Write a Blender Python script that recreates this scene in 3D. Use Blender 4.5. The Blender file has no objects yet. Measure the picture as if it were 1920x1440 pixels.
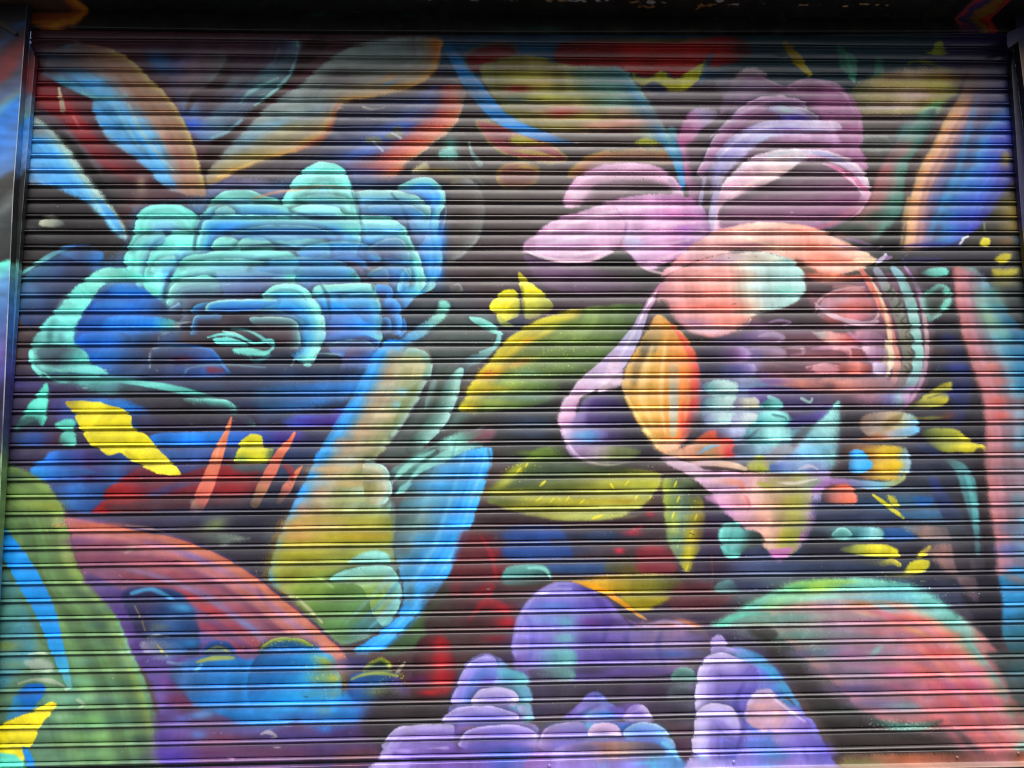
import bpy, math, random
import numpy as np
from mathutils import Matrix, Vector

random.seed(7)
rng = np.random.default_rng(11)
SC = bpy.context.scene
COL = SC.collection
ZOFF = 1.76            # the drawing's zero line stands this high above the pavement

# ------------------------------------------------------------------ camera
YAW, PITCH, ROLL, CDIST, CZ, CF = 0.03009, 0.13338, -0.00888, 3.38936, -0.50111, 1392.72518
fw = Vector((math.sin(YAW)*math.cos(PITCH), math.cos(YAW)*math.cos(PITCH), math.sin(PITCH)))
rt = Vector((math.cos(YAW), -math.sin(YAW), 0.0))
up = rt.cross(fw)
cr, sr = math.cos(ROLL), math.sin(ROLL)
rt, up = cr*rt + sr*up, cr*up - sr*rt
cam_data = bpy.data.cameras.new("camera")
cam = bpy.data.objects.new("camera", cam_data)
COL.objects.link(cam)
cam_data.sensor_width = 36.0
cam_data.lens = 36.0*CF/1920.0
cam_data.clip_end = 500.0
cam_data.clip_start = 0.05
cam.matrix_world = Matrix(((rt.x, up.x, -fw.x, 0.0), (rt.y, up.y, -fw.y, -CDIST),
                           (rt.z, up.z, -fw.z, CZ + ZOFF), (0, 0, 0, 1)))
SC.camera = cam

# ------------------------------------------------------------------ world, sun, exposure
SUN_EL, SUN_AZ = math.radians(60), math.radians(12)   # overcast: the bright part of the cloud, high in front
world = bpy.data.worlds.new("World")
SC.world = world
world.use_nodes = True
wn, wl = world.node_tree.nodes, world.node_tree.links
wn.clear()
wout = wn.new("ShaderNodeOutputWorld")
wbg = wn.new("ShaderNodeBackground")
sky = wn.new("ShaderNodeTexSky")
sky.sky_type = 'NISHITA'
sky.sun_disc = False
sky.sun_elevation = SUN_EL
sky.sun_rotation = math.pi - SUN_AZ
sky.air_density = 0.3
sky.dust_density = 6.0
sky.ozone_density = 0.2
wbg.inputs["Strength"].default_value = 0.06
wl.new(sky.outputs[0], wbg.inputs[0])
wl.new(wbg.outputs[0], wout.inputs[0])

sun_data = bpy.data.lights.new("sun", 'SUN')
sun_data.energy = 1.5
sun_data.angle = math.radians(60)
sun_data.color = (1.0, 0.985, 0.97)
sun = bpy.data.objects.new("sun", sun_data)
COL.objects.link(sun)
sd = Vector((math.sin(SUN_AZ)*math.cos(SUN_EL), -math.cos(SUN_AZ)*math.cos(SUN_EL), math.sin(SUN_EL)))
sun.rotation_euler = sd.to_track_quat('Z', 'Y').to_euler()
sun.location = sd*12

SC.view_settings.view_transform = 'Standard'
SC.view_settings.look = 'None'
SC.view_settings.gamma = 1.0
SC.view_settings.use_curve_mapping = False
SC.view_settings.exposure = 1.3
SC.render.engine = 'CYCLES'
SC.cycles.max_bounces = 5
SC.cycles.use_denoising = True

SC.cycles.pixel_filter_type = 'BLACKMAN_HARRIS'
SC.cycles.filter_width = 1.0

# ------------------------------------------------------------------ slat layout
PITCH_M = 0.075
ZPOLY = np.array([0.04351, 0.05193, -0.07929, -0.09385, 0.02919, 0.03282, -0.00013])
def zline(k):          # height of the thin joint above bead k
    k = np.asarray(k, float)
    kc = np.clip(k, -22, 23)
    return k*PITCH_M + np.polyval(ZPOLY, kc/22.0)

# ------------------------------------------------------------------ the mural
# The painting is laid out on a 1920 x 1440 drawing sheet and transferred to the shutter plane (x, z in metres)
# by one fixed matrix, then stored as pigment per vertex.
_f = np.array(fw[:]); _r = np.array(rt[:]); _u = np.array(up[:])
SHEET = np.array([[960*_f[0]+CF*_r[0], 960*_f[2]+CF*_r[2], 0],
                  [720*_f[0]-CF*_u[0], 720*_f[2]-CF*_u[2], 0],
                  [_f[0], _f[2], 0]])
SHEET[:, 2] = (CDIST*np.array([960*_f[1]+CF*_r[1], 720*_f[1]-CF*_u[1], _f[1]])
               - CZ*SHEET[:, 1])
def sheet(X, Z):       # metres on the shutter plane -> drawing-sheet units
    h = [SHEET[i, 0]*X + SHEET[i, 1]*Z + SHEET[i, 2] for i in range(3)]
    return h[0]/h[2], h[1]/h[2]
SINV = np.linalg.inv(SHEET)
def metres(x, y):
    h = [SINV[i, 0]*x + SINV[i, 1]*y + SINV[i, 2] for i in range(3)]
    return h[0]/h[2], h[1]/h[2]

RS = 1.0               # raster samples per drawing unit
RW, RH = 1920, 1440
def box_blur(a, r):
    for ax in (0, 1):
        pad = [(0, 0), (0, 0)]; pad[ax] = (r+1, r)
        c = np.cumsum(np.pad(a, pad, mode='edge'), axis=ax)
        n = a.shape[ax]
        a = (np.take(c, range(2*r+1, 2*r+1+n), axis=ax) - np.take(c, range(0, n), axis=ax))/(2*r+1)
    return a
def noise_field(r, seed, h=RH, w=RW):
    a = np.random.default_rng(seed).standard_normal((h, w)).astype(np.float32)
    if r > 0:
        for _ in range(2):
            a = box_blur(a, r)
        a /= a.std()
    return a.astype(np.float32)
N1, N2, N3 = noise_field(29, 1), noise_field(6, 2), noise_field(0, 3)
NH = noise_field(3, 4, RH, RW//8).repeat(8, axis=1)     # streaky along the slats
IMG = np.zeros((RH, RW, 3), np.float32)
YY, XX = np.mgrid[0:RH, 0:RW].astype(np.float32)
XX = (XX+0.5)/RS; YY = (YY+0.5)/RS
_X, _Z = metres(XX, YY)
_k = np.arange(-24, 26)
_zs = zline(_k)
_kk = np.interp(_Z.ravel(), _zs, _k).reshape(_Z.shape)
PHASE = (1 - (_kk - np.floor(_kk))).astype(np.float32)   # 0 at a joint, growing downwards to the next joint
# paint sprayed from the front misses the strip tucked in under the bead above
SHY = (4.2*np.clip(1-np.abs(PHASE-0.33)/0.11, 0, 1)**1.3).astype(np.float32)

_st = np.random.default_rng(77).standard_normal(4096).astype(np.float32)
for _r_ in (1, 1):
    _st = (np.roll(_st, 1)+2*_st+np.roll(_st, -1))/4
_st = np.cumsum(_st*0.35+np.roll(_st, 7)*0.2); _st = _st-np.convolve(_st, np.ones(41)/41, 'same'); STREAK = (_st/_st.std()).astype(np.float32)
def streak(d, seed, period=1.0):       # bristle and can-pass lines running parallel to an edge
    return np.interp((d*period+seed*97.0) % 4000.0, np.arange(4096), STREAK).astype(np.float32)
def rgb(c):
    if isinstance(c, str):
        return np.array([int(c[i:i+2], 16)/255 for i in (0, 2, 4)], np.float32)
    return np.asarray(c, np.float32)
def curve(p, closed=True, sub=6):
    p = np.asarray(p, float).reshape(-1, 2)
    n = len(p); out = []
    for i in range(n if closed else n-1):
        g = (lambda j: p[j % n]) if closed else (lambda j: p[min(max(j, 0), n-1)])
        a, b, c, d = g(i-1), g(i), g(i+1), g(i+2)
        for s in np.arange(sub)/sub:
            out.append(0.5*(2*b + (c-a)*s + (2*a-5*b+4*c-d)*s*s + (3*b-a-3*c+d)*s**3))
    if not closed:
        out.append(p[-1])
    return np.array(out)
def seg_dist(px, py, q, closed):
    best = np.full(px.shape, 1e12, np.float32); tt = np.zeros(px.shape, np.float32)
    n = len(q); m = n if closed else n-1
    ln = np.r_[0, np.cumsum(np.linalg.norm(np.diff(q, axis=0), axis=1))]
    tot = max(ln[-1], 1e-6)
    for i in range(m):
        ax, ay = q[i]; bx, by = q[(i+1) % n]
        dx, dy = bx-ax, by-ay; L2 = dx*dx+dy*dy
        if L2 < 1e-6:
            continue
        t = np.clip(((px-ax)*dx+(py-ay)*dy)/L2, 0, 1)
        d = (px-ax-t*dx)**2+(py-ay-t*dy)**2
        k = d < best
        best = np.where(k, d, best)
        if not closed:
            tt = np.where(k, (ln[i]+t*math.sqrt(L2))/tot, tt)
    return np.sqrt(best), tt
def inside(px, py, q):
    r = np.zeros(px.shape, bool); n = len(q)
    for i in range(n):
        ax, ay = q[i]; bx, by = q[(i+1) % n]
        if ay == by:
            continue
        c = (ay > py) != (by > py)
        r ^= c & (px < (bx-ax)*(py-ay)/(by-ay)+ax)
    return r
def upsample(a, st, h, w):
    yi = np.clip((np.arange(h)-(st-1)/2)/st, 0, a.shape[0]-1); xi = np.clip((np.arange(w)-(st-1)/2)/st, 0, a.shape[1]-1)
    y0 = np.minimum(yi.astype(int), max(a.shape[0]-2, 0)); x0 = np.minimum(xi.astype(int), max(a.shape[1]-2, 0))
    fy = (yi-y0)[:, None]; fx = (xi-x0)[None]
    y1 = np.minimum(y0+1, a.shape[0]-1); x1 = np.minimum(x0+1, a.shape[1]-1)
    return (a[y0][:, x0]*(1-fy)*(1-fx)+a[y0][:, x1]*(1-fy)*fx+a[y1][:, x0]*fy*(1-fx)+a[y1][:, x1]*fy*fx)
def window(q, m):
    x0 = max(int((q[:, 0].min()-m)*RS), 0); x1 = min(int((q[:, 0].max()+m)*RS)+2, RW)
    y0 = max(int((q[:, 1].min()-m)*RS), 0); y1 = min(int((q[:, 1].max()+m)*RS)+2, RH)
    return (slice(y0, y1), slice(x0, x1)) if x1 > x0 and y1 > y0 else None
def stops(t, st):
    ts = st[0::2]; cs = np.array([rgb(c) for c in st[1::2]])
    return np.stack([np.interp(t, ts, cs[:, i]) for i in range(3)], -1).astype(np.float32)
def Lg(x0, y0, x1, y1, *st):  return ('L', x0, y0, x1, y1, st)      # colour along a line
def Eg(pts, *st):             return ('E', pts, st)                 # colour by distance from an edge curve
def Dg(*st):                  return ('D', st)                      # colour by depth inside the outline
def laydown(w, m, c):
    IMG[w] += (c-IMG[w])*m[..., None]
def F(pts, col, soft=1.2, op=1.0, e=1.0, wob=1.0, sub=6):           # filled shape
    if soft >= 2:
        soft = soft*1.7
    q = curve(pts, True, sub)
    w = window(q, soft+4)
    if w is None:
        return
    h, wd = IMG[w].shape[:2]
    st = 2 if max(h, wd) < 170 else 3
    px, py = XX[w][st//2::st, st//2::st], YY[w][st//2::st, st//2::st]
    if px.size == 0:
        px, py, st = XX[w], YY[w], 1
    d, _ = seg_dist(px, py, q, True)
    sd_ = upsample(np.where(inside(px, py, q), d, -d), st, h, wd)
    s2 = sd_ - SHY[w]*e + N2[w]*0.7*wob + N3[w]*(0.25*soft)
    m = np.clip(s2/max(soft, .7)+0.5, 0, 1)*op
    jit = N1[w]*0.045 + NH[w]*0.02
    if isinstance(col, tuple) and col[0] == 'L':
        _, x0, y0, x1, y1, s = col
        L2 = (x1-x0)**2+(y1-y0)**2
        tp = ((XX[w]-x0)*(x1-x0)+(YY[w]-y0)*(y1-y0))/L2
        c = stops(tp + jit, s)*(1+0.045*streak(tp*math.sqrt(L2)+N1[w]*2.5, x0+y1, .55))[..., None]
    elif isinstance(col, tuple) and col[0] == 'E':
        de, _ = seg_dist(px, py, curve(col[1], False, sub), False)
        de = upsample(de, st, h, wd)
        c = stops(de*(1+jit*2.2)+N2[w]*0.8, col[2])*(1+0.07*streak(de+N1[w]*1.6, q[0, 0]+q[0, 1], .6))[..., None]
    elif isinstance(col, tuple) and col[0] == 'D':
        c = stops(np.maximum(sd_, 0)*(1+jit*2.2), col[1])
    else:
        c = rgb(col)
    laydown(w, m, c)
def T(pts, wid, cols, soft=1.5, op=1.0, e=0.5, fade=0.0):           # stroke with a varying width
    q = curve(pts, False, 6)
    wid = np.atleast_1d(np.asarray(wid, float)); cols = [cols] if isinstance(cols, str) else cols
    w = window(q, wid.max()/2+soft+2)
    if w is None:
        return
    d, t = seg_dist(XX[w], YY[w], q, False)
    hw = np.interp(t, np.linspace(0, 1, len(wid)), wid)/2
    m = np.clip((hw-d-SHY[w]*e*0.5+N2[w]*0.4)/max(soft, .7)+0.5, 0, 1)*op
    if fade:
        m = m*np.clip((1-t)/fade, 0, 1)*np.clip(t/fade, 0, 1)
    c = stops(t, sum(([i/(max(len(cols)-1, 1)), cc] for i, cc in enumerate(cols)), []))
    laydown(w, m, c)
def A(x, y, rx, ry, ang, c, op=0.8):                                # airbrush puff
    w = window(np.array([[x, y]]), 2.6*max(rx, ry))
    if w is None:
        return
    ca, sa = math.cos(math.radians(ang)), math.sin(math.radians(ang))
    u = ((XX[w]-x)*ca+(YY[w]-y)*sa)/rx; v = (-(XX[w]-x)*sa+(YY[w]-y)*ca)/ry
    laydown(w, np.minimum(np.exp(-(u*u+v*v)*0.95)*op*1.18, 0.97), rgb(c))
def SP(x, y, rx, ry, n, c, smin=0.7, smax=1.6, op=0.8):             # paint flecks
    r = np.random.default_rng(int(x*7+y*13+n))
    for _ in range(n):
        a, b = x+r.normal()*rx*.5, y+r.normal()*ry*.5
        i, j = int(b*RS), int(a*RS)
        if 1 <= i < RH-2 and 1 <= j < RW-2:
            s = r.random()
            IMG[i, j] += (rgb(c)-IMG[i, j])*op
            if s > .6:
                IMG[i, j+1] += (rgb(c)-IMG[i, j+1])*op*.8
            if s > .8:
                IMG[i+1, j] += (rgb(c)-IMG[i+1, j])*op*.6
def PT(edge, inner, *st, soft=1.3, op=1.0, halo=0.42):                         # petal: light rim along `edge`, fading inwards
    if halo:
        T(edge, 13, '20293c', 11, halo, e=0)
    F(list(edge)+list(inner), Eg(edge, *st), soft, op)
    if halo:
        q = curve(edge, False, 4)[2:-2]; n = max(len(q)//4, 1)
        T(q[::n].ravel() if len(q) > 8 else edge, [.8, 2.6, 3.0, 2.2, .8], ''.join('%02x' % int(255*min(1, v*.72+.28)) for v in rgb(st[1])), 1.6, .42, e=.6)

K, BK, BRN, SL = '262325', '2c2a2b', '3a3031', '2c2f3c'
TQ, TQ2, TQD = '6ce0d6', '90e2da', '48a6a4'
SB, BL, DB, NV = '3f93e0', '1f6fd0', '17408f', '172246'
RIM = (0, TQ, 13, '5fd3c4', 26, '62a4d8', 48, '4677b8', 80, '3a4a70', 120, '2d3042')
RIMB = (0, '79d8d0', 7, '5fb8dc', 20, '3f86dc', 45, '3560ae', 75, '343e62', 110, '2b2c3c')
RIMD = (0, '58c2b4', 5, '4e8fb4', 16, '3d5f9a', 40, '33405f', 70, '2a2a38')

# ---- grounds
IMG[:] = rgb(BRN)
F([0,60,620,60,560,200,400,340,240,420,40,330], '3a2128', 30, e=0)
F([830,180,1300,180,1300,420,1000,560,840,560,790,360], '383332', 30, e=0)
F([820,70,1500,70,1420,130,1200,180,900,160], '16324e', 20, e=0)
F([1400,60,1920,60,1920,150,1800,170,1500,210,1380,160], '142a33', 25, e=0)
F([1780,60,1920,60,1920,300,1840,320,1790,200], '1a1440', 25, e=0)
F([20,340,260,340,260,480,60,520,20,480], '201f1f', 20, e=0)
F([560,420,900,340,1000,520,900,620,760,620,700,520], '2b2524', 25, e=0)
F([840,480,1300,470,1250,600,1000,640,860,640], '332a31', 22, e=0)
F([1150,170,1340,170,1320,360,1260,350,1220,240], '3d363b', 18, e=0)
F([1540,430,1920,380,1920,620,1760,600,1680,540,1580,500], '262726', 20, e=0)
F([1680,480,1870,480,1880,1200,1740,1000,1700,760], '1c1b22', 20, e=0)
F([830,750,1080,740,1100,850,930,860,860,900], '262624', 20, e=0)
F([880,950,1460,940,1480,1130,1300,1180,1000,1100,860,1100], '30262a', 22, e=0)
F([1300,960,1860,950,1900,1130,1700,1140,1480,1110,1360,1120], '23273a', 22, e=0)
for a in [(1480,1000,50,20,0,'2f4250',.7),(1420,1060,50,20,0,'333f64',.7),(1550,940,50,24,0,'38465c',.6),(1460,1090,60,16,0,'3c4c54',.6),(1700,1070,50,16,0,'2c3658',.6),(1830,1000,20,40,0,'3c4450',.6),(1380,1110,50,14,0,'3f4a4c',.6)]: A(*a)
F([760,1050,1000,1050,980,1250,900,1340,780,1360,720,1250], '352628', 22, e=0)
F([0,700,520,720,560,960,420,1060,100,1000,0,900], '2a2538', 22, e=0)
F([420,940,560,940,520,1080,430,1060,330,1000], '25222b', 18, e=0)
F([980,1150,1480,1170,1450,1300,1000,1330], '30283c', 25, e=0)

IMG *= 1.3
# ---- top left foliage
T([70,110,100,190,150,245,185,285,235,318,300,352], [40,44,40,34,34,20], ['4a1a22','6e1c24','7c1f26','701f27','4e222a','3a2128'], 8)
A(110,195,50,16,10,'9a2026',.6); A(150,235,40,14,50,'a0242c',.5); A(210,310,50,12,30,'7c2028',.6)
T([58,215,110,238,150,280,190,320], [26,26,22,14], '5b555e', 10, .8)
T([60,245,100,250,130,270,175,325,215,385], [6,18,20,16,10], '191718', 8, .9)
F([285,98,340,78,450,72,560,80,558,110,545,145,515,175,480,200,455,230,430,250,400,264,375,266,365,240,350,215,330,180,300,135],
  Eg([560,80,558,110,545,145,515,175,480,200,455,230,430,250,400,262], 0,'7fb0b0',4,'5c8492',14,'4b5876',40,'4d4253',90,'452f3c'), 5)
A(305,125,22,14,20,'2a5a90',.8); A(335,160,30,20,40,'6c6a86',.6); A(360,205,26,18,50,'5c86b8',.7); A(385,240,30,14,-20,'6a86d0',.6); A(365,232,14,9,0,'3a68d8',.7)
T([432,118,415,150,392,170,362,185], [10,14,14,6], '392a2c', 8, .9)
T([428,122,414,140,392,158,360,165], [14,18,10,4], '6f9a98', 8, .55)
T([488,165,470,180,455,205,430,222], [4,7,7,4], '7ed2cc', 3, .9)
T([540,120,520,160,480,190], [3,5,3], '86c6c6', 3, .7)
T([525,95,515,120,490,140], [3,6,3], '4e86a0', 4, .6)
A(420,215,24,12,-30,'7fa6c0',.6); A(400,252,24,10,-30,'7db8d0',.7); A(440,160,28,14,-30,'6e8c96',.55); A(400,110,40,14,0,'5a4050',.5)
T([598,85,560,125,520,165,470,210,430,255,395,300,380,335], [34,32,30,28,28,26,16], '33211f', 7)
F([322,128,345,112,390,102,428,108,430,132,408,156,380,178,358,205,346,190,335,160], Lg(330,120,420,170,0,'4a4a78',.3,'6c5c6a',.7,'6a6468',1,'5c7f80'), 6, .9)
F([376,262,366,244,388,226,420,200,452,172,490,142,530,112,556,92,560,112,546,145,516,175,482,200,456,230,428,252,400,264], Lg(380,250,550,110,0,'5c78b8',.2,'62809c',.45,'556480',.7,'4f7c88',1,'46586c'), 5, .9)
T([436,112,420,150,396,172,366,186,352,215], [12,22,20,14,6], '3c2d30', 7, .85)
T([558,96,556,115,543,146,514,176,480,200], [3,5,6,6,4], ['4c6c80','6aa0a8','84c8c8','8cd4cc','74b4b8'], 2.5, .9); T([452,196,470,176,500,160,522,150], [3,8,8,4], '8ad2cc', 4, .7); T([400,262,428,250,455,228], [6,8,5], '80bcd0', 4, .7)
A(345,225,20,14,40,'4868c4',.6); A(362,240,14,12,0,'3c66d8',.7); A(302,118,24,16,30,'2c5c9c',.7)
# leaf with the yellow rim
eA = [215,98,245,113,270,136,290,156,312,176,328,197,346,226,359,255,369,285,377,312,387,346]
F(eA+[387,372,330,362,300,344,280,322,250,298,220,276,204,262,190,240,180,218,174,190,140,170,110,153,86,138,100,104,130,86,170,86],
  Eg(eA, 0,'d8cc84',5,'bfa76c',12,'9c7d62',34,'97755f',56,'8b8a90',74,'5f9fd4',96,'4f9fe2',130,'6a86a4',180,'5a5360'), 2.5)
T([88,140,140,165,185,185], [10,16,10], '5aa9d8', 5, .9); T([160,178,185,188,240,184], [4,8,4], '86c8b8', 5, .7)
T([190,215,225,260,270,300,330,350], [10,16,16,8], '55a0ea', 7, .8)
T([245,200,260,235,290,280,330,325], [5,8,8,4], '9cb9b4', 5, .6); T([215,195,235,230,262,275], [6,8,5], '84c0d8', 6, .5)
T([275,200,300,240,330,290], [8,12,8], 'a98060', 8, .6); T([315,255,335,290,352,330], [5,8,5], 'a06870', 6, .6)
A(112,112,50,22,15,'3a2a30',.85); A(150,98,40,12,10,'4a3a34',.6); A(95,140,20,12,20,'42303c',.6)
A(150,120,50,16,10,'6d5548',.7); A(110,112,36,9,10,'3e5878',.6)
# blue leaf at the rail
eB = [60,222,95,240,122,268,140,295,160,322,185,355,205,380,226,408,243,440]
F(eB+[240,452,215,436,195,410,172,388,140,370,100,352,48,338,50,250],
  Eg(eB, 0,'a8cdb8',8,'9dc8c0',18,'6ab2e0',34,'4a9ae6',70,'5790d0',110,'7d90ac'), 4)
A(75,248,24,12,20,'727c80',.8); A(80,300,34,12,10,'4f9fe8',.6); A(110,335,30,12,20,'4f9cec',.7)
T([190,380,215,410,235,440], [10,14,5], '3c8ff0', 4, .7); A(185,395,12,10,40,'8cd0d8',.6)
F([40,362,100,366,150,380,180,400,205,440,200,458,150,470,90,470,40,465], '1f1e1e', 6)
F([78,425,84,412,98,408,112,412,126,424,100,428], Lg(80,410,124,426,0,'b8c0a4',1,'4a5454'), 2)
A(62,430,20,8,20,'494c50',.6); A(90,445,26,6,10,'3c4246',.6)
T([114,168,117,185,122,210], [6,9,11], ['d8d8b0','c4c098','a89a88'], 3, .9)
T([140,220,155,245], [3,6], 'c08c80', 4, .5)
A(268,352,10,16,0,'c8bca0',.8); A(262,382,12,14,0,'8c7c74',.6); A(240,400,14,20,0,'5c3438',.5)
F([225,345,300,350,330,370,290,400,250,420,235,380], '4c3238', 12, .6)

# ---- big ochre leaf and the salmon one
eD = [824,78,826,100,821,130,800,152,760,172,700,185,645,197,632,222,612,254,580,276,540,291,500,302,440,327,400,352]
F(eD+[388,338,405,310,430,280,460,250,490,215,520,190,560,165,600,130,650,95,740,74],
  Eg(eD, 0,'c79a48',6,'a98c54',16,'8a7f66',42,'86908a',80,'859890',130,'7c92a0'), 3)
A(560,215,60,14,-30,'85a39c',.6); A(470,260,40,14,-35,'7fb0cc',.7); A(540,250,44,16,-20,'a8a070',.6); A(470,300,50,14,-15,'a39c62',.7)
A(600,210,40,12,-20,'6f8aa8',.5); A(700,130,60,12,-15,'6c7c70',.5); A(730,150,14,6,-20,'b8803c',.6); A(730,160,14,5,-20,'5a86b4',.6)
A(816,95,10,22,0,'b06024',.6); A(700,105,80,10,-5,'5f7a74',.5); A(520,235,26,10,-20,'5e93bd',.5)
T([636,200,626,235,606,262,560,282], [10,14,12,6], 'a8604e', 6, .6)
T([410,335,450,318,500,298], [3,5,3], 'd2b468', 2.5, .8)
eE = [872,168,868,200,860,225,842,250,820,266,790,291,760,311,735,341,700,364]
F([640,208,700,193,770,180,820,164]+eE+[640,374,560,366,470,345,450,330,540,298,600,276,626,245],
  Eg(eE, 0,'d8c8a4',4,'e39a74',14,'e88468',34,'c4625c',50,'70506c',72,'42548e',98,'3d4464',135,'46424c',220,'4a444a'), 2.5)
A(760,238,24,8,-10,'3a6ad8',.6); A(730,256,30,9,-10,'3b62c0',.6); A(690,285,40,9,-10,'3d62b8',.6); A(660,335,60,12,-10,'4a6ab4',.6); A(620,360,60,10,0,'5672a8',.5)
T([682,204,700,208,722,205], [2,5,2], 'c9c9b4', 2, .8)
F([740,245,752,240,755,262,720,262], '6d7350', 3, .8); F([690,262,715,262,716,276,690,272], '7a7d62', 3, .8)
T([735,252,752,262], [3,6], 'c0c8d8', 2, .7); T([700,268,718,285], [3,6], 'b0bcd0', 2, .7)
A(640,330,30,8,-10,'d89a80',.0)
F([390,352,430,340,480,338,540,350,600,356,640,372,560,380,470,372,400,372], Lg(400,360,640,360,0,'6a7ab4',.5,'8c7c8c',1,'cc8468'), 5, .8)
F([690,345,740,318,760,316,740,345,720,362,640,374], 'd87c54', 4, .8)
# little dabs right of it
A(846,283,12,20,0,'5fb79c',.8); F([822,292,842,278,858,290,860,300,830,302], '7fd2c0', 3, .85)
T([880,272,886,292,900,310], [5,9,12], '8ab4b0', 3, .85); T([880,310,890,330,905,350], [5,6,8], '869c9c', 4, .7)
F([775,330,780,318,796,308,806,315,800,330], Lg(780,310,800,332,0,'d8d0a0',1,'7c7864'), 3)
F([845,350,855,340,872,335,885,346,870,352], 'a8a078', 3); A(860,335,40,6,0,'8a7a30',.6); A(830,322,30,5,0,'9a8430',.6)
F([935,322,950,310,985,308,1010,318,1008,342,980,358,945,356,933,340], Dg(0,'a8963c',5,'9a6a4c',16,'7c4c40'), 3, .9)
F([893,228,930,234,980,248,1030,272,1062,300,1040,308,980,302,930,282,905,256], Dg(0,'a89e48',4,'9c5a58',14,'8e4a52',30,'5c3a3c'), 3)
F([960,258,985,258,1012,270,1022,276,980,276,960,274], 'b0b040', 4, .9)
T([960,285,1000,288,1040,298], [4,10,4], 'b4a44c', 4, .8); T([965,318,990,316,1010,325], [3,6,3], 'b8a048', 3, .7)
F([1062,332,1090,302,1130,286,1200,282,1262,286,1270,305,1200,318,1120,322,1085,335], Eg([1062,332,1090,302,1130,286,1200,282,1262,286], 0,'bcae4c',5,'c08c54',14,'9c6a4c',30,'5c4a44'), 3)
F([1190,272,1205,262,1228,258,1245,272,1220,278], 'b0b840', 3, .9)
SP(1150,290,120,10,60,'1c1a1a'); SP(830,238,70,8,50,'301c1c'); SP(960,290,90,10,40,'1c1a1a')

# ---- top centre leaf
T([842,95,868,135,893,172,918,202,948,228,990,248,1030,262,1070,272], [18,26,30,30,26,22,18,8], ['1f4f80','2f7cc8','3f90e2','2f86dc','3a8ae0','3484dc','2d6cb8','344a60'], 4)
F([872,110,905,88,960,86,972,110,960,138,920,142,885,140], Dg(0,'6c5c2c',8,'5c1820',30,'861318'), 6, .9)
F([1040,96,1090,78,1240,80,1380,74,1405,108,1340,128,1318,122,1292,140,1266,151,1243,137,1212,150,1180,140,1110,140,1052,134],
  Lg(1040,100,1400,100,0,'5a1518',.3,'8c1414',.6,'a01812',.9,'7a1214',1,'401a24'), 4)
eF = [900,132,940,112,1000,108,1060,124,1120,130,1165,133,1192,160,1217,195,1240,234,1262,275,1276,310,1283,345]
F(eF+[1274,350,1258,305,1232,270,1190,256,1140,251,1080,252,1010,246,960,222,925,185],
  Eg([1165,133,1192,160,1217,195,1240,234,1262,275,1276,310,1283,345], 0,'79b4a0',6,'5fa0b4',14,'4f90c8',26,'5f8c88',48,'7c8c6c',90,'848450',150,'888048',300,'7a7c48'), 3)
for a in [(985,150,40,12,0,'b0b050',.8),(1010,160,34,10,0,'c8b85c',.8),(1030,186,44,9,0,'c4c850',.9),(1075,190,40,10,0,'a8ac6c',.6),(1060,210,40,9,0,'c87868',.85),(1055,218,24,6,0,'c04c48',.8),
          (970,170,22,6,0,'a03c34',.8),(1130,165,40,12,0,'5c9484',.8),(1150,195,36,12,0,'78ac9a',.7),(1090,224,34,7,0,'c8bc60',.8),(1180,232,50,8,0,'c88074',.8),(1160,212,30,8,0,'b88878',.6),(1215,212,20,12,50,'74a8c0',.6),
          (1130,238,40,7,0,'c88c7c',.7),(1000,200,30,8,0,'7c7868',.7),(965,190,24,8,0,'4c6c70',.6),(960,235,40,8,20,'4a92e0',.8),(1160,248,60,6,0,'5c3040',.6)]: A(*a)
F([1062,138,1120,128,1140,131,1165,134,1180,155,1130,160,1080,150], '4f7a70', 6, .7)
F([1186,143,1213,150,1243,137,1267,151,1320,118,1318,140,1300,162,1275,174,1255,174,1235,160,1222,156,1205,164,1188,156], Lg(1190,140,1310,170,0,'8a8c2c',.4,'b8b830',1,'ccd032'), 2)
F([1210,168,1230,160,1250,176,1230,180], '1c2c50', 4, .8); T([1330,108,1320,135,1312,160], [10,12,6], '2b5a86', 5, .7)
T([985,82,1100,78,1270,80,1330,76], [4,8,10,4], ['1c4a60','20303a','4c5414','5c6418'], 5, .7)
T([1258,248,1268,290,1278,340,1275,372], [16,20,14,4], ['5aa0b0','4a96d0','2f84d8','3a90dc'], 4, .8)

# ---- top right
T([1470,86,1490,112,1515,142], [12,20,10], ['6e5a10','a08a18','c8b830'], 4, .9)
T([1570,92,1590,128,1598,158], [10,36,5], ['265c40','3f8860','64bc8c'], 4, .85); T([1584,108,1594,140], [4,8], '68b890', 5, .5)
T([1646,120,1643,150,1630,184], [14,20,26], ['2a6448','48a07c','4fd8a0'], 4, .9)
F([1732,103,1745,98,1752,84,1764,84,1766,96,1776,102,1757,107], '98aa2e', 2)
T([1700,122,1725,118,1760,128], [3,7,3], '7a8428', 3, .9)
F([1598,165,1650,142,1720,130,1808,134,1795,165,1775,190,1752,212,1700,217,1610,217,1590,192],
  Lg(1600,140,1780,200,0,'6c6e50',.3,'a08f70',.6,'ab9878',.85,'b4a050',1,'8c8450'), 5)
for a in [(1680,160,50,6,0,'b8a83c',.8),(1760,160,36,8,0,'c8c83c',.8),(1640,185,40,6,0,'b4a860',.7),(1715,182,30,7,0,'c8a89c',.8),(1780,180,24,6,-20,'a8b04c',.8),(1660,205,50,5,0,'ccb4bc',.6),(1690,212,70,4,0,'b8b070',.7),(1780,150,26,6,0,'ac7828',.7)]: A(*a)
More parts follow.
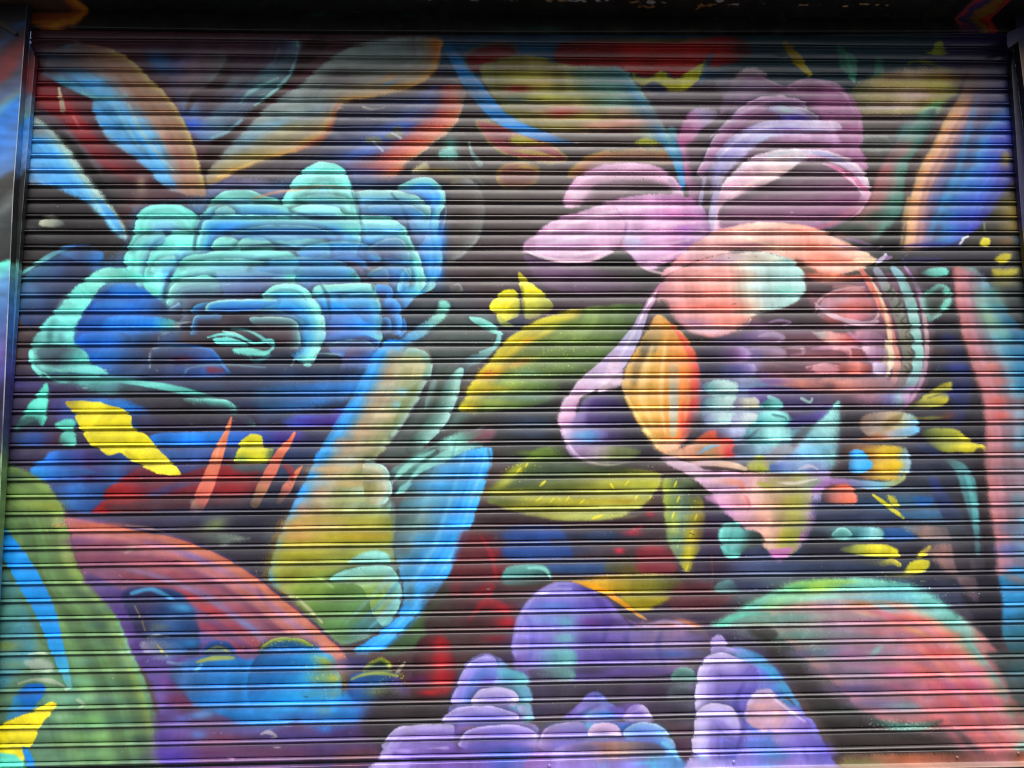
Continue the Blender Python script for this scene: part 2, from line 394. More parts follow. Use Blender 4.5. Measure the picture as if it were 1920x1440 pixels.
SP(1690,165,120,12,140,'d8d468',.7,1.4,.7); SP(1680,190,120,10,120,'d8d468'); SP(1680,212,110,6,60,'cfd070'); A(1740,212,20,9,-20,'70c49c',.8); A(1752,200,14,6,-20,'88d498',.7)
F([1610,240,1660,243,1664,252,1610,255], '4c504e', 6, .7); F([1612,262,1650,258,1668,268,1670,282,1620,286], Dg(0,'93aaa0',5,'5f6a64',16,'4c504e'), 4, .8)
F([1610,300,1650,296,1665,305,1650,318,1610,322], '47483f', 8, .6)
F([1732,214,1752,208,1740,250,1712,290,1695,330,1690,385,1672,422,1640,452,1560,446,1600,412,1626,380,1642,330,1662,290,1690,250],
  Lg(1630,330,1705,350,0,'9c6464',.35,'946a6c',.6,'628878',.85,'4a7c66',1,'34564c'), 4)
for a in [(1690,285,22,10,-50,'b07078',.6),(1660,320,16,10,-60,'b86c70',.6),(1665,350,18,12,-60,'a87478',.5),(1690,250,26,10,-50,'5c9c98',.7),(1640,410,40,14,-20,'3c5c4c',.7),(1600,430,30,10,0,'2c4438',.7),(1675,395,16,16,0,'4e8a70',.5)]: A(*a)
eJ = [1815,120,1793,180,1762,230,1737,280,1716,320,1703,360,1694,400,1691,435,1686,468]
F(eJ+[1700,472,1740,466,1785,458,1825,436,1852,408,1880,368,1897,330,1902,260,1902,180,1900,110],
  Eg(eJ, 0,'4a423c',6,'ac8c68',14,'c89c70',26,'a88074',42,'77647a',62,'56669c',80,'3c7cc4',96,'3360b8',125,'33409c',160,'2a2870'), 4)
T([1830,180,1806,270,1790,330,1760,395,1740,440], [8,12,14,14,8], '3a88cc', 10, .6); T([1800,220,1765,300,1735,360,1715,420], [4,7,7,4], 'c89a70', 4, .5)
A(1868,118,90,44,0,'151130',.95); A(1822,160,40,36,20,'3a2c30',.6); A(1885,180,40,40,0,'1e1a44',.7)  # hood shade painted into the mural colour over the leaf's upper end
T([1700,375,1692,415,1686,460], [8,10,6], 'd0aa7c', 4, .7); A(1882,300,10,14,0,'9a8c4c',.8); A(1868,258,20,16,0,'2c3c9a',.5)
F([1690,420,1680,470,1670,490,1620,470,1640,452,1672,424], '1e1f1e', 6)
F([1880,368,1920,350,1920,470,1860,470,1800,466,1830,436,1856,408], '26261f', 8)
A(1895,400,30,26,0,'8c7c3c',.8); A(1900,430,26,10,0,'a08c48',.5); A(1890,455,30,8,0,'7c5c34',.6); A(1912,452,14,10,0,'2c5c90',.7)
F([1836,452,1842,446,1852,452,1850,462,1842,466,1834,460], 'd0c83c', 2); T([1841,420,1842,436], [3,6], '7c9068', 2, .7)
F([1862,488,1878,478,1892,480,1886,490,1870,500], 'c0b830', 3, .9); F([1858,505,1880,508,1905,506,1900,518,1870,522,1858,516], 'b8b03a', 5, .9); A(1880,530,26,10,0,'8a8a2c',.5)
T([1800,450,1812,444], 4, 'ccd0dc', 1.5); T([1796,460,1804,448], [6,3], 'bcc4d4', 1.5)
T([1690,465,1740,460,1800,462], [4,7,4], '3a3a90', 5, .6); T([1690,490,1760,488], [10,6], '34356c', 5, .6)

F([838,360,880,338,905,345,915,400,905,450,880,482,838,500], '3f3938', 14, .8)
PT([876,338,896,350,906,376,909,402,905,430,893,456,876,474,860,486], [836,490,836,380,850,350], 0,'9aa6a4',9,'747a7a',30,'544f4d',70,'3f3837', soft=3, op=.9)
T([835,420,850,440,865,470], [10,14,8], '585452', 8, .5); A(940,400,60,40,0,'463e3e',.7); A(960,470,60,30,0,'4a3c40',.6); A(920,520,50,30,0,'403634',.7); A(1010,380,40,30,0,'4c4646',.7)
PT([845,540,858,534,866,540,868,548], [850,556], 0,'8c9088',6,'5c5450',18,'443a38', op=.8); T([820,520,838,528,852,542], [10,14,6], '5f5c56', 6, .5)
for a in [(790,600,50,40,-40,'2f4a64',.6),(850,570,40,24,0,'3c4c50',.6),(870,640,40,30,0,'31474c',.6),(960,610,40,24,0,'2f3c50',.6),(990,560,40,20,0,'443c44',.5),(1000,800,60,30,0,'2a3c60',.6),(980,860,40,16,0,'2c3c40',.5),(870,320,40,24,0,'585c58',.5),(930,370,50,20,0,'54524e',.6),(1030,330,30,20,0,'5c524c',.5),(700,520,60,20,0,'3c3c54',.5),(640,150,30,14,0,'3c3038',.5),(880,180,30,24,0,'4c4c58',.6),(760,190,50,12,0,'474a60',.6),(720,215,50,12,0,'4c4e60',.6),(1230,220,40,20,0,'645a64',.5),(1200,300,60,16,0,'5c5450',.4),(1660,280,24,30,0,'5c605c',.5),(1470,160,40,10,0,'55485c',.5)]: A(*a)
# ---- blue rose
F([75,700,95,600,160,520,240,470,260,400,330,385,560,340,640,330,820,345,830,420,830,520,845,580,800,640,720,710,660,760,480,790,320,745,180,725],
  Lg(200,400,500,780,0,'5a88b8',.3,'446a9c',.6,'303c60',1,'26303f'), 12)
F([40,545,70,500,115,478,150,470,190,475,194,510,160,530,120,560,95,600,50,610], Lg(60,500,160,560,0,'3c6c94',.4,'2c3f6c',1,'292a3a'), 4)
T([45,515,72,497,110,475,140,464,170,462], [5,8,9,7,3], ['4fa8b4','7cc8c4','5fa8c0','3a6ab0','2a4a90'], 3, .9)
F([118,477,150,469,192,472,194,490,150,492], Lg(110,480,194,480,0,'3a7cc0',.5,'3c5080',1,'2a6ec0'), 3, .8)
A(185,500,14,14,0,'2f6cc0',.6); A(95,535,50,14,0,'35405e',.6); A(60,545,18,10,0,'4f6c9c',.7); A(60,590,14,20,0,'2a3050',.6)
# petals, from the outside inwards
PT([806,548,824,520,830,490,828,455,822,430,824,405,836,388,835,364,822,345,800,336,772,340,748,352,733,364], [660,400,640,480,720,560], 0,TQ2,6,'72d0dc',14,'4aa0ea',34,'3f8ce4',58,'6a94d0',85,'66688c',120,'3c4054')
A(826,450,12,40,0,'3a86ea',.75); A(822,515,10,22,0,'3a84e4',.7); A(800,440,14,24,0,'8494c0',.5)
PT([640,374,675,361,710,357,760,363,795,378,808,400], [780,470,660,450,620,420], 0,'98e4d6',9,'84d0dc',26,'62a8e0',52,'5c7cac',85,'50526c')
PT([393,394,405,373,432,360,466,358,495,370,525,378], [560,430,420,430], 0,'78e6d2',12,'7cdccc',24,'6cc0e0',46,'4a8cd8',80,'465c98')
PT([528,392,546,352,566,327,592,309,622,307,645,318,656,340,664,364,675,395], [660,430,540,430], 0,'7ae8d4',34,'80e0d4',54,'6abce0',84,'4a8cd4',120,'3f68ac')
T([478,374,520,363,562,357,610,352,650,356], [3,7,6,3,2], 'd8906c', 4, .6)
PT([796,540,795,515,788,488,776,462,766,442,757,426,742,420,700,418], [650,420,620,520,720,600], 0,'8ae6da',10,'72dcd8',22,'58b8e4',44,'4884cc',76,'4c5880',115,'33384e')
PT([544,402,552,392,575,386,605,386,632,391,650,405,700,408,740,412], [740,440,560,450], 0,'80e6d2',10,'7cd4d4',26,'62a8e0',50,'4c7cbc',80,'566090')
PT([238,500,242,470,254,440,258,412,276,392,312,383,342,386,366,400,385,425], [400,520,290,560], 0,'6ce4cc',26,'72dece',44,'70bce0',66,'5a88cc',95,'6c70a0',130,'3f4a74')
PT([371,436,378,408,398,391,440,384,500,383,545,397], [560,470,400,470], 0,'74dcd4',8,'62bce0',24,'4290e8',50,'5080cc',80,'6874a0')
PT([406,400,416,391,430,389,444,399], [436,408,412,408], 0,TQ2,10,'74ccdc', op=.9)
PT([274,540,279,500,288,474,310,458,316,442,332,436,362,438,390,446], [420,560,320,575], 0,'6ce2cc',22,'70d8cc',42,'5aacdc',68,'427cc8',100,'464a74')
T([284,478,300,470,330,470], [4,9,6], '74dccc', 4, .6)
PT([372,466,380,430,394,411,440,407,520,408,600,411,655,412,672,422,677,440,672,468], [640,500,420,500], 0,'7ce2d2',9,'60c8e4',22,'3c98ee',44,'5a90d4',70,'7480ac')
A(660,430,22,12,0,'74dcd0',.8); A(655,458,20,10,0,'5cacec',.7); A(430,425,40,9,0,'3088ec',.7); A(560,432,60,9,0,'8c94bc',.6)
PT([446,470,470,448,500,443,560,442,602,444,618,456,622,474], [600,500,470,500], 0,'80e2d4',9,'7cd4dc',26,'6caad8',54,'7c88b0')
PT([400,466,408,452,424,446,442,449,456,460], [445,475,410,478], 0,'7ae2cc',14,'72d0cc',30,'4e90bc'); PT([446,462,458,449,478,445,500,452,520,466], [510,480,455,478], 0,'80e2d0',12,'7ccccc',28,'5c8cb8')
PT([306,585,312,555,322,530,334,505,345,489,362,480,386,478,404,472,450,467,510,468,548,474,560,490,565,512], [560,560,400,590,330,610], 0,'6ee4cc',20,'72d8cc',42,'70a8cc',75,'586a98',110,'3a3850')
T([350,492,385,481,420,474], [3,8,5], '8aeada', 3, .7); A(470,488,60,9,0,'68b4d0',.6); A(540,492,20,10,0,'6cd4d4',.7); A(400,505,60,10,0,'7cc8c8',.5)
PT([588,494,602,484,618,485,630,496], [610,506,592,504], 0,'70d4c0',6,'50a0a4', op=.9)
PT([612,495,640,482,668,482,690,496,702,520,706,545], [660,560,600,520], 0,'5c8cc8',8,'3f84d4',18,'6a6c8c',40,'544c5c', op=.9)
PT([560,510,575,500,620,499,655,504,674,520,680,545], [650,570,560,560], 0,'74dcd4',10,'58b4dc',28,'4880c4',54,'52587c')
PT([722,570,730,530,726,510,712,506,690,510], [690,540,706,570], 0,'a8a49c',7,'787880',20,'504e5c')
PT([745,545,758,510,772,508,770,535], [756,550], 0,'70c4dc',8,'4a94d0',24,'3c5484')
PT([310,606,318,560,330,535,352,524,400,520], [420,560,350,610], 0,'80dcca',10,'78b8c0',28,'5c7490',60,'3c3848')
T([450,542,462,532,480,534,490,545], [3,8,8,3], '4c6c9c', 3, .7)
PT([716,640,714,600,716,570,712,550,704,536,680,533,640,535,592,540], [590,580,620,660,680,670], 0,'8ce4d0',12,'74d4d8',30,'3f9cec',62,'3c74cc',95,'5c6094',130,'4c4258')
A(660,572,40,10,0,'62c4dc',.6); A(690,605,24,20,0,'3088f0',.8); A(630,575,30,9,0,'2484e8',.7); A(650,605,30,10,0,'5088dc',.5); T([600,556,640,552,700,556], [4,8,4], '3a4870', 3, .5)
PT([738,575,736,545,724,536,706,536], [712,560,722,580], 0,'4c94e0',12,'4a70b4',28,'4c4a60'); PT([754,625,752,580,744,562,724,560], [724,620], 0,'4490e0',14,'3c68b0',30,'30344c')
PT([736,622,732,600,720,597,714,604], [718,625], 0,'4a90dc',10,'3a5c98'); T([758,600,760,618,752,630], [5,8,6], '3a7cd0', 3, .8)
PT([496,556,512,541,532,534,556,535,574,544,590,560,602,580,611,605,611,635,602,660,580,690], [540,660,480,600,490,570], 0,'86e6d2',12,'78d8d4',26,'4cacec',44,'2f84e0',70,'4a5484',100,'352f3a')
T([500,556,530,546,560,549,576,565], [3,7,7,4], '4f8cac', 3, .5); T([596,640,604,625,606,600], [4,7,5], 'a8c0c8', 3, .4)
PT([712,645,706,668,680,700,640,716], [640,690,660,640,690,632], 0,'3f84e4',16,'4c70c0',44,'5a5074'); A(645,650,40,10,0,'5c5c84',.6); A(640,635,40,9,0,'4a7ad4',.5); A(672,625,50,8,0,'4c80dc',.5)
for q in ([283,470,300,452,322,440],[385,405,372,436,366,470],[545,398,590,410,650,412],[660,360,672,390,678,420],[735,366,760,400,768,440],[560,445,610,450,626,478],[702,545,690,510,665,500],[330,500,318,530,310,570],[620,600,616,560,600,530],[455,470,520,462,560,470]): T(q, [3,9,3], '26385c', 5, .55, e=0)
for q, inn, c_ in [([470,504,500,490,560,485,620,489,655,500,666,514],[600,520,520,515],1),([556,474,600,459,660,457,700,468,714,492],[660,490,600,490],1),([690,474,715,454,748,450,764,466,770,490],[740,490],2),([690,520,715,502,745,498,764,510,770,530],[730,530],1),([430,442,480,428,540,425,600,431,636,446],[560,452,480,452],1),([640,560,680,552,706,560,716,590,714,620],[680,600],1),([404,600,440,586,500,584,550,592,572,610],[520,606,440,606],1),([610,650,650,640,690,642,706,655],[670,668],2),([344,500,390,490,450,488,500,494],[450,508,390,508],0),([286,512,300,490,330,484],[330,510],0),([250,470,270,446,310,438],[310,460,275,470],0),([690,390,740,382,780,392,800,410],[760,412,710,405],1),([560,376,600,368,650,374,664,386],[620,390],0)]:
    PT(q, inn, *[(0,'80e0d2',6,'74d0d2',16,'60b4d4',28,'4a84bc'), (0,'6cc4dc',4,'50a0e0',14,'3f84d4',28,'40609c'), (0,'8cb8cc',4,'6c90b8',14,'54648c',28,'403f58')][c_], op=.62, soft=2, halo=.4)
# inner swirl
F([360,600,430,580,520,590,560,620,560,660,500,690,420,695,360,680,340,640], Lg(380,590,480,700,0,'4a4048',.4,'322c34',1,'252a3c'), 8)
PT([362,590,372,574,410,568,440,578], [430,590,390,600], 0,'3f94dc',5,'3a74c0',16,'34426a',40,'322c36')
PT([388,586,396,570,440,564,520,564], [500,580,430,590], 0,TQ2,6,'3f8cd8',18,'2f6cc4',40,'34405c')
PT([470,600,490,596,540,598,560,610,566,640,562,655], [530,650,490,620], 0,'86c0bc',8,'5c7c88',20,'4a3e48',40,'33292e')
T([392,634,420,628,450,632,480,645,510,640,512,655,490,664,460,660], [3,6,5,8,6,3], TQ, 1.6, .9)
F([402,637,425,633,452,640,468,650,430,650,410,646], TQ, 1.6)
T([420,622,440,626,456,632], [3,6,2], '8ae4d0', 1.5, .9); T([436,618,470,622,500,640,515,655], [3,5,6,4], '74d0c4', 2, .8)
F([440,654,470,652,500,660,512,656,505,668,470,668,445,664], '6fe0c8', 2); T([470,668,480,680,510,668], [3,8,3], '3f8c90', 4, .7)
T([300,640,305,620,340,608,380,604], [3,5,4,2], '9aaab0', 2, .8); T([288,645,296,632,320,624], [3,4,3], '88a0a8', 2, .7)
T([284,690,284,662,290,654,330,650,372,652,400,662,424,690,440,706], [4,5,5,6,7,10,8,4], ['8a94a0','a0a8b0','5c84b4','3f74c8','3a7cd8','2f78d8','2c70d0'], 2.5, .9)
F([300,660,390,655,420,690,430,706,330,712,290,700], Lg(300,660,430,705,0,'30364c',.5,'2c4078',1,'2c5cac'), 4)
F([390,690,402,688,424,694,420,700,395,702], '6a2430', 5, .9); A(345,675,22,7,0,'5c2838',.6)
PT([284,610,288,592,300,580,322,580,340,570], [345,600,310,615], 0,'7a9cb0',4,'4a6488',14,'33384c'); PT([362,628,366,600,380,592,420,590], [400,620], 0,'68a8c8',4,'3c6ca8',14,'302e3e')
# lower-left sweeping petal
F([150,600,180,560,215,540,260,540,300,560,320,590,300,640,260,690,200,700,150,660], Lg(170,560,300,640,0,'183f8c',.5,'1c62c8',.8,'2a4474',1,'33303e'), 5)
F([195,620,205,600,220,595,280,594,320,600,340,612,330,622,220,628], Lg(195,610,340,615,0,'1f6fd8',.6,'1c74e0',.85,'5cb8c0',1,'8a9494'), 3)
F([148,650,156,630,175,624,230,624,250,640,230,650], Lg(150,640,250,640,0,'1c5cc4',.6,'1c66d4',1,'28406c'), 3)
F([210,545,235,535,270,545,262,555,220,556], '2474d8', 5, .8); F([180,575,205,562,240,566,225,580,185,584], '2a6cc4', 5, .7)
eR = [63,690,61,660,66,640,84,612,108,585,132,555,160,528,190,507,225,503,256,510,278,525]
F(eR+[305,548,290,556,268,534,228,531,205,533,190,545,172,568,158,592,146,616,142,640,148,650,164,660,176,680,206,702,165,702,110,700,86,707],
  Lg(70,690,240,500,0,'3f6c74',.12,'6fc4b4',.3,TQ,.6,'66dcc4',.85,'7adcc0',1,'5cd0b8'), 2)
F([76,672,74,656,90,648,140,650,156,656,170,680,140,690,96,690], Lg(80,650,170,690,0,'4a6c74',.4,'3c4c5c',.8,'55b4a8',1,'68d4c0'), 4)
for a in [(98,632,7,14,0,'3c6c78',.6),(118,634,9,12,0,'48808a',.55),(104,605,8,10,20,'52948c',.5),(130,570,14,9,-40,'7ac8ac',.4)]: A(*a)
T([62,660,63,676,68,690,84,705], [7,7,7,8], '72dcc4', 2); F([90,702,180,704,205,722,100,718], Lg(90,700,210,720,0,'3a545e',.6,'4c8c88',1,'58b8a8'), 3)
F([150,712,240,712,340,728,400,744,455,764,478,790,440,792,360,776,260,752,180,736], Lg(200,712,330,790,0,'4f9c98',.3,'3c5c64',.7,'2c3540',1,'2c2e3a'), 8, .75)
T([86,700,110,715,150,716,215,714,260,718,330,730,400,748,450,765], [3,5,9,10,13,14,10,4], ['6cccb8','58b0a8','4c9c94','64d0bc','5cc4b0','58b8a8','4f9c98'], 3, .9)
PT([345,747,400,748,430,752,444,764,452,782], [430,780,380,770], 0,'78d8c4',5,'5cb4a4',14,'34505a',34,'272c36')
PT([452,776,466,778,476,788,482,800], [465,800,455,790], 0,'6cd0b8',8,'4a8c84',20,'2c3440')
F([230,730,340,745,430,775,440,800,330,796,260,776], Lg(240,730,430,800,0,'33343e',.5,'28252c',1,'2c2c3a'), 10, .9)
F([430,700,640,690,700,700,660,760,560,790,470,780], Lg(450,690,620,790,0,'2c3048',.5,'28385c',1,'25314c'), 10)
F([480,735,540,720,620,715,690,705,680,735,600,760,500,772], Lg(480,720,690,740,0,'25466c',.5,'1f5cac',1,'2b80e4'), 8, .8)
T([350,700,362,690,420,684,500,690], [3,5,5,2], '5c84a0', 3, .7); T([590,672,600,664,640,666], [3,5,3], '84a8b4', 2, .7); T([548,686,556,674,570,666], [3,5,2], '9cb8c4', 2, .7)

# ---- below the rose
T([22,715,60,722,100,730], [16,18,8], '3c3a72', 6, .8); A(60,735,40,10,0,'3c3058',.7)
F([100,752,150,746,220,748,280,770,300,800,250,810,160,800,110,790], Lg(100,750,300,800,0,'43346a',.4,'2f62ac',.7,'1c62c4',1,'2a3c6c'), 6)
F([240,780,300,776,330,800,420,800,440,770,480,770,480,800,420,806,300,830], '2c2238', 8, .8)
F([278,826,300,812,360,808,440,807,560,806,560,826,480,836,380,840,300,838], Lg(280,810,560,830,0,'1c66cc',.4,'1a70e0',.7,'2a48a0',1,'3a2c78'), 3)
F([300,842,440,840,440,862,330,868], Lg(300,842,440,860,0,'3a6cc4',1,'30407c'), 5, .8); F([330,870,400,872,420,890,340,890], '38407c', 6, .8)
F([62,890,66,874,84,862,100,848,122,843,200,842,262,850,300,880,270,905,200,916,120,912,80,905],
  Lg(62,870,290,890,0,'1c74dc',.25,'2a58b0',.5,'3a2c60',.75,'2c4c8c',1,'401c30'), 3)
F([64,888,70,874,110,876,170,880,180,888,120,895,70,896], Lg(64,880,180,890,0,'2384e8',.4,'2a5cac',1,'33508c'), 3, .9)
F([90,905,170,905,210,912,205,950,180,965,110,945], Lg(90,905,210,960,0,'30305c',.4,'2a5cb0',1,'1f2f5c'), 6)
F([180,962,192,945,205,918,225,902,260,882,285,875,340,888,400,870,440,872,475,890,490,900,470,930,380,950,300,958],
  Lg(190,950,470,880,0,'8c1a20',.2,'8a1c22',.4,'5c2838',.6,'6c2430',.8,'862026',1,'5a2a34'), 3)
F([280,930,330,905,400,898,350,912,300,935], '3a3c6c', 6, .7); F([205,945,300,935,400,925,480,935,400,962,240,966], '3a2a32', 8, .8)
F([412,862,430,872,460,884,480,895,500,880,470,866], '701c20', 4, .8); A(450,905,40,10,0,'7c2428',.7)
F([30,820,36,800,52,770,66,750,80,732,93,718,95,745,92,775,84,800,70,790,50,800], Lg(30,800,95,730,0,'3a6c6c',.3,'4cbc9c',1,'58dcb4'), 2)
F([36,790,60,782,78,786,76,802,44,806], '24343c', 5, .75)
F([108,798,118,790,130,787,144,790,145,802,145,838,112,832,120,810], Lg(145,800,105,835,0,'5cd8b4',.5,'58b8a0',1,'33283c'), 2)
F([35,812,110,812,105,838,40,836], Lg(35,815,110,830,0,'24365c',.5,'1c3f8c',1,'4a2438'), 4, .85); T([15,815,20,870], 14, '2b2e36', 6, .7)
F([128,754,172,754,215,762,247,776,250,797,262,806,282,820,300,842,318,860,333,875,343,889,325,890,300,888,274,877,262,868,248,862,232,850,205,852,190,845,177,838,165,822,157,810,148,790,138,770],
  Lg(130,755,300,870,0,'b0a43c',.2,'d8d03a',.4,'e6dc2c',.75,'e8e02c',1,'f0e844'), 1.6)
F([172,815,200,818,235,820,240,832,200,842,182,835], 'c4bc38', 4, .5); F([240,845,250,852,278,872,262,866,246,860], '8c8444', 3, .3)
T([185,800,240,805], [6,10], 'd0c838', 4, .5); T([185,835,205,850,232,846], [4,8,3], 'f2e83a', 2, .9)
T([436,784,428,810,412,850,398,890,384,925,368,962], [4,12,22,26,28,22], ['d8784c','e8845c','e88c64','dc7c64','d07060','7c504c'], 2, .95)
T([430,800,415,830,405,870], [3,5,3], 'f0a880', 3, .5); T([364,940,372,955], [10,14], '8a8070', 4, .5)
F([443,868,446,852,454,830,468,817,480,815,494,820,497,836,516,842,512,858,500,870,470,872], Lg(450,830,510,870,0,'d8d430',.5,'eae63a',1,'b8c040'), 1.8)
A(455,862,16,10,0,'5c7c50',.6); F([440,872,500,872,510,884,450,884], '3a5c64', 5, .8)
F([520,812,590,806,640,812,600,840,560,870,530,850], Lg(520,810,640,830,0,'45287c',.5,'2a2f60',1,'1f3c6c'), 5, .6)
F([530,790,560,778,620,772,680,762,660,800,600,800,550,800], Lg(530,790,670,780,0,'2a3c70',.4,'3a4cc0',.6,'48308c',1,'2a74d8'), 5)
A(600,790,40,6,0,'4a2a80',.7); F([510,840,600,840,590,870,540,900,515,880], Lg(510,850,600,870,0,'1c3c60',1,'223050'), 6, .6)
F([490,915,560,910,545,950,510,1000,470,980], '1c2236', 8, .8); F([300,960,520,955,520,1000,460,1010,380,985], Lg(300,960,500,1000,0,'343a58',.5,'2f3450',1,'22222e'), 8, .85)
A(405,985,24,14,-20,'8c9c60',.6); F([412,1000,440,1004,470,1010,440,1016,422,1022], '8ca08c', 4, .8); A(415,1010,30,12,0,'54605c',.7); A(505,1005,14,16,0,'3c4450',.7); T([545,930,530,1000,510,1060], [16,22,18], '2c2530', 8, .7)
T([554,812,544,830,528,850,512,880,496,910,480,945], [4,14,20,22,22,16], ['e87850','e88058','d87860','c86c5c','b07c5c','5c4c40'], 2, .95)
T([568,874,556,890,540,915,525,940], [4,12,18,10], ['ec7c50','e07c5c','b06c60','4c3838'], 2, .95); T([535,872,545,880,550,900], [10,14,6], '7c2430', 4, .8)
T([96,940,108,950,122,965,118,975], [3,8,8,4], '9c9088', 4, .75)

# ---- centre leaves
T([905,802,870,820,830,836,780,860,730,890,712,905], [5,10,16,18,14,5], ['7c98a0','84c4ac','72c0a4','5c9c8c','5a8c80','4c6c64'], 3, .9)
F([740,935,750,890,790,850,850,815,905,802,930,806,915,830,880,842,820,870,770,905], Lg(750,920,910,810,0,'2f3a36',.3,'5a9484',.5,'3c4c48',.7,'84ccb4',.85,'6ca890',1,'6c4c58'), 4)
for q in [[765,905,790,880,830,855,870,838],[735,905,770,870,815,845],[800,880,835,862,880,846],[745,925,775,905]]: T(q, [4,13,13,3], '88d6c0', 4, .85)
T([925,808,900,820,880,830], [3,6,3], '7c4450', 3, .7)
for a in [(860,690,24,30,-50,'5c706c',.6),(900,650,24,16,-40,'6c8888',.6),(840,790,40,14,-20,'6c9c8c',.6),(790,830,30,14,-30,'4c6058',.6),(910,600,20,8,20,'74b8a8',.6),(800,660,16,24,30,'5c7064',.6)]: A(*a)
F([830,596,860,592,900,598,935,616,930,650,890,690,860,720,860,760,830,810,780,850,740,870,720,850,780,760,810,690,805,650], '46524e', 8)
F([835,570,842,585,826,605,800,628,760,650,735,655,770,625,810,595], Lg(760,640,840,580,0,'3c74b4',.4,'5c90a8',.8,'7cc8ac',1,'80dcc0'), 3)
F([826,566,838,566,845,576,836,582,824,578], '78dcc0', 2.5); A(800,575,20,8,0,'4c5450',.6)
PT([880,596,905,599,925,610,938,622,944,630], [920,625,895,612], 0,'84e0cc',8,'6cc4ac',18,'3f5450')
T([936,626,934,642,922,656,900,662], [8,10,8,4], '86d4cc', 3, .9); T([918,660,900,672,880,680,862,705,840,745], [12,18,14,10,5], ['7cb4b0','6c94a0','4c5c60','54706c','3c4a48'], 4, .9)
PT([868,690,862,730,850,765,836,795,810,825], [780,850,760,840,800,780,830,720], 0,'8ac4b8',10,'7aac9c',24,'567c6c',50,'33443c')
T([815,720,808,745,800,765], [14,18,8], '8ab4ac', 3, .5); T([835,690,825,720,810,760,780,810], [10,14,12,6], '3c4c40', 5, .7)
# big blue-ochre leaf
eL1 = [745,640,725,640,703,672,690,700,675,735,655,765,640,790,622,820,595,855,578,890,562,925,545,960,525,1005,512,1050,506,1088]
F(eL1+[530,1108,560,1130,590,1160,612,1185,640,1205,690,1195,720,1172,742,1155,752,1120,748,1085,742,1060,738,1010,734,955,735,930,735,905,722,880,705,866,725,840,755,800,782,755,800,715,812,690,810,668,790,653],
  Eg(eL1, 0,'2f84e0',14,'4594e0',24,'7fa0b0',38,'a39478',60,'9c9c80',85,'8c9468',120,'8fa488',200,'8ca88c'), 2)
F([508,1085,520,1010,560,960,620,960,735,965,735,1030,700,1090,560,1110], Lg(520,960,600,1110,0,'b09c58',.3,'a8943c',.6,'98962c',1,'7c9040'), 14, .85)
F([545,1090,600,1075,735,1060,750,1120,740,1155,700,1185,640,1205,600,1175,560,1130], Lg(560,1080,680,1200,0,'8c9c38',.4,'5c8440',.8,'4c7848',1,'3c7078'), 10, .9)
for a in [(620,880,50,8,0,'c0a070',.7),(650,905,60,8,0,'b8a060',.7),(690,870,14,6,0,'c88850',.7),(600,930,20,10,0,'b89c8c',.6),(570,955,14,14,0,'c09c80',.7),(660,935,60,8,0,'98a05c',.6),(560,985,30,10,0,'c49c60',.7),(620,985,40,9,0,'aca078',.6),(690,985,30,10,0,'a8a448',.6),(560,1005,30,9,0,'c09858',.7),
          (680,1005,60,10,0,'b49c24',.7),(560,1040,40,10,0,'9c9c30',.7),(640,830,20,10,0,'b4987c',.6),(680,840,24,8,0,'b49c74',.6),(690,810,20,10,0,'b89c74',.6),(720,780,18,10,0,'c4b088',.6),(705,745,26,8,0,'b0987c',.6),(755,735,12,8,0,'84c4d8',.6),(745,760,10,8,0,'7ac4c8',.6),(720,730,20,9,0,'9cb8ac',.5),
          (760,690,22,14,-30,'a8a878',.6),(768,668,20,12,-30,'94b49c',.6),(650,865,30,8,0,'9cb0b4',.5),(600,905,26,8,0,'8cacc4',.6),(570,1065,40,8,0,'94a03c',.7)]: A(*a)
T([706,668,690,705,668,750,640,795,610,840], [10,16,18,18,14], '3f96ec', 4, .75)
PT([690,862,715,870,730,885,735,905,736,925,722,945], [690,940,680,880], 0,'a8d4c8',4,'94b8a4',16,'a0a488',40,'9c9c68')
PT([765,655,790,658,806,670,811,690,804,712], [770,710,755,680], 0,'9cd8c4',6,'8cc0a4',18,'9ca078',40,'9c9870', op=.8)
PT([800,715,788,745,768,780,735,822], [740,790,770,730], 0,'a8d0b8',6,'8cb098',14,'6c7c54', op=.7)
T([735,945,742,990,738,1020], [10,14,8], '6c9c8c', 5, .5)
F([655,1058,670,1042,690,1034,712,1032,728,1040,733,1058,700,1062], Lg(660,1040,735,1060,0,'7cb49c',.5,'84d4c0',1,'84d8c8'), 2.5)
PT([620,1085,650,1068,690,1060,730,1060,742,1070,750,1090,755,1112,748,1140,735,1165,720,1172], [700,1150,680,1100,640,1095], 0,'8ce0cc',10,'7cc4ac',24,'86a884',48,'80a050', op=.9)
T([585,1078,605,1085,625,1100], [3,5,3], '9cb878', 3, .6); T([560,1120,580,1140,605,1165], [5,7,5], 'c0c098', 2.5, .7)
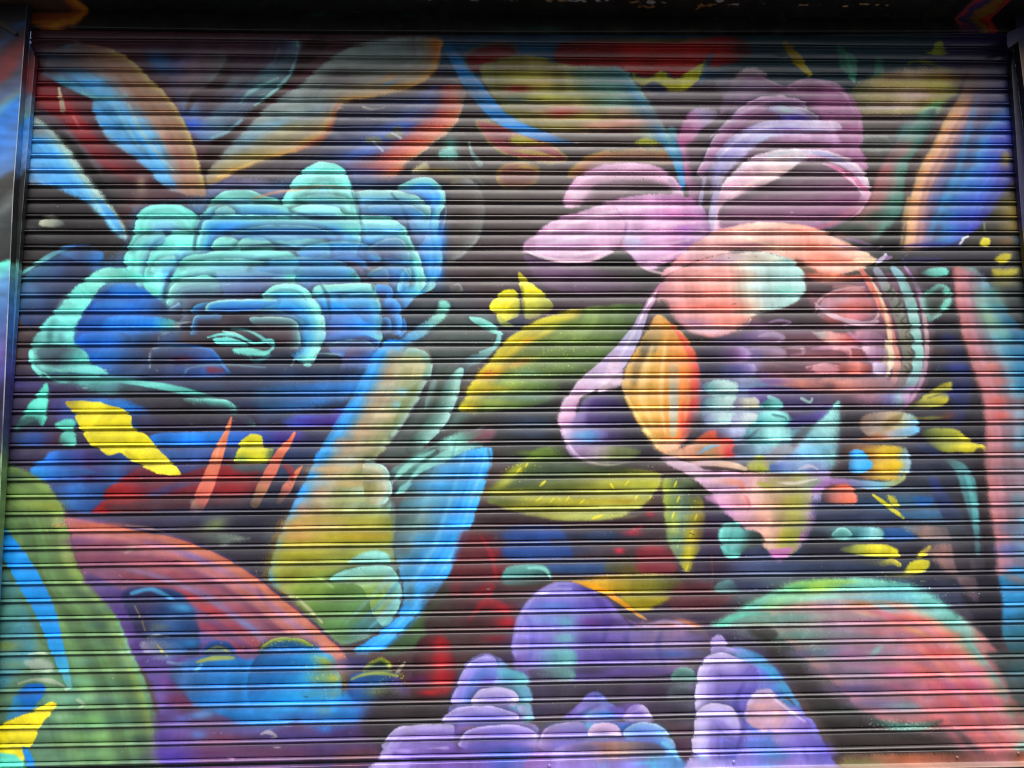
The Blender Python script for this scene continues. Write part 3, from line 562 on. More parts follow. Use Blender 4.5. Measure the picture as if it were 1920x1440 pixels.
# blue leaf to its right
eM = [912,838,925,848,916,888,902,930,886,980,870,1028,852,1060,832,1093,802,1132,770,1166,742,1194,708,1222]
F(eM+[664,1222,690,1200,722,1178,748,1150,758,1112,748,1065,740,1030,742,985,748,955,768,912,790,890,830,868,870,848],
  Eg(eM, 0,'3a94ea',30,'3a92e6',60,'4f94d0',85,'5c7c8c',120,'4c605c',180,'405050'), 2)
for d_, w_, c_, o_ in [(14,6,'7cbcf0',.5),(32,8,'2f78cc',.5),(50,10,'78b8e0',.5),(70,10,'4484b0',.5),(92,12,'7ca8b0',.45)]:
    T([v for i in range(1, len(eM)//2-1) for v in (eM[2*i]-d_, eM[2*i+1]-.3*d_)], [2, w_, w_, 2], c_, 5, o_)
for a in [(820,910,50,12,0,'3a94e8',.6),(800,940,50,12,-10,'58a0c8',.6),(780,985,30,14,0,'5c8074',.6),(760,1030,20,16,0,'465a5c',.7),(850,880,40,12,0,'4494e4',.6),(800,1095,30,20,-40,'3888d8',.6),(850,990,40,20,-60,'3092f0',.6),(770,1110,10,24,0,'4c6460',.6)]: A(*a)
T([860,846,885,838,905,836], [4,9,5], '74b8b4', 3, .8); T([915,842,920,870,908,900], [5,7,4], '5c6464', 3, .5)
T([708,1222,745,1196,775,1168,800,1136], [4,10,10,6], '2f86dc', 3, .8)
F([742,1200,790,1150,830,1105,850,1110,800,1160,800,1200,760,1222,720,1226], Lg(740,1200,850,1120,0,'3f5c40',.5,'46683c',1,'35402c'), 4, .9)
F([795,1110,850,1095,855,1170,800,1180], '332c2a', 8, .6)
# yellow dabs
F([918,578,932,556,950,546,962,545,972,552,976,570,974,592,955,601,940,606,930,592], Lg(925,560,980,600,0,'f0ea3a',.5,'e8e03c',.8,'a0a850',1,'3c4450'), 1.6)
F([972,513,986,524,1000,536,1014,548,1028,562,1038,580,1012,596,985,600,978,572,976,545], Lg(980,520,1020,600,0,'e8e034',.45,'ece83c',.7,'b4bc50',1,'584c44'), 1.6)
T([936,598,945,608,960,612], [10,12,5], '94a458', 3, .7); F([975,545,982,548,984,604,976,604], '24294a', 3, .5)
# leaves with yellow flecks
eQ = [864,772,872,745,884,720,902,695,920,676,938,650,962,630,985,612,1020,596,1060,584]
F(eQ+[1110,577,1180,570,1205,574,1190,605,1165,645,1140,680,1100,712,1060,736,1010,760,960,768,905,776],
  Eg(eQ, 0,'c8c440',8,'ccc030',22,'b0a43c',36,'64743c',60,'6c8448',95,'56703c',150,'48603c'), 2.5)
for a in [(920,700,20,8,-20,'e09034',.85),(975,680,26,8,-20,'d8a02c',.7),(960,720,30,8,0,'8cac50',.6),(920,730,40,7,0,'c4b838',.7),(920,755,40,6,0,'94a44c',.7),(1010,660,40,10,-20,'4a5c34',.6),(1060,610,50,10,-10,'64803c',.7),(1040,600,30,5,-10,'d0cc30',.8),(1020,625,30,6,-30,'c8c038',.7),(970,650,24,6,-40,'d8cc30',.7),(1040,690,50,8,0,'748c4c',.5),(990,700,30,8,0,'6c9074',.6),(1000,745,60,8,0,'5c8070',.7),(930,690,14,8,-40,'d0c43c',.6),(990,640,12,5,-20,'e0b040',.6)]: A(*a)
SP(1010,690,120,60,160,'dcd848',.7,1.6,.7); SP(1060,650,60,30,60,'d0d44c'); SP(940,720,60,30,50,'e0d040')
eRr = [914,938,930,906,958,880,985,858,1010,842,1040,836]
F(eRr+[1075,840,1110,852,1150,868,1200,880,1238,888,1236,905,1215,940,1175,964,1120,975,1060,976,985,966,935,950],
  Lg(1020,850,1060,975,0,'55702c',.25,'3c4c34',.42,'5c6834',.6,'8a8c34',.8,'96983c',1,'a0a858'), 2.5)
for a in [(970,880,30,8,-30,'b4b838',.7),(945,905,24,8,-30,'b4b440',.7),(960,925,60,8,0,'a8a430',.7),(1060,910,60,8,0,'606c34',.6),(1060,880,60,14,0,'38483a',.7),(1130,880,60,10,0,'3c4c34',.7),(1190,905,40,8,0,'aab038',.8),(1110,940,80,6,0,'b8ac34',.7),(1020,935,60,6,0,'bcc04c',.6),(1170,940,30,6,0,'b49c2c',.6),(1100,968,80,5,0,'b8c06c',.6),(1000,850,30,6,0,'6c8834',.7),(1225,910,14,8,0,'b8bc3c',.7)]: A(*a)
SP(1060,930,150,25,70,'ece23c'); SP(975,880,40,25,30,'e4dc3c')
for x, y, dx in [(968,882,8),(985,870,6),(1012,906,10),(1005,934,12),(1030,938,8),(1085,940,10),(1170,905,8),(1150,912,-6),(1215,930,8),(1110,967,24),(1190,930,6),(1060,935,6)]: T([x,y+5,x+dx,y-4], [2,4,2], 'e8de38', 1.5, .85)
F([1242,902,1262,896,1290,900,1312,930,1320,975,1318,1010,1302,1045,1290,1072,1276,1060,1256,1030,1246,985], Lg(1242,960,1320,970,0,'a4b448',.25,'78905c',.5,'66806c',.75,'a8a02c',1,'6c7840'), 2.5)
A(1300,920,24,24,0,'2c3228',.85); A(1275,900,20,12,0,'445030',.7); A(1262,985,10,20,0,'b8c458',.6); A(1295,1005,10,16,0,'b8ac28',.7); A(1290,1040,8,20,0,'c8c034',.8); A(1262,1010,14,10,0,'6c9478',.6); SP(1280,960,40,80,60,'e4e044')
for x, y in [(1262,908),(1268,935),(1258,965),(1300,970),(1292,1000),(1268,1020),(1285,1062)]: T([x,y+6,x+5,y-6], [2,3.5,2], 'e0e040', 1.5, .8)
# dark band under them
T([900,968,960,980,1080,985,1180,980,1240,950], [16,14,14,16,12], '33222a', 6, .8)
for a in [(990,1000,60,9,0,'1c3f8c',.9),(1000,1030,80,10,0,'1c3c86',.9),(1120,1005,60,8,0,'1e3050',.7),(1080,1060,70,8,0,'1f3c70',.8),(905,1010,20,14,0,'6c1c28',.85),(920,1035,26,12,0,'741c28',.85),(940,1070,20,14,0,'741e28',.7),(1185,998,16,6,0,'a0243c',.7),(1160,1032,9,6,0,'b82c44',.8),(1220,1030,22,10,0,'8c2838',.85),(1218,963,9,6,0,'901c30',.7),(1060,1090,60,8,0,'5c4c20',.7),(1200,1062,20,8,0,'7c2c34',.7),
          (1330,1000,26,40,0,'3a2038',.7),(1340,1060,30,20,0,'3a2036',.7),(960,970,60,6,0,'2a1c1c',.6)]: A(*a)
F([866,1000,888,996,906,1004,918,1030,928,1062,930,1092,900,1110,850,1124,848,1070], '5a222a', 6, .85); T([900,1002,914,1025,926,1055,930,1085], [5,8,10,8], '8c1e2c', 4, .8)
F([955,990,1045,988,1056,998,1052,1012,955,1014], '1f3f8c', 5, .85); F([955,1020,1060,1018,1070,1032,1064,1046,955,1048], '1f4088', 5, .85); F([1030,1054,1150,1052,1150,1072,1036,1074], '22437c', 6, .8); F([1110,996,1150,996,1150,1014,1110,1014], '26385c', 6, .7); F([1140,1052,1200,1052,1200,1074,1140,1072], '5c5420', 6, .7); F([1196,1030,1235,1024,1262,1040,1262,1075,1200,1074], '7c2a36', 5, .8); T([1188,992,1202,988], 8, 'a82a40', 3, .8)
F([868,1090,905,1086,950,1100,962,1140,960,1180,900,1190,866,1170], '40262c', 8, .8); T([880,1160,905,1130,925,1100], [8,12,8], '8a1e28', 5, .7); T([920,1122,945,1140,955,1165], [8,14,10], '8c222c', 6, .6)
F([940,1088,946,1068,965,1058,1000,1056,1024,1062,1036,1085,1020,1095,960,1096], Lg(980,1056,990,1096,0,'6cb4a8',.4,'4a8480',1,'2c3434'), 2.5); T([990,1064,1020,1066,1032,1084], [3,7,4], '7ccabc', 3, .8)
F([1072,1090,1130,1080,1200,1076,1270,1080,1275,1110,1240,1128,1215,1140,1190,1142,1160,1120,1110,1104], Lg(1080,1085,1270,1110,0,'d09c18',.3,'b89420',.55,'7c7420',.8,'6c6c24',1,'5c5a2c'), 4)
F([1150,1118,1230,1115,1262,1118,1230,1134,1205,1146,1180,1140], '988c1c', 4, .9); T([1075,1092,1115,1100,1150,1118,1185,1144,1210,1160], [8,12,10,8,4], ['d8a020','e0a01c','dc981c','d8981c','b88848'], 2, .95)
F([1270,1095,1380,1100,1340,1140,1260,1140], '5a2c34', 8, .8)
for a in [(905,1000,40,10,0,'40262a',.5),(905,1105,24,8,-40,'8c1c28',.6),(915,1130,16,8,0,'941c26',.6),(940,1140,24,8,0,'941c28',.7),(950,1165,22,10,0,'a41c26',.8),(930,1195,24,8,0,'701c28',.7),(880,1165,30,10,0,'3c2024',.6)]: A(*a)
F([776,1225,782,1205,795,1194,820,1190,838,1196,848,1212,856,1250,850,1290,830,1308,795,1318,770,1300,775,1260], Lg(776,1250,856,1250,0,'34242a',.5,'5c2026',.7,'781c24',1,'501c26'), 3)
for a in [(825,1215,10,24,0,'9c1c24',.7),(828,1250,14,20,0,'9c2026',.65),(826,1280,20,14,0,'a42028',.65),(810,1297,20,5,0,'b02028',.7),(785,1275,20,10,0,'4c1c50',.7)]: A(*a)
T([760,1240,752,1250,742,1262], [3,8,3], 'a4a890', 2, .8)

# ---- orchid, back petals
F([1278,300,1272,262,1280,235,1292,214,1310,208,1330,210,1344,218,1350,195,1362,170,1372,152,1392,134,1410,130,1428,136,1440,150,1448,160,1470,164,1490,156,1520,153,1555,158,1580,170,1596,188,1606,210,1612,240,1610,262,1612,285,1622,310,1600,330,1400,380,1310,400,1285,350],
  Lg(1290,220,1600,230,0,'a8709c',.15,'5f5060',.3,'86688a',.6,'875f7e',.8,'9c6590',1,'a8749c'), 3)
F([1365,172,1374,150,1394,133,1412,130,1428,137,1432,146,1400,150,1380,165], Lg(1400,130,1390,170,0,'b4a4b0',.5,'8c7c88',1,'7c6478'), 3)
F([1340,160,1360,150,1420,158,1450,168,1400,185,1360,188], '84788c', 6, .7)
T([1475,165,1500,154,1525,153,1560,160,1574,168], [3,5,6,4,2], 'b494b4', 3, .8); T([1420,145,1450,160,1490,172], [3,4,3], 'b09cae', 3, .7)
A(1480,200,50,10,0,'94688c',.6); A(1560,195,30,10,0,'a86c98',.6); T([1596,190,1607,215,1611,245,1612,270], [5,7,8,6], 'c084b4', 3, .7)
A(1550,240,40,8,0,'7a4a68',.5); A(1590,270,16,12,0,'a878a4',.6)
F([1272,272,1276,240,1290,218,1310,207,1335,209,1346,218,1338,232,1310,250,1290,275], Lg(1275,260,1340,210,0,'c06ca4',.4,'cc8abc',.8,'a090b4',1,'8c8098'), 3)
A(1285,262,14,12,0,'b8709c',.6); F([1285,280,1310,262,1325,240,1350,220,1372,200,1350,260,1320,310,1300,340], '54484e', 6, .8)
# ringed inner petals
PT([1305,330,1318,300,1330,272,1352,240,1380,212,1405,194,1440,183,1470,184,1495,190,1510,205], [1480,240,1400,260,1350,330], 0,'c8a8c8',8,'b088b0',20,'a474a0',36,'7c5a78',60,'54444f')
PT([1440,205,1460,200,1500,207,1525,218,1535,232], [1480,235], 0,'b4a4b8',6,'a49cb4',16,'8c70a0', op=.8)
T([1440,210,1460,206,1490,212,1510,222], [6,12,9,5], ['9c8ccc','9cb4d0','a4a4d0','b89cc4'], 4, .8); A(1485,225,24,5,0,'5a5cd0',.7); A(1470,212,14,5,0,'9cc0b4',.5)
F([1320,345,1330,310,1350,280,1376,255,1410,238,1440,228,1490,226,1540,228,1562,230,1572,236,1575,246,1560,250,1500,256,1460,262,1430,275,1400,292,1372,318,1350,345,1335,380], Lg(1330,330,1570,235,0,'8c84a8',.3,'b4a8d8',.5,'bcb0e0',.7,'b894c4',.9,'c0b4d8',1,'cfb8d8'), 2.5)
T([1340,335,1352,310,1375,285,1400,268], [6,12,12,6], '9c94d4', 4, .7); T([1400,252,1440,240,1470,238], [4,8,4], 'd4bcd8', 3, .7); A(1470,238,30,7,0,'a8a8ec',.7); A(1430,262,24,8,-20,'a4b8e0',.6)
F([1440,262,1500,256,1560,252,1570,262,1566,272,1500,268,1450,272,1400,290], Lg(1420,270,1570,262,0,'6c5468',.5,'a07aa0',1,'c49ac8'), 3, .9)
F([1352,345,1390,302,1440,278,1500,270,1560,280,1500,284,1440,292,1400,310,1370,345], '4c4049', 5, .8)
# the large curled petal
F([1322,440,1328,405,1340,375,1355,345,1380,318,1408,298,1440,287,1480,283,1520,283,1560,290,1595,304,1615,322,1626,345,1629,362,1624,382,1608,400,1585,412,1540,420,1480,425,1430,420,1380,430,1350,440],
  Eg([1322,440,1328,405,1340,375,1355,345,1380,318,1408,298,1440,287,1480,283,1520,283,1560,290,1595,304,1615,322,1626,345], 0,'dcd0dc',10,'dcbcd4',30,'c89cbc',55,'94708c',90,'7c5e74'), 2)
F([1345,400,1352,385,1375,372,1420,352,1450,335,1480,315,1500,305,1540,302,1570,312,1600,332,1612,350,1600,392,1560,412,1480,420,1400,425,1352,430],
  Lg(1450,320,1480,420,0,'584b52',.3,'6c5a66',.6,'7c5e74',1,'8c5c80'), 4)
F([1335,395,1350,362,1385,330,1420,308,1450,296,1490,290,1512,296,1490,312,1466,330,1440,345,1400,362,1368,378,1348,395], Lg(1350,380,1490,295,0,'d0a8c4',.4,'e4bccc',.7,'eed2d4',1,'dcd4e0'), 2.5)
T([1360,372,1400,350,1440,332,1470,318], [3,8,8,3], 'f0d4d0', 3, .7); T([1440,295,1470,290,1490,287], [6,8,4], 'b0d4d8', 3, .6); T([1500,288,1540,292,1570,304,1600,322,1615,345], [5,9,10,10,6], ['c4c0dc','a8a8dc','b8acd8','ccb4d4','d8b4d0'], 3, .85)
T([1540,310,1565,318,1590,336,1612,352,1624,362], [4,9,12,12,8], ['c890b4','d878a8','d4709c','dc80b0','e090b8'], 2.5, .9); T([1570,322,1595,342,1612,362], [3,6,3], 'ecd0e0', 2, .7)
T([1624,350,1622,375,1610,398,1590,412], [3,3,4,3], 'd89cb0', 2, .7); A(1590,400,24,8,-30,'b86c84',.5); A(1460,400,80,12,0,'84607c',.5); A(1420,360,40,10,-20,'4c4048',.6)
F([1480,424,1540,418,1590,412,1570,425,1540,434,1520,432], 'b478b4', 4, .6); T([1520,432,1560,420,1580,410], [3,6,3], 'a45064', 3, .7)
F([1560,432,1590,420,1610,426,1640,450,1610,456,1580,446], '2f3c34', 6, .7)
# stems in the centre
F([1296,470,1302,400,1308,365,1318,330,1330,330,1334,360,1330,410,1335,450,1320,475], '5c505c', 4, .9)
T([1305,462,1308,420,1312,375,1320,335], [10,10,9,6], ['a890b8','b8a8c8','a89cc0','8c84a0'], 2.5, .9); T([1328,440,1334,400,1342,365,1352,335], [14,14,12,8], ['b4a0c0','b0a8cc','a898c0','94889c'], 2.5, .85); T([1318,440,1322,390,1328,345], [7,7,5], '544854', 3, .8)
T([1348,410,1354,392,1364,380], [10,10,6], '6a5c64', 3, .7)
# left petals
F([1056,388,1060,362,1072,345,1092,328,1115,317,1150,310,1200,309,1232,316,1254,328,1270,345,1282,372,1250,398,1180,394,1110,386,1080,392],
  Eg([1056,388,1060,362,1072,345,1092,328,1115,317,1150,310,1200,309,1232,316,1254,328,1270,345], 0,'d8a8d0',10,'d4a4c4',24,'b08ca4',40,'76646e',70,'6a5660'), 2)
F([1120,350,1180,342,1240,346,1262,362,1240,378,1180,384,1120,386,1095,378], Lg(1120,345,1200,388,0,'73636c',.5,'66555e',1,'4e4248'), 5, .9)
A(1085,365,22,10,0,'dcb0d0',.8); A(1080,370,14,6,0,'e8d4e4',.6); A(1150,318,40,8,0,'d0a4cc',.6); T([1255,340,1268,365,1272,395], [10,12,8], '9c8ca8', 4, .6); SP(1180,330,70,14,50,'3a2c34')
F([978,475,981,462,990,450,1005,438,1022,425,1045,412,1080,401,1110,391,1150,378,1190,370,1240,366,1285,372,1318,395,1330,430,1325,452,1300,468,1270,485,1240,498,1220,506,1195,500,1180,480,1165,472,1150,474,1120,490,1095,494,1060,494,1030,490,1000,478],
  Lg(1000,450,1330,430,0,'c49cc0',.2,'d2a8cc',.45,'d4a8cc',.56,'c89cc4',.75,'c88cc0',.9,'b47cb0',1,'a078a4'), 2)
F([1020,430,1060,414,1120,396,1180,384,1250,384,1180,400,1100,415,1050,430], 'dcb8d8', 6, .5); T([1174,420,1168,445,1160,468], [3,5,8], ['a87cac','9c789c','b09098'], 3, .7)
F([1168,450,1172,436,1230,430,1320,432,1300,460,1250,490,1215,503,1190,496,1180,478], Lg(1175,450,1320,450,0,'c8b4dc',.2,'d4acd4',.6,'c88cbc',.8,'a87cb4',1,'b894b8'), 4, .85)
A(1250,428,24,7,0,'e4b8dc',.7); A(1260,398,24,8,0,'d88cc4',.6); A(1280,430,16,8,0,'b070bc',.6); A(1060,452,50,8,0,'c8b4d4',.6); A(1190,456,16,8,0,'c4c4e8',.6)
T([982,470,1000,479,1030,488,1060,492,1100,491,1125,484,1148,474], [3,6,8,9,8,7,4], ['e4d0e4','ecd8e8','f0d8e4','e8c8dc','ecd8e8'], 2.5, .85)
F([984,482,1010,486,1050,496,1100,497,1135,486,1160,474,1178,480,1192,498,1215,510,1240,516,1252,512,1235,530,1215,545,1180,556,1120,556,1060,550,1025,540,1002,520,990,500],
  Lg(990,490,1240,530,0,'6c5474',.25,'5e475f',.5,'553e58',.8,'3c3438',1,'343434'), 3)
F([1148,477,1165,473,1180,482,1192,500,1170,512,1120,508,1110,498], '2c2c2b', 4, .9); A(1040,512,50,10,0,'6c4c70',.6); A(1150,535,50,8,0,'5c4462',.6); A(1200,520,30,10,0,'343634',.7)
T([1195,498,1215,508,1240,514,1255,510], [3,5,4,2], 'c8b0bc', 2, .8)
for q, w_, c_ in [([1000,450,1060,424,1130,404,1190,392],[3,9,9,3],'ecd0e6'),([1020,462,1080,446,1150,434],[3,8,3],'dcc8e4'),([1040,480,1090,478,1140,466],[3,7,3],'f0dcec'),([1190,440,1240,424,1300,420],[3,9,4],'e6bede'),([1195,470,1240,462,1290,452],[3,9,3],'e2c4e2'),([1215,494,1250,484,1285,470],[3,7,3],'ecc8dc'),([1180,400,1230,388,1280,392],[3,8,3],'dcb0d8'),([1070,360,1100,335,1150,322,1200,318],[3,8,8,3],'e2bcd8'),([1370,330,1420,306,1470,294,1520,290],[3,7,7,3],'f2e2ec'),([1330,260,1380,220,1430,196,1480,192],[3,7,7,3],'c8a8cc'),([1345,300,1385,262,1440,240,1510,236],[3,7,7,3],'d4ccf0'),([1490,160,1540,160,1580,180,1600,215],[3,6,6,3],'c49cbe')]: T(q, w_, c_, 4, .6)
for q, w_, c_ in [([1010,470,1050,466,1100,462],[3,6,3],'b088b8'),([1200,452,1250,440,1310,438],[3,6,3],'a878b4'),([1150,390,1172,420,1168,450],[3,5,4],'a880b0')]: T(q, w_, c_, 4, .45)
# peach petals
F([1238,520,1255,498,1280,475,1305,455,1335,438,1370,427,1410,420,1450,419,1490,422,1525,430,1560,444,1590,458,1620,474,1642,489,1630,500,1600,511,1560,516,1520,512,1490,500,1460,484,1430,474,1390,472,1350,478,1310,490,1270,508],
  Lg(1250,500,1630,495,0,'dc9ca4',.15,'dca4b0',.3,'e0a8a4',.45,'e8b8ac',.58,'e8ac9c',.7,'e49480',.85,'eeb4a0',1,'f4d4ac'), 2)
T([1340,445,1400,428,1450,424,1500,430,1545,446], [3,7,10,9,4], ['e8b8b4','f0c8b0','f4ccb8','f0bca4','e8a898'], 3, .75); A(1540,480,40,9,10,'e8826c',.6); A(1570,492,40,6,0,'f09c84',.6); A(1470,470,50,7,10,'f0b090',.6); A(1420,447,50,8,0,'e4a090',.5)
T([1600,490,1625,490,1640,488], [8,10,5], 'f8e4c4', 3, .8); T([1400,450,1440,462,1470,476], [3,5,3], 'f4e0b8', 3, .5)
A(1400,462,40,5,0,'6c3c58',.5); F([1560,446,1580,450,1600,448,1622,458,1630,470,1612,468,1590,458], '4a4850', 4, .8)
F([1480,500,1500,496,1530,510,1580,518,1620,520,1605,530,1570,532,1530,534,1500,522], Lg(1500,505,1610,525,0,'b4685c',.5,'e89478',1,'d87c68'), 3, .95)
F([1490,488,1512,498,1530,512,1510,516,1494,505], '4c3c28', 4, .8)
F([1230,560,1238,535,1255,515,1285,499,1320,486,1360,479,1400,475,1440,477,1475,485,1495,500,1508,520,1510,542,1500,560,1480,575,1450,586,1425,590,1405,598,1395,612,1370,628,1330,634,1295,626,1268,608,1248,585],
  Lg(1245,560,1510,535,0,'b07c84',.12,'c88888',.3,'d88a80',.48,'dc968a',.6,'c8b4a0',.72,'b0ccc4',.9,'a4d4cc',1,'a8d8d0'), 2)
F([1290,500,1330,486,1380,478,1430,477,1470,486,1440,496,1370,498,1310,506], Lg(1290,500,1470,486,0,'d8a8b4',.4,'b4a8c4',.7,'dcc8b8',1,'d8e4cc'), 4, .7)
A(1330,518,60,8,0,'e0a8a4',.6); A(1340,575,60,8,0,'e07c6c',.7); A(1380,600,30,8,0,'dc8474',.7); A(1300,608,30,10,0,'b88ca8',.7); A(1330,622,40,8,0,'c8b0c8',.6); T([1405,600,1398,612,1380,624], [5,6,4], 'f0d8c8', 2, .7); A(1470,545,24,10,0,'7cd4b4',.5)
F([1236,565,1250,570,1256,585,1270,606,1296,626,1330,636,1340,642,1300,645,1262,622,1240,596], '373231', 5, .9)
# darker right-hand heart of the orchid
F([1500,520,1540,530,1590,528,1640,520,1680,512,1712,505,1728,540,1742,590,1746,650,1738,710,1720,750,1690,770,1620,780,1560,770,1500,740,1420,720,1360,690,1330,650,1390,615,1430,592,1490,572,1512,545],
  Lg(1380,640,1700,640,0,'5c4754',.3,'6a4a56',.6,'7c4c56',.8,'6c4a5c',1,'584450'), 4)
F([1424,590,1450,586,1490,572,1510,550,1520,575,1560,590,1540,620,1470,625,1430,610], '352f33', 5, .85); F([1510,522,1530,532,1570,538,1600,536,1570,548,1530,556,1512,545], '3a3034', 4, .8)
F([1530,590,1535,570,1555,552,1585,543,1612,540,1625,556,1636,575,1636,592,1610,604,1575,606,1545,602], Lg(1535,580,1640,575,0,'a08498',.3,'c07070',.6,'b46870',.9,'945868',1,'5c4a58'), 3)
A(1560,575,18,14,0,'b89cb4',.5); A(1590,575,30,8,0,'d0746c',.6); A(1600,548,18,6,0,'c49c94',.7)
T([1560,598,1590,606,1620,610,1640,606], [3,9,10,4], 'b898b0', 3, .8); F([1470,595,1530,585,1600,615,1560,620,1500,615], '3c3338', 5, .7)
T([1440,606,1460,602,1480,606,1465,612], [3,5,3,3], 'a888b4', 2, .7); F([1390,625,1430,618,1465,628,1468,642,1440,645,1400,640], Lg(1390,630,1465,635,0,'5c4470',1,'a890bc'), 3, .9); A(1420,612,30,8,0,'7c6080',.6)
F([1520,622,1560,625,1590,630,1610,640,1600,655,1570,652,1540,640], Lg(1520,625,1610,645,0,'a8b4b0',.3,'c89490',.7,'c4686c',1,'a4586c'), 3, .85); T([1580,610,1590,625,1610,640,1640,650], [3,6,6,3], 'b484a8', 3, .6); A(1560,600,20,8,0,'c45c54',.5)
F([1395,660,1430,650,1468,658,1470,672,1440,678,1400,674], Lg(1395,660,1470,668,0,'74607c',1,'a890a8'), 3, .8); T([1470,655,1500,652,1503,664,1480,668], [3,8,6,3], 'b490a4', 3, .6)
T([1520,655,1560,652,1585,658,1592,672,1588,690], [3,8,12,10,5], ['a878a0','cc94ac','d08c94','c47c7c'], 3, .85); F([1588,660,1615,660,1618,690,1600,700,1590,685], 'a0585c', 4, .8)
F([1614,652,1640,652,1652,670,1655,690,1640,690,1625,680], Lg(1614,660,1655,680,0,'d8a4c0',.5,'9c6c90',1,'7c5878'), 2.5, .9)
F([1510,690,1540,684,1570,690,1575,700,1540,702,1515,698], 'c87884', 3, .85); F([1560,680,1610,680,1622,695,1600,705,1570,700], 'c05c54', 4, .7); A(1490,695,30,8,0,'6c4450',.6); A(1420,690,40,10,0,'56424c',.6)
F([1610,680,1630,682,1635,698,1624,704,1612,700], '3c2c34', 3, .8); A(1650,700,20,8,0,'b8a8c8',.7)
F([1540,712,1600,706,1660,716,1650,735,1590,740,1530,730], Lg(1540,715,1660,725,0,'c88478',.5,'7c4c54',1,'a0787c'), 4, .8)
F([1330,640,1380,632,1420,650,1430,690,1400,716,1350,712,1322,690], Lg(1330,660,1430,680,0,'4a4054',.5,'5c4c80',1,'8070a0'), 8, .8)
for a in [(1360,655,24,9,0,'7c4c84',.6),(1395,668,20,9,0,'9c80b0',.7),(1370,698,30,9,0,'46508c',.7),(1405,700,12,10,0,'a48cc0',.6),(1345,690,16,12,0,'3a3a4c',.6),(1480,640,50,12,0,'644a54',.6),(1540,672,50,10,0,'7c5058',.6),(1470,690,50,12,0,'5c4450',.7),(1600,735,40,9,0,'a0706c',.6),(1560,720,40,8,0,'a87870',.6),(1490,620,40,8,0,'75607c',.5),(1620,575,24,14,0,'c87870',.6),(1575,560,18,10,0,'b090a0',.6),(1610,612,30,6,0,'c0a0a8',.5)]: A(*a)
T([1490,610,1540,622,1590,618,1636,606], [3,8,10,5], '40343a', 4, .7); T([1450,680,1500,690,1560,684,1600,690], [3,7,7,3], '46343e', 4, .6); T([1526,586,1532,566,1556,550,1590,541,1618,540], [3,5,5,4,2], 'd8b4b8', 2.5, .7); T([1640,560,1644,590,1630,606], [3,5,3], 'dcb0b4', 2.5, .6); T([1560,655,1600,652,1622,660], [3,5,3], 'd8b0c0', 2.5, .6)
T([1510,690,1545,683,1575,690], [3,5,3], 'dca0a8', 2.5, .7)
# scalloped rings round its right side
rings = [([1612,508,1626,530,1644,562,1660,600,1670,640,1678,672,1676,705,1662,735],14,['d87c6c','dc7c6c','e0806c','dc8470','d88c7c','d49484','c89084','b08078']),
         ([1640,508,1656,535,1674,566,1686,602,1694,640,1699,670,1694,705,1678,735],22,['8c94ac','84908c','788478','7c8474','808470','787c6c','807c74','947c88']),
         ([1672,504,1688,528,1703,566,1710,602,1715,640,1718,670,1712,705,1696,735,1676,755],20,['80b0c4','84c4c4','8cccc4','90cfc4','8cccc0','88ccbc','84bcbc','84a4b8','a08ca8']),
         ([1694,502,1712,530,1724,566,1730,602,1734,640,1733,675,1725,712,1708,745,1685,770],9,['a87cb8','b090c4','b09cb8','b8a0a4','b8a0a0','b898a8','b494ac','b488b0','b48cb0']),
         ([1657,640,1668,665,1666,690],9,['d8c8a8','d8ccb0','c8bca8'])]
for q, w_, c_ in rings: T(q, [w_*.6, w_*.9, w_, w_, w_, w_, w_*.8], c_, 3, .85)
for a in [(1662,560,9,8,0,'5a4c4c',.6),(1690,560,8,7,0,'5c6460',.5),(1674,590,8,6,0,'4c443c',.6),(1700,618,8,6,0,'50584c',.6),(1686,645,10,6,0,'4c4a3c',.6),(1690,700,12,8,0,'6c6464',.6),(1655,735,20,12,-30,'7c6470',.6),(1690,745,16,10,-40,'8c7890',.6),(1632,690,10,12,0,'8c7c9c',.6),(1620,735,30,10,0,'84545c',.6)]: A(*a)
T([1628,520,1648,560,1662,610,1666,660,1660,705], [3,6,8,9,7], 'd8c8a4', 2.5, .8); T([1645,700,1655,680,1660,650], 10, 'c8c49c', 3, .6)
for x, y in [(1672,555),(1683,585),(1692,612),(1700,640),(1704,668),(1697,695)]: T([x-6,y-8,x+1,y,x-5,y+9], [3,4,3], '4a4a3c', 2, .7)
T([1700,505,1720,502,1740,500], [8,4,2], '9c7ca0', 3, .0)
T([1640,495,1655,484,1657,480], [8,9,6], 'd0c8e4', 2, .9); T([1660,486,1668,484], [9,4], 'a47cb0', 2, .8); T([1560,462,1600,468,1640,470,1650,462], [3,4,5,3], '9c7ca8', 3, .6)
T([1585,450,1610,455,1630,462], [3,6,4], '8c6c90', 3, .6)
for x, y, d in [(1668,540,10),(1684,566,11),(1695,590,11),(1702,614,12),(1707,640,12),(1709,666,12),(1704,692,11)]: T([x-5, y-d, x, y-3, x-1, y+4, x-8, y+d], [2,5,5,2], '3f3f38', 2.5, .75)
F([1306,652,1340,648,1385,650,1402,658,1402,668,1370,672,1310,670], Lg(1306,660,1402,660,0,'322e3c',.5,'54406c',.8,'84689c',1,'b098c0'), 3, .8); F([1310,684,1350,680,1400,682,1415,690,1414,701,1370,704,1312,702], Lg(1310,690,1415,690,0,'30304a',.4,'3c3f78',.75,'7060a0',1,'b0a0cc'), 3, .8)
F([1380,716,1420,712,1460,716,1480,732,1440,740,1390,736], Lg(1380,720,1480,730,0,'6c84bc',.4,'4c50a0',.8,'6c4c90',1,'6c5070'), 4, .75)
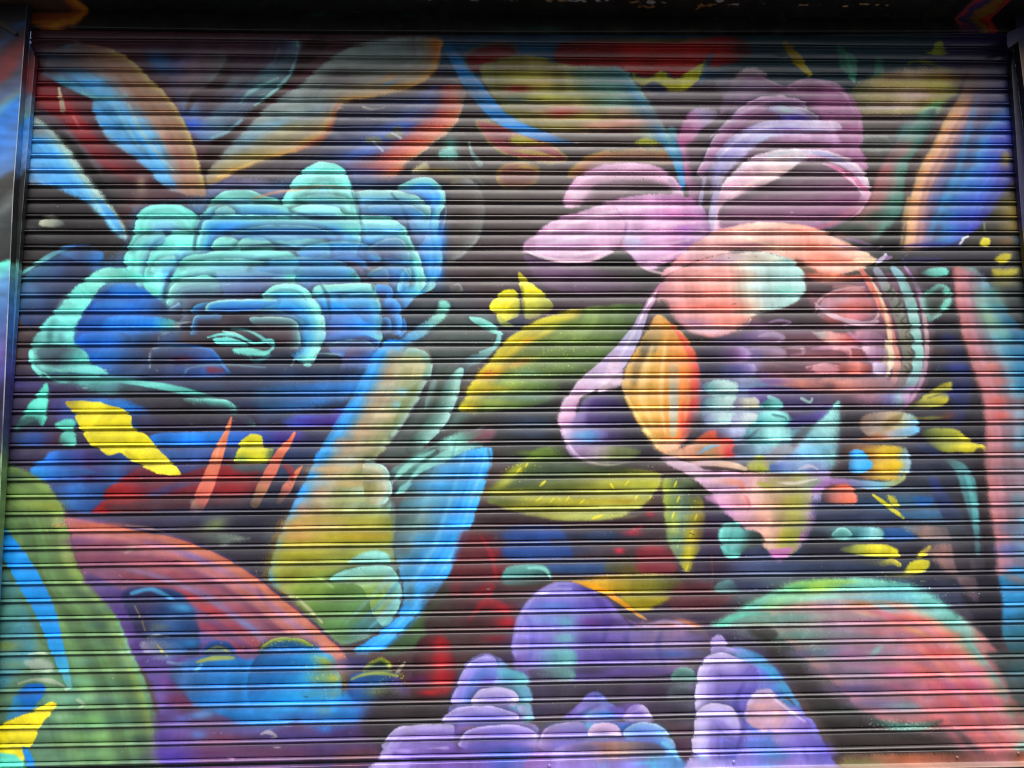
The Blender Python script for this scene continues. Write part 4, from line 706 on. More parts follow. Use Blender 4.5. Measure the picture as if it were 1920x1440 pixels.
F([1530,628,1550,622,1580,630,1600,642,1590,648,1550,644], Lg(1530,630,1600,640,0,'98b4b4',.35,'d8a49c',.8,'cc7c78',1,'a46468'), 2.5, .8); F([1600,626,1632,622,1652,634,1652,646,1620,646], Lg(1600,630,1652,640,0,'b47884',.5,'bc8ca8',1,'7c6078'), 3, .75)
F([1615,652,1640,650,1658,656,1658,670,1630,670,1620,664], Lg(1615,660,1658,660,0,'e0b8cc',.5,'b890b0',1,'8c7490'), 2, .85); F([1634,682,1650,680,1660,690,1656,702,1636,702], Lg(1634,690,1660,690,0,'c8b8d8',1,'8c7898'), 2, .85)
F([1572,684,1600,680,1628,684,1632,694,1626,702,1580,702], Lg(1572,690,1632,690,0,'a4605c',.6,'d07c70',1,'803c3c'), 3, .8); F([1518,692,1535,684,1556,685,1572,693,1570,699,1535,700], 'd494a0', 2, .85)
F([1550,716,1600,710,1650,714,1676,718,1660,730,1600,734,1550,730], Lg(1550,720,1676,720,0,'9c6460',.3,'d08c80',.6,'a07878',1,'90808c'), 4, .8)
T([1420,632,1445,628,1466,634,1456,642], [3,9,8,4], 'a490ac', 2.5, .7); T([1400,656,1440,653,1468,660], [4,12,9], '94809c', 3, .6); T([1475,654,1498,654,1503,664], [3,5,3], 'a88498', 2, .6); T([1560,652,1588,656,1592,668], [3,7,4], 'd8a0a8', 2, .75)
T([1526,570,1545,586,1576,600,1612,608,1642,604], [4,8,9,9,6], 'c4a8b8', 2.5, .8); T([1560,540,1600,540,1622,556], [4,8,4], 'c88c88', 4, .6)
# teal petals on the far right of the orchid
F([1722,516,1732,508,1750,504,1770,504,1776,512,1770,520,1745,522], Lg(1722,514,1776,512,0,'3c5c54',.4,'5ca894',1,'6cdcc0'), 2)
F([1725,560,1740,545,1758,535,1774,540,1782,555,1778,575,1766,590,1750,600,1738,604,1730,585], Dg(0,'74cca8',4,'64a490',10,'44584c',24,'333a34'), 3, .9)
F([1764,550,1772,542,1778,546,1770,558], '70d0b0', 2.5, .8); F([1766,566,1777,564,1772,580,1758,588], '7cd8b8', 2.5, .85); T([1745,600,1760,590], [3,6], '9cbcac', 2.5, .7); A(1720,530,20,18,0,'2c2a2a',.6)

# ---- lavender stem, golden petal, lip
F([1050,720,1100,715,1140,690,1190,660,1180,740,1220,800,1240,860,1180,880,1090,870,1040,840,1035,790], '2c2b2b', 10, .8)
T([1238,535,1222,560,1206,590,1192,622,1172,655,1150,682,1120,708,1092,728,1068,752], [6,12,16,24,34,40,38,32,14], ['b4708c','b88cac','a894b8','a4a4c4','b0a4cc','b8a4cc','c4b0d0','d8bcdc','d8c0dc'], 2.5)
T([1230,548,1212,575,1200,598], [3,4,3], 'f0dcec', 1.5, .9); T([1210,580,1185,630,1165,665,1150,695], [3,5,6,4], 'd4c4dc', 2.5, .6); A(1150,690,30,10,-40,'c4a8c8',.5)
F([1150,665,1166,690,1170,712,1160,725,1140,732,1120,735,1135,700], Lg(1120,730,1165,680,0,'e0c8dc',1,'c4acc8'), 3, .85)
F([1046,792,1050,768,1060,746,1078,730,1100,724,1090,745,1082,770,1085,790,1100,800,1075,830,1060,830], Lg(1050,760,1090,790,0,'e0cce4',.5,'d8a8d0',1,'9c80b0'), 2.5)
F([1080,775,1090,752,1108,742,1135,738,1158,742,1168,758,1184,784,1200,810,1216,830,1228,848,1200,862,1160,868,1110,868,1078,858,1058,835,1056,808,1070,795],
  Lg(1070,800,1200,800,0,'a890bc',.2,'7c6a98',.5,'4a3c68',.8,'302a3c',1,'2a2830'), 3)
F([1110,752,1150,748,1175,775,1190,800,1140,800,1100,795], Lg(1100,760,1190,790,0,'5c3c80',.5,'302750',1,'241f34'), 5, .85)
F([1056,808,1075,800,1110,806,1140,815,1120,830,1080,836,1062,838], Lg(1058,815,1140,820,0,'dcc0dc',.3,'a094c4',.6,'5c84c4',1,'6a5488'), 4, .85); A(1090,818,20,8,0,'5c9cdc',.6)
F([1078,840,1110,836,1160,836,1200,846,1180,862,1130,870,1095,866], Lg(1080,845,1200,850,0,'b48cc0',.3,'a898a8',.6,'7c8a50',1,'5c6a3c'), 4, .8); T([1064,830,1080,852,1105,866,1140,872,1180,866], [5,6,6,5,3], ['d8b8d8','c8b0c8','a8a490','9c9c90','5c6050'], 3, .8)
F([1230,592,1242,594,1254,604,1268,614,1282,630,1294,648,1304,670,1311,700,1315,735,1313,765,1304,792,1290,818,1275,838,1256,852,1240,848,1228,838,1216,822,1202,804,1188,782,1174,758,1166,735,1166,712,1172,692,1184,668,1200,642,1216,615],
  Lg(1168,720,1314,730,0,'b8a070',.12,'d4a858',.35,'d8ac54',.6,'d89a4c',.78,'dc8a48',.88,'d86048',.96,'d84c48',1,'c05858'), 2)
F([1200,650,1215,618,1232,596,1245,610,1240,640,1222,665,1205,672], Lg(1205,650,1240,610,0,'4c4a38',.4,'8c7c54',1,'c8985c'), 5, .8); T([1210,655,1195,690,1188,720], [16,20,12], '6c6048', 8, .55)
T([1262,690,1262,730,1262,770,1260,815], [20,20,16,12], ['b8a078','a0aca4','98b4b4','a8b090'], 3, .75); T([1258,612,1280,640,1296,672], [5,12,10], ['d8604c','e05a4c','dc544c'], 4, .8)
T([1222,650,1206,700,1204,745,1222,800], [6,16,16,6], 'e8c888', 7, .6); T([1246,640,1240,700,1238,760,1246,815], [4,9,9,4], 'f0d498', 5, .55); T([1284,700,1288,740,1282,790], [5,10,5], 'e8a868', 5, .5)
F([1204,800,1230,820,1270,825,1290,812,1276,836,1256,852,1236,846,1218,828], Lg(1210,805,1265,850,0,'e8c06c',.5,'eec48c',1,'e8b8a4'), 5, .8); T([1172,740,1190,775,1210,805,1232,838], [4,5,6,5], 'ecd484', 3, .7); A(1225,760,20,30,0,'e0b860',.5); A(1285,700,12,30,0,'dc9048',.6)
# around the lip
F([1316,660,1360,650,1400,690,1420,720,1440,780,1400,840,1330,850,1300,840,1312,780], '332d3e', 8, .85)
F([1340,650,1380,648,1402,660,1400,680,1370,690,1345,680], Lg(1340,660,1400,665,0,'3c3444',.6,'6c4a78',1,'a484b4'), 4, .8); F([1345,688,1390,684,1412,692,1410,712,1380,716,1350,706], Lg(1345,695,1412,700,0,'343a5c',.5,'4c4c8c',1,'9c84bc'), 3, .85)
F([1312,722,1350,708,1400,706,1450,715,1500,738,1560,745,1576,770,1572,835,1556,880,1500,890,1440,886,1390,868,1330,845,1308,800,1312,760], Lg(1315,760,1570,820,0,'5c6888',.25,'7c86ac',.5,'6690a8',.8,'62a0b4',1,'6cb8bc'), 8, .9)
F([1300,775,1318,790,1325,830,1300,835,1285,820], '3c3840', 8, .7)
for a in [(1350,770,40,14,0,'84a8b8',.6),(1400,800,40,20,0,'8c90b8',.6),(1440,830,40,16,0,'5c9cb0',.6),(1380,735,30,10,0,'6c7cb0',.6),(1345,845,30,8,0,'3c3c50',.6)]: A(*a)
F([1324,728,1335,717,1360,714,1376,720,1380,735,1372,748,1340,748,1326,740], Dg(0,'a4dccc',5,'7cb8b4',16,'5c8894'), 2.5, .9); F([1318,755,1345,746,1378,744,1380,758,1368,770,1340,772,1320,768], Lg(1318,760,1380,755,0,'5c708c',.5,'84bcb8',1,'b4e0d4'), 2.5, .9)
F([1372,752,1400,746,1418,752,1420,765,1400,770,1374,768], Lg(1374,755,1420,760,0,'7c6c90',.5,'a4a49c',1,'c0c49c'), 2.5, .85); F([1322,784,1350,774,1380,776,1378,792,1350,800,1324,800], Lg(1322,780,1380,790,0,'7c84ac',.5,'9cc8d0',1,'a4d4d4'), 2.5, .9)
F([1370,790,1400,778,1420,778,1410,800,1395,818,1378,815], Lg(1370,790,1420,785,0,'a49cc0',.5,'94b4c8',1,'ccb4a8'), 2.5, .85); F([1310,800,1340,800,1385,806,1390,825,1350,822,1318,830], Lg(1310,800,1390,820,0,'343448',.5,'505474',1,'8894b4'), 4, .8)
F([1395,815,1405,795,1425,775,1440,768,1470,775,1478,790,1470,815,1450,840,1420,842,1400,835], Lg(1400,800,1475,790,0,'4c8c94',.4,'5cb4b8',.8,'7cdccc',1,'64c0bc'), 3)
F([1400,735,1440,725,1500,730,1560,738,1600,742,1570,760,1530,778,1490,788,1470,778,1440,760,1410,755], Lg(1400,740,1590,750,0,'58408c',.3,'4a3468',.6,'3c2c54',1,'5c4458'), 4, .9)
F([1425,765,1438,752,1452,750,1465,758,1462,770,1440,775], '5cb0ac', 2.5, .9); T([1440,745,1458,752], [8,5], '7cc8c0', 2, .7); T([1500,748,1515,755,1520,748], [5,5,3], '9cc4c0', 2, .8); F([1444,778,1464,776,1478,784,1474,798,1450,796], '66d4c4', 2.5, .85); T([1452,782,1466,790], [2,3], '3c6c74', 1.5, .8)
F([1470,800,1490,785,1520,772,1550,760,1545,780,1520,795,1490,805], '3c3470', 4, .85)
F([1425,700,1480,705,1560,722,1540,735,1480,728,1430,720], Lg(1430,705,1550,725,0,'8c64a0',.3,'b0787c',.6,'c07c6c',1,'6c4c50'), 5, .8); A(1450,715,24,6,0,'5c3c80',.6)
F([1595,745,1640,738,1680,732,1712,725,1700,752,1670,770,1620,776,1580,768], Lg(1600,750,1700,745,0,'7c5468',.3,'a47890',.6,'5c5c90',.8,'7c9cb0',1,'c898c8'), 4, .85)
F([1236,862,1262,856,1290,866,1320,880,1360,884,1420,888,1480,885,1530,876,1556,890,1540,930,1528,960,1520,988,1505,1015,1486,1035,1460,1052,1445,1040,1420,1015,1396,992,1370,972,1348,950,1330,925,1308,905,1280,886],
  Lg(1300,900,1530,940,0,'bca0b4',.2,'c49cc0',.4,'cc98a0',.55,'c8a898',.68,'9c8c78',.8,'a0a058',.92,'9c9880',1,'947ca4'), 2)
F([1345,950,1375,938,1410,945,1440,975,1455,1010,1450,1040,1420,1016,1390,988,1365,968], Lg(1360,960,1450,1000,0,'c08cc0',.5,'cc9c9c',.8,'dca890',1,'d8b89c'), 3, .85); F([1445,990,1480,985,1510,1000,1490,1030,1462,1048,1448,1030], Lg(1450,1000,1500,1010,0,'c89c84',.3,'a8a444',.8,'98a04c',1,'a878b0'), 3, .85)
F([1440,1030,1460,1028,1485,1025,1475,1045,1460,1056,1446,1046], 'b46cb0', 3, .9); A(1475,945,24,30,0,'9c9c40',.7); A(1450,935,20,30,0,'b89878',.6); A(1430,960,16,24,0,'d89c88',.6)
T([1280,872,1330,868,1370,872,1395,880], [6,12,14,8], ['ccb0c4','d4b0b8','dcb89c','e0c4a4'], 3, .8); T([1310,900,1350,902,1384,905,1390,915], [6,12,14,8], ['c8a0c8','d0a4b0','dc9480','d88474'], 3, .8)
F([1320,930,1360,925,1400,930,1405,945,1380,955,1340,945], Lg(1320,935,1405,940,0,'c08cc4',.5,'c890a8',1,'d08c84'), 3, .7); T([1396,930,1402,945,1400,958], [4,8,4], 'c86c74', 3, .6)
F([1250,850,1280,838,1310,825,1325,815,1350,808,1370,822,1380,840,1374,855,1330,862,1290,866], Lg(1260,850,1375,840,0,'b89878',.3,'c08870',.6,'c4a078',.8,'c87058',1,'b83c3c'), 3)
F([1300,828,1322,812,1345,808,1362,818,1372,832,1340,830,1315,832], Lg(1300,825,1370,825,0,'ac7858',.4,'cc5840',1,'c83830'), 2.5, .9); T([1308,850,1330,838,1345,835], [4,8,5], '64a4d0', 2.5, .8); A(1365,848,8,10,0,'c03440',.7)
F([1405,862,1425,855,1442,868,1440,882,1415,885,1400,878], Lg(1405,870,1440,870,0,'a0a058',.5,'b8c040',1,'c8cc44'), 3, .85); T([1420,906,1440,912], [8,10], 'b0b450', 3, .7)
# turquoise right wing of the lip
F([1480,850,1500,822,1520,800,1540,780,1556,764,1572,752,1574,790,1572,825,1566,845,1556,865,1540,880,1510,885,1470,884,1450,868],
  Lg(1480,860,1570,780,0,'8498c8',.3,'74a8d0',.6,'80c0c8',.85,'90d4d0',1,'88d4d0'), 2)
F([1440,840,1478,832,1505,820,1490,845,1460,865,1430,872], 'a48c94', 5, .6); F([1478,832,1490,812,1510,795,1530,790,1512,815,1490,838], '4c4a54', 4, .75); T([1500,845,1540,840,1565,838], [8,12,6], '6cb4dc', 4, .6)
F([1440,872,1480,868,1530,866,1556,868,1548,885,1500,888,1450,886], Lg(1445,875,1550,875,0,'4c5cac',.5,'84a4d0',.7,'7c84b4',1,'6c7ca4'), 4, .8); T([1495,880,1515,874,1530,880], [4,9,4], 'b8bcd8', 2.5, .8)
F([1440,895,1480,902,1530,895,1530,915,1490,925,1450,925], Lg(1440,900,1530,905,0,'a8a468',.4,'948c78',1,'7c9080'), 4, .8); T([1455,905,1490,906,1528,898], [3,5,3], 'd0ccb8', 2.5, .7)
T([1528,932,1520,975,1508,1010], [10,12,8], ['8c94c8','a47cac','b07cb0'], 4, .7)

for x0, y0, x1, y1, a_, b_ in [(1324,716,1381,736,'5c8c94','b8e0d8'),(1324,744,1381,765,'6c98a4','bce4dc'),(1376,746,1421,764,'7c7c9c','ccd0b4'),(1328,775,1374,795,'8490b4','b0d8d8'),(1372,775,1421,795,'9498bc','c8dce0'),(1421,773,1477,796,'5ca4ac','7cd0cc'),(1394,799,1482,827,'4c7c8c','8cd0d0'),(1345,800,1396,822,'4c5478','9ca4cc'),(1376,833,1447,852,'3c4860','7c9cb4'),(1430,751,1465,768,'2c6c70','64b4ac')]:
    F([x0, y0+4, x0+(x1-x0)*.4, y0, x1-6, y0+1, x1, y0+(y1-y0)*.4, x1-3, y1-3, x1-10, y1, x0, y1], Lg(x0, y0, x1, y0, 0, a_, .55, b_, 1, b_), 2.5, .82)
T([1446,778,1470,784,1470,794], [2,3,2], '2f5c64', 1.8, .7); T([1374,832,1400,822,1425,800], [3,5,3], '3c4460', 3, .6)
F([1480,798,1505,784,1535,774,1558,762,1545,782,1515,800,1490,806], Lg(1480,800,1555,765,0,'3a3468',1,'4c3c84'), 3, .8)
# ---- clusters right of the lip
F([1574,760,1640,760,1720,770,1800,790,1850,850,1860,960,1850,1080,1700,1090,1560,1080,1500,1050,1530,960,1570,880], '262630', 14, .85)
for a in [(1640,950,60,20,0,'2f4a70',.8),(1700,940,50,24,0,'34587c',.7),(1745,965,40,16,0,'3f648c',.7),(1770,1005,40,12,0,'7a7880',.7),(1800,1060,30,20,0,'6c5c5c',.6),(1700,880,40,14,0,'30344c',.7),(1760,890,40,20,0,'2c3a50',.7),(1720,840,50,14,0,'2c3048',.7),(1590,830,30,20,0,'4a4050',.6),(1560,990,40,14,0,'3c5468',.6),(1600,1060,90,12,0,'2c3a58',.7),(1500,1065,60,12,0,'34466c',.6)]: A(*a)
F([1608,800,1612,785,1630,775,1660,772,1690,774,1710,782,1720,795,1715,812,1695,822,1660,826,1625,820], Lg(1610,800,1720,800,0,'7c6458',.3,'a8988c',.55,'9c8c68',.75,'a8b498',1,'7cb4dc'), 2.5)
F([1650,800,1668,785,1690,776,1680,795,1660,806], '7c6a44', 3, .7); F([1605,825,1640,815,1680,806,1715,800,1722,806,1708,816,1680,822,1640,832], Lg(1605,825,1720,805,0,'5c3c30',.4,'b07c5c',.7,'84a4c0',1,'5ca4dc'), 2.5, .9)
F([1580,836,1640,834,1680,838,1700,850,1704,870,1700,885,1680,900,1640,900,1600,890], Lg(1590,860,1704,860,0,'4a3830',.3,'6c4c34',.6,'c8a83c',.78,'ccac38',.88,'8ca8a8',1,'6c94bc'), 3)
A(1670,845,18,8,0,'ccb430',.7); A(1675,872,16,9,0,'d8b820',.8); T([1693,842,1700,865,1696,885], [5,8,6], '94b4c0', 3, .7)
F([1588,852,1600,845,1615,846,1623,856,1632,868,1630,880,1610,888,1590,884], Lg(1585,870,1630,865,0,'2c4470',.5,'4494d8',1,'3c9cec'), 2)
T([1560,905,1590,905,1630,910,1665,908,1688,898,1694,888], [6,12,16,14,10,5], ['94649c','8c7cac','84a4d4','7cc0dc','a0b47c','b4b870'], 3, .9); T([1525,920,1550,905,1580,900], [12,14,6], '9c70a8', 4, .8)
F([1540,920,1556,912,1580,908,1598,918,1604,935,1600,945,1570,945,1540,940], Lg(1540,930,1604,930,0,'3c2c38',.4,'b86c60',.7,'dc7860',1,'e07c64'), 2.5)
T([1634,928,1650,940,1666,952,1690,970], [6,9,9,6], 'e0d838', 2, .95); F([1660,930,1672,930,1682,945,1684,955,1670,950], 'c8c440', 2.5, .9); T([1678,962,1688,968,1690,972], [8,7,3], 'e4dc34', 2, .95)
F([1710,935,1725,930,1745,932,1745,945,1720,950], '1f4f98', 4, .8); A(1775,745,0.1,.1,0,'ffffff',0); F([1610,972,1618,964,1630,966,1640,980,1620,985], '5c7ca0', 4, .8)
F([1520,940,1560,948,1620,958,1680,970,1640,985,1580,980,1530,970], '2c3450', 6, .8); T([1690,965,1730,965,1760,960], [12,16,8], '3a6494', 5, .7)
F([1548,1000,1556,990,1575,985,1610,986,1640,988,1655,995,1656,1005,1640,1012,1600,1014,1560,1012], Lg(1548,1000,1656,1000,0,'3c5058',.25,'5ca49c',.5,'3c7480',.8,'7cc4cc',1,'84ccc8'), 2.5)
PT([1556,1002,1570,990,1585,992,1595,1004], [1570,1010], 0,'74c4b8',8,'5c9c98', op=.85)
F([1655,990,1690,990,1715,1005,1700,1018,1660,1014], '1f4a8c', 4, .9); F([1690,985,1760,985,1800,1000,1800,1010,1740,1012,1710,1000], Lg(1695,990,1800,1000,0,'70889c',.4,'a08478',1,'4c4c58'), 5, .8)
F([1570,1030,1610,1020,1650,1020,1672,1026,1683,1038,1684,1048,1650,1046,1610,1042], Lg(1570,1030,1684,1035,0,'3c4a48',.35,'8c9440',.6,'ccc838',1,'e4dc34'), 2); T([1650,1056,1670,1052,1682,1058], [10,13,8], 'd8d038', 2, .9); A(1640,1056,24,6,0,'84843c',.6)
F([1715,1042,1730,1030,1741,1022,1738,1036,1730,1046,1720,1050], 'd4cc38', 2); F([1704,1054,1725,1048,1738,1050,1738,1064,1725,1072,1700,1080,1690,1076], Lg(1700,1060,1738,1060,0,'b8b43c',.5,'e0d834',1,'d4d040'), 2); A(1680,1076,30,6,0,'a8a440',.6)
F([1730,1030,1790,1020,1810,1040,1815,1080,1780,1080,1750,1050], Lg(1730,1030,1810,1050,0,'84746c',.4,'a47c74',1,'4c4450'), 6, .8); F([1500,1060,1640,1050,1690,1070,1640,1090,1500,1090], '232c44', 8, .7)
F([1348,1012,1346,995,1352,984,1368,979,1385,980,1392,992,1410,995,1425,1004,1430,1020,1400,1030,1380,1044,1360,1038], Lg(1348,1000,1430,1010,0,'6ccabc',.4,'5cb0a8',.7,'2c3c3c',1,'2c3234'), 2.5); T([1352,1025,1364,1040,1385,1040], [8,12,5], '64c4b8', 3, .8)
F([1338,1106,1340,1096,1350,1088,1366,1086,1378,1094,1384,1106,1380,1112,1350,1112], '5c9490', 3, .85); T([1332,1040,1334,1080,1330,1110], [2,3,2], '6c4c40', 1.5, .6); A(1400,1100,40,10,0,'34385c',.7); A(1430,1060,40,10,0,'3c4468',.6)
# yellow splashes
F([1700,765,1720,752,1732,740,1752,728,1768,720,1784,717,1782,730,1776,740,1776,750,1765,760,1735,768], Lg(1705,760,1784,725,0,'54543c',.35,'a8a850',.7,'d8d040',1,'e0d83c'), 2); T([1735,748,1760,740,1775,738], [2,3,2], '34342c', 1.5, .6)
T([1705,785,1750,784,1775,782], [4,6,3], '8c8c40', 4, .6)
F([1725,812,1750,804,1775,803,1795,810,1812,822,1830,832,1848,838,1852,844,1842,850,1810,850,1770,848,1745,840], Lg(1725,830,1850,840,0,'34402c',.3,'8c943c',.55,'d0c838',1,'e4dc3c'), 2)
F([1715,835,1740,835,1760,850,1740,856], '28345c', 4, .8)
# dark sickles and the coral-blue leaf on the right
for q, w_, c_ in [([1775,640,1790,680,1800,740,1790,790],[30,36,36,24],'1c2450'),([1768,860,1792,875,1808,900,1818,940,1824,985],[8,24,30,24,12],['2c3c44','5c9ca0','4c8c94','4c7c84','3c5c64']),
                  ([1730,860,1760,880,1775,920,1770,960],[10,20,24,16],'262a3c'),([1745,900,1760,930,1790,990,1800,1050,1812,1100],[16,30,34,30,20],['22306c','1f2c58','3a4048','302c34','2c2834']),([1832,850,1838,900,1846,960,1852,1030,1856,1100],[20,24,26,24,20],'241d20')]: T(q, w_, c_, 5, .85)
T([1808,890,1820,935,1826,985,1828,1040], [8,12,12,8], ['5cb0b0','5cb4b4','54a0a4','3c5c64'], 4, .7)
A(1760,700,20,30,0,'282c38',.6); A(1790,690,26,10,0,'1e2f78',.7); A(1782,738,20,8,0,'20307c',.7); A(1765,660,20,8,0,'4c3a2c',.5); A(1775,780,14,8,0,'5c2c2c',.6)
F([1784,505,1800,500,1822,506,1838,522,1846,545,1830,560,1800,560,1788,540], Lg(1786,520,1845,525,0,'b85c54',.3,'8c7c78',.55,'5cac94',1,'4c8c7c'), 4)
eX = [1784,512,1784,545,1790,590,1798,630,1806,655,1816,690,1828,720,1838,750,1842,800,1842,850,1844,900,1850,950,1858,1000,1864,1050,1868,1085]
F(eX+[1930,1085,1930,640,1910,620,1890,590,1870,560,1852,535,1838,515,1805,508],
  Eg(eX, 0,'84585c',5,'a06a6c',22,'9a6a74',40,'807480',58,'6488a0',74,'3f7ea8',100,'2c6490'), 4)
for a in [(1852,600,16,26,-30,'7c9c70',.7),(1866,560,16,24,-40,'6c9880',.7),(1838,570,12,24,-20,'80b89c',.5),(1875,625,14,20,-30,'6ca494',.6),(1905,560,20,30,0,'1f2c30',.7),(1915,600,14,20,0,'24343c',.6),(1868,752,18,10,0,'c86058',.7),(1873,780,18,10,0,'c86058',.7),(1855,690,16,12,0,'c07068',.7),(1868,715,14,8,0,'bc6c64',.6),(1910,690,16,30,0,'2f78b0',.6),(1880,850,40,8,0,'8c6a6c',.6),(1905,838,12,10,0,'5888a8',.6),(1885,880,30,10,0,'7c7078',.6),(1875,945,20,12,0,'90687c',.6),(1905,940,16,16,0,'4c7c90',.6),(1895,990,30,12,0,'5c6480',.7),(1890,1030,30,14,0,'4c609c',.7),(1915,1010,10,14,0,'8c6c74',.5),(1900,1065,30,12,0,'4a6490',.6),(1848,870,6,14,0,'94686c',.6)]: A(*a)
F([1868,1080,1930,1075,1930,1240,1900,1240,1875,1190,1872,1130], Lg(1875,1080,1900,1230,0,'2c78b4',.4,'2872b0',.7,'2c6480',1,'2c4850'), 3); A(1900,1085,24,8,20,'8c6c64',.6)
F([1810,1080,1866,1078,1872,1190,1850,1200,1825,1160,1800,1120], '1c1a26', 5, .95); F([1790,1082,1825,1084,1830,1125,1815,1120], Lg(1795,1082,1830,1120,0,'7c6c6c',1,'4c3a4c'), 4, .8)

# ---- bottom left: green leaf, coral leaf, blue petals
eZ = [60,888,90,905,112,935,126,965,135,1000,142,1040,158,1075,180,1098,205,1125,220,1150,235,1180,250,1215,265,1250,278,1290,292,1330,303,1375,310,1410,314,1450]
F([-20,860,20,868]+eZ+[-20,1460], Eg(eZ, 0,'86a058',8,'7c9c54',22,'647f48',60,'5c7a4a',110,'54744c',200,'54785c'), 4)
for a in [(60,930,40,10,0,'7c9c58',.6),(75,945,40,9,0,'98b050',.6),(100,950,20,8,0,'98a848',.6),(30,895,30,10,0,'435c48',.7),(110,975,14,12,0,'8ca45c',.5),(115,985,10,4,0,'b88850',.6),(130,1045,14,12,0,'a0b86c',.6),(70,1045,50,8,0,'547848',.6),
          (165,1110,30,12,0,'4c6454',.7),(200,1140,24,14,0,'4c7464',.7),(215,1180,20,12,0,'6c9c80',.6),(185,1170,24,12,0,'2f4c44',.7),(235,1220,20,14,0,'6c9484',.6),(195,1205,30,14,0,'3f5c48',.6),(150,1190,30,20,0,'5c8058',.6),(240,1245,20,8,0,'6ca090',.5),(225,1280,36,12,0,'3c5c48',.7),(160,1240,30,10,0,'689c84',.6),(150,1275,40,10,0,'68a884',.6),(200,1310,40,12,0,'4c6c60',.6),(240,1350,40,14,0,'3c5848',.7),(180,1350,40,10,0,'5ca880',.7),(170,1348,30,8,0,'80b060',.6),(120,1345,20,10,0,'7cb084',.5),(180,1380,50,10,0,'80b468',.6),(270,1385,30,12,0,'3a544c',.7),(140,1395,40,10,0,'546c40',.6),(190,1415,50,10,0,'70a06c',.6),(260,1425,40,14,0,'40584c',.6),(100,1425,30,10,0,'5c8064',.6),(130,1310,40,12,0,'74b494',.6),(250,1315,30,10,0,'466858',.6)]: A(*a)
for d_, w_, c_, o_ in [(18,10,'9cb86c',.5),(34,16,'4c6a50',.6),(54,14,'74a87c',.5),(78,18,'46604a',.55),(104,18,'7cac74',.5),(130,16,'50785c',.55),(160,18,'84b07c',.45)]:
    T([v for i in range(3, len(eZ)//2) for v in (eZ[2*i]-d_, eZ[2*i+1]+.25*d_)], [4, w_*1.4, w_, w_*1.5, w_], c_, 14, o_*.6)
T([308,1420,298,1370,282,1310,262,1255,240,1200,222,1155], [14,12,10,10,10,8], ['4a6c60','42604f','4c7868','6ca48c','7cbca0','6cb094'], 5, .6)
F([-20,1010,20,1085,60,1150,70,1220,40,1260,-20,1280], Lg(0,1100,70,1150,0,'4c807c',.5,'487c6c',1,'3f7c94'), 8, .9); A(20,1100,40,12,0,'4f8c90',.6); A(15,1150,30,10,0,'4c8474',.6); A(15,1210,30,12,0,'84903c',.6); A(30,1245,40,10,0,'7c9c60',.5)
T([-8,990,12,1015,38,1052,60,1090,82,1130,98,1170,108,1205,118,1235,128,1265,134,1285], [34,36,42,44,42,38,32,26,20,10], ['3a84b4','1f78d8','1f80e0','2080dc','1c7ad8','2078c8','1c7cdc','2884d4','4098c8','60a8a0'], 2.5)
T([2,1010,14,1020], [14,10], '2f88e4', 3, .6)
F([50,1240,75,1232,98,1238,104,1252,95,1258,70,1256], 'a0b0a4', 4, .7); T([40,1280,70,1272,110,1278,130,1290], [3,7,8,5], 'a8b4a0', 3, .7); T([60,1225,80,1222,95,1226], [3,6,3], 'b4c0b0', 3, .6)
F([18,1345,28,1310,45,1290,62,1280,82,1282,90,1292,85,1305,72,1320,58,1335,40,1346], Lg(30,1320,85,1290,0,'3c7c98',.4,'1258b0',1,'0f58b4'), 2); A(45,1330,20,8,-20,'1c6cc0',.6)
F([112,1317,110,1326,100,1338,84,1354,76,1370,70,1385,60,1402,46,1422,20,1418,-10,1412,-10,1372,10,1358,35,1344,60,1333,85,1322,100,1314], Lg(0,1390,110,1320,0,'ece030',.5,'e8dc34',1,'ecdf38'), 1.6)
for q in [[15,1395,35,1385],[20,1402,40,1394],[45,1365,60,1355]]: T(q, [2,5,2], 'a8a848', 3, .5)
F([-10,1410,25,1412,42,1418,52,1432,58,1450,-10,1450], '58d4ac', 2); T([50,1402,58,1418,64,1435,72,1450], [12,14,14,14], '1f74d4', 2, .95); T([38,1414,46,1420], [5,8], 'e8dc58', 2, .8); T([150,1310,160,1318,152,1325], [6,8,3], 'a4b898', 2.5, .6)
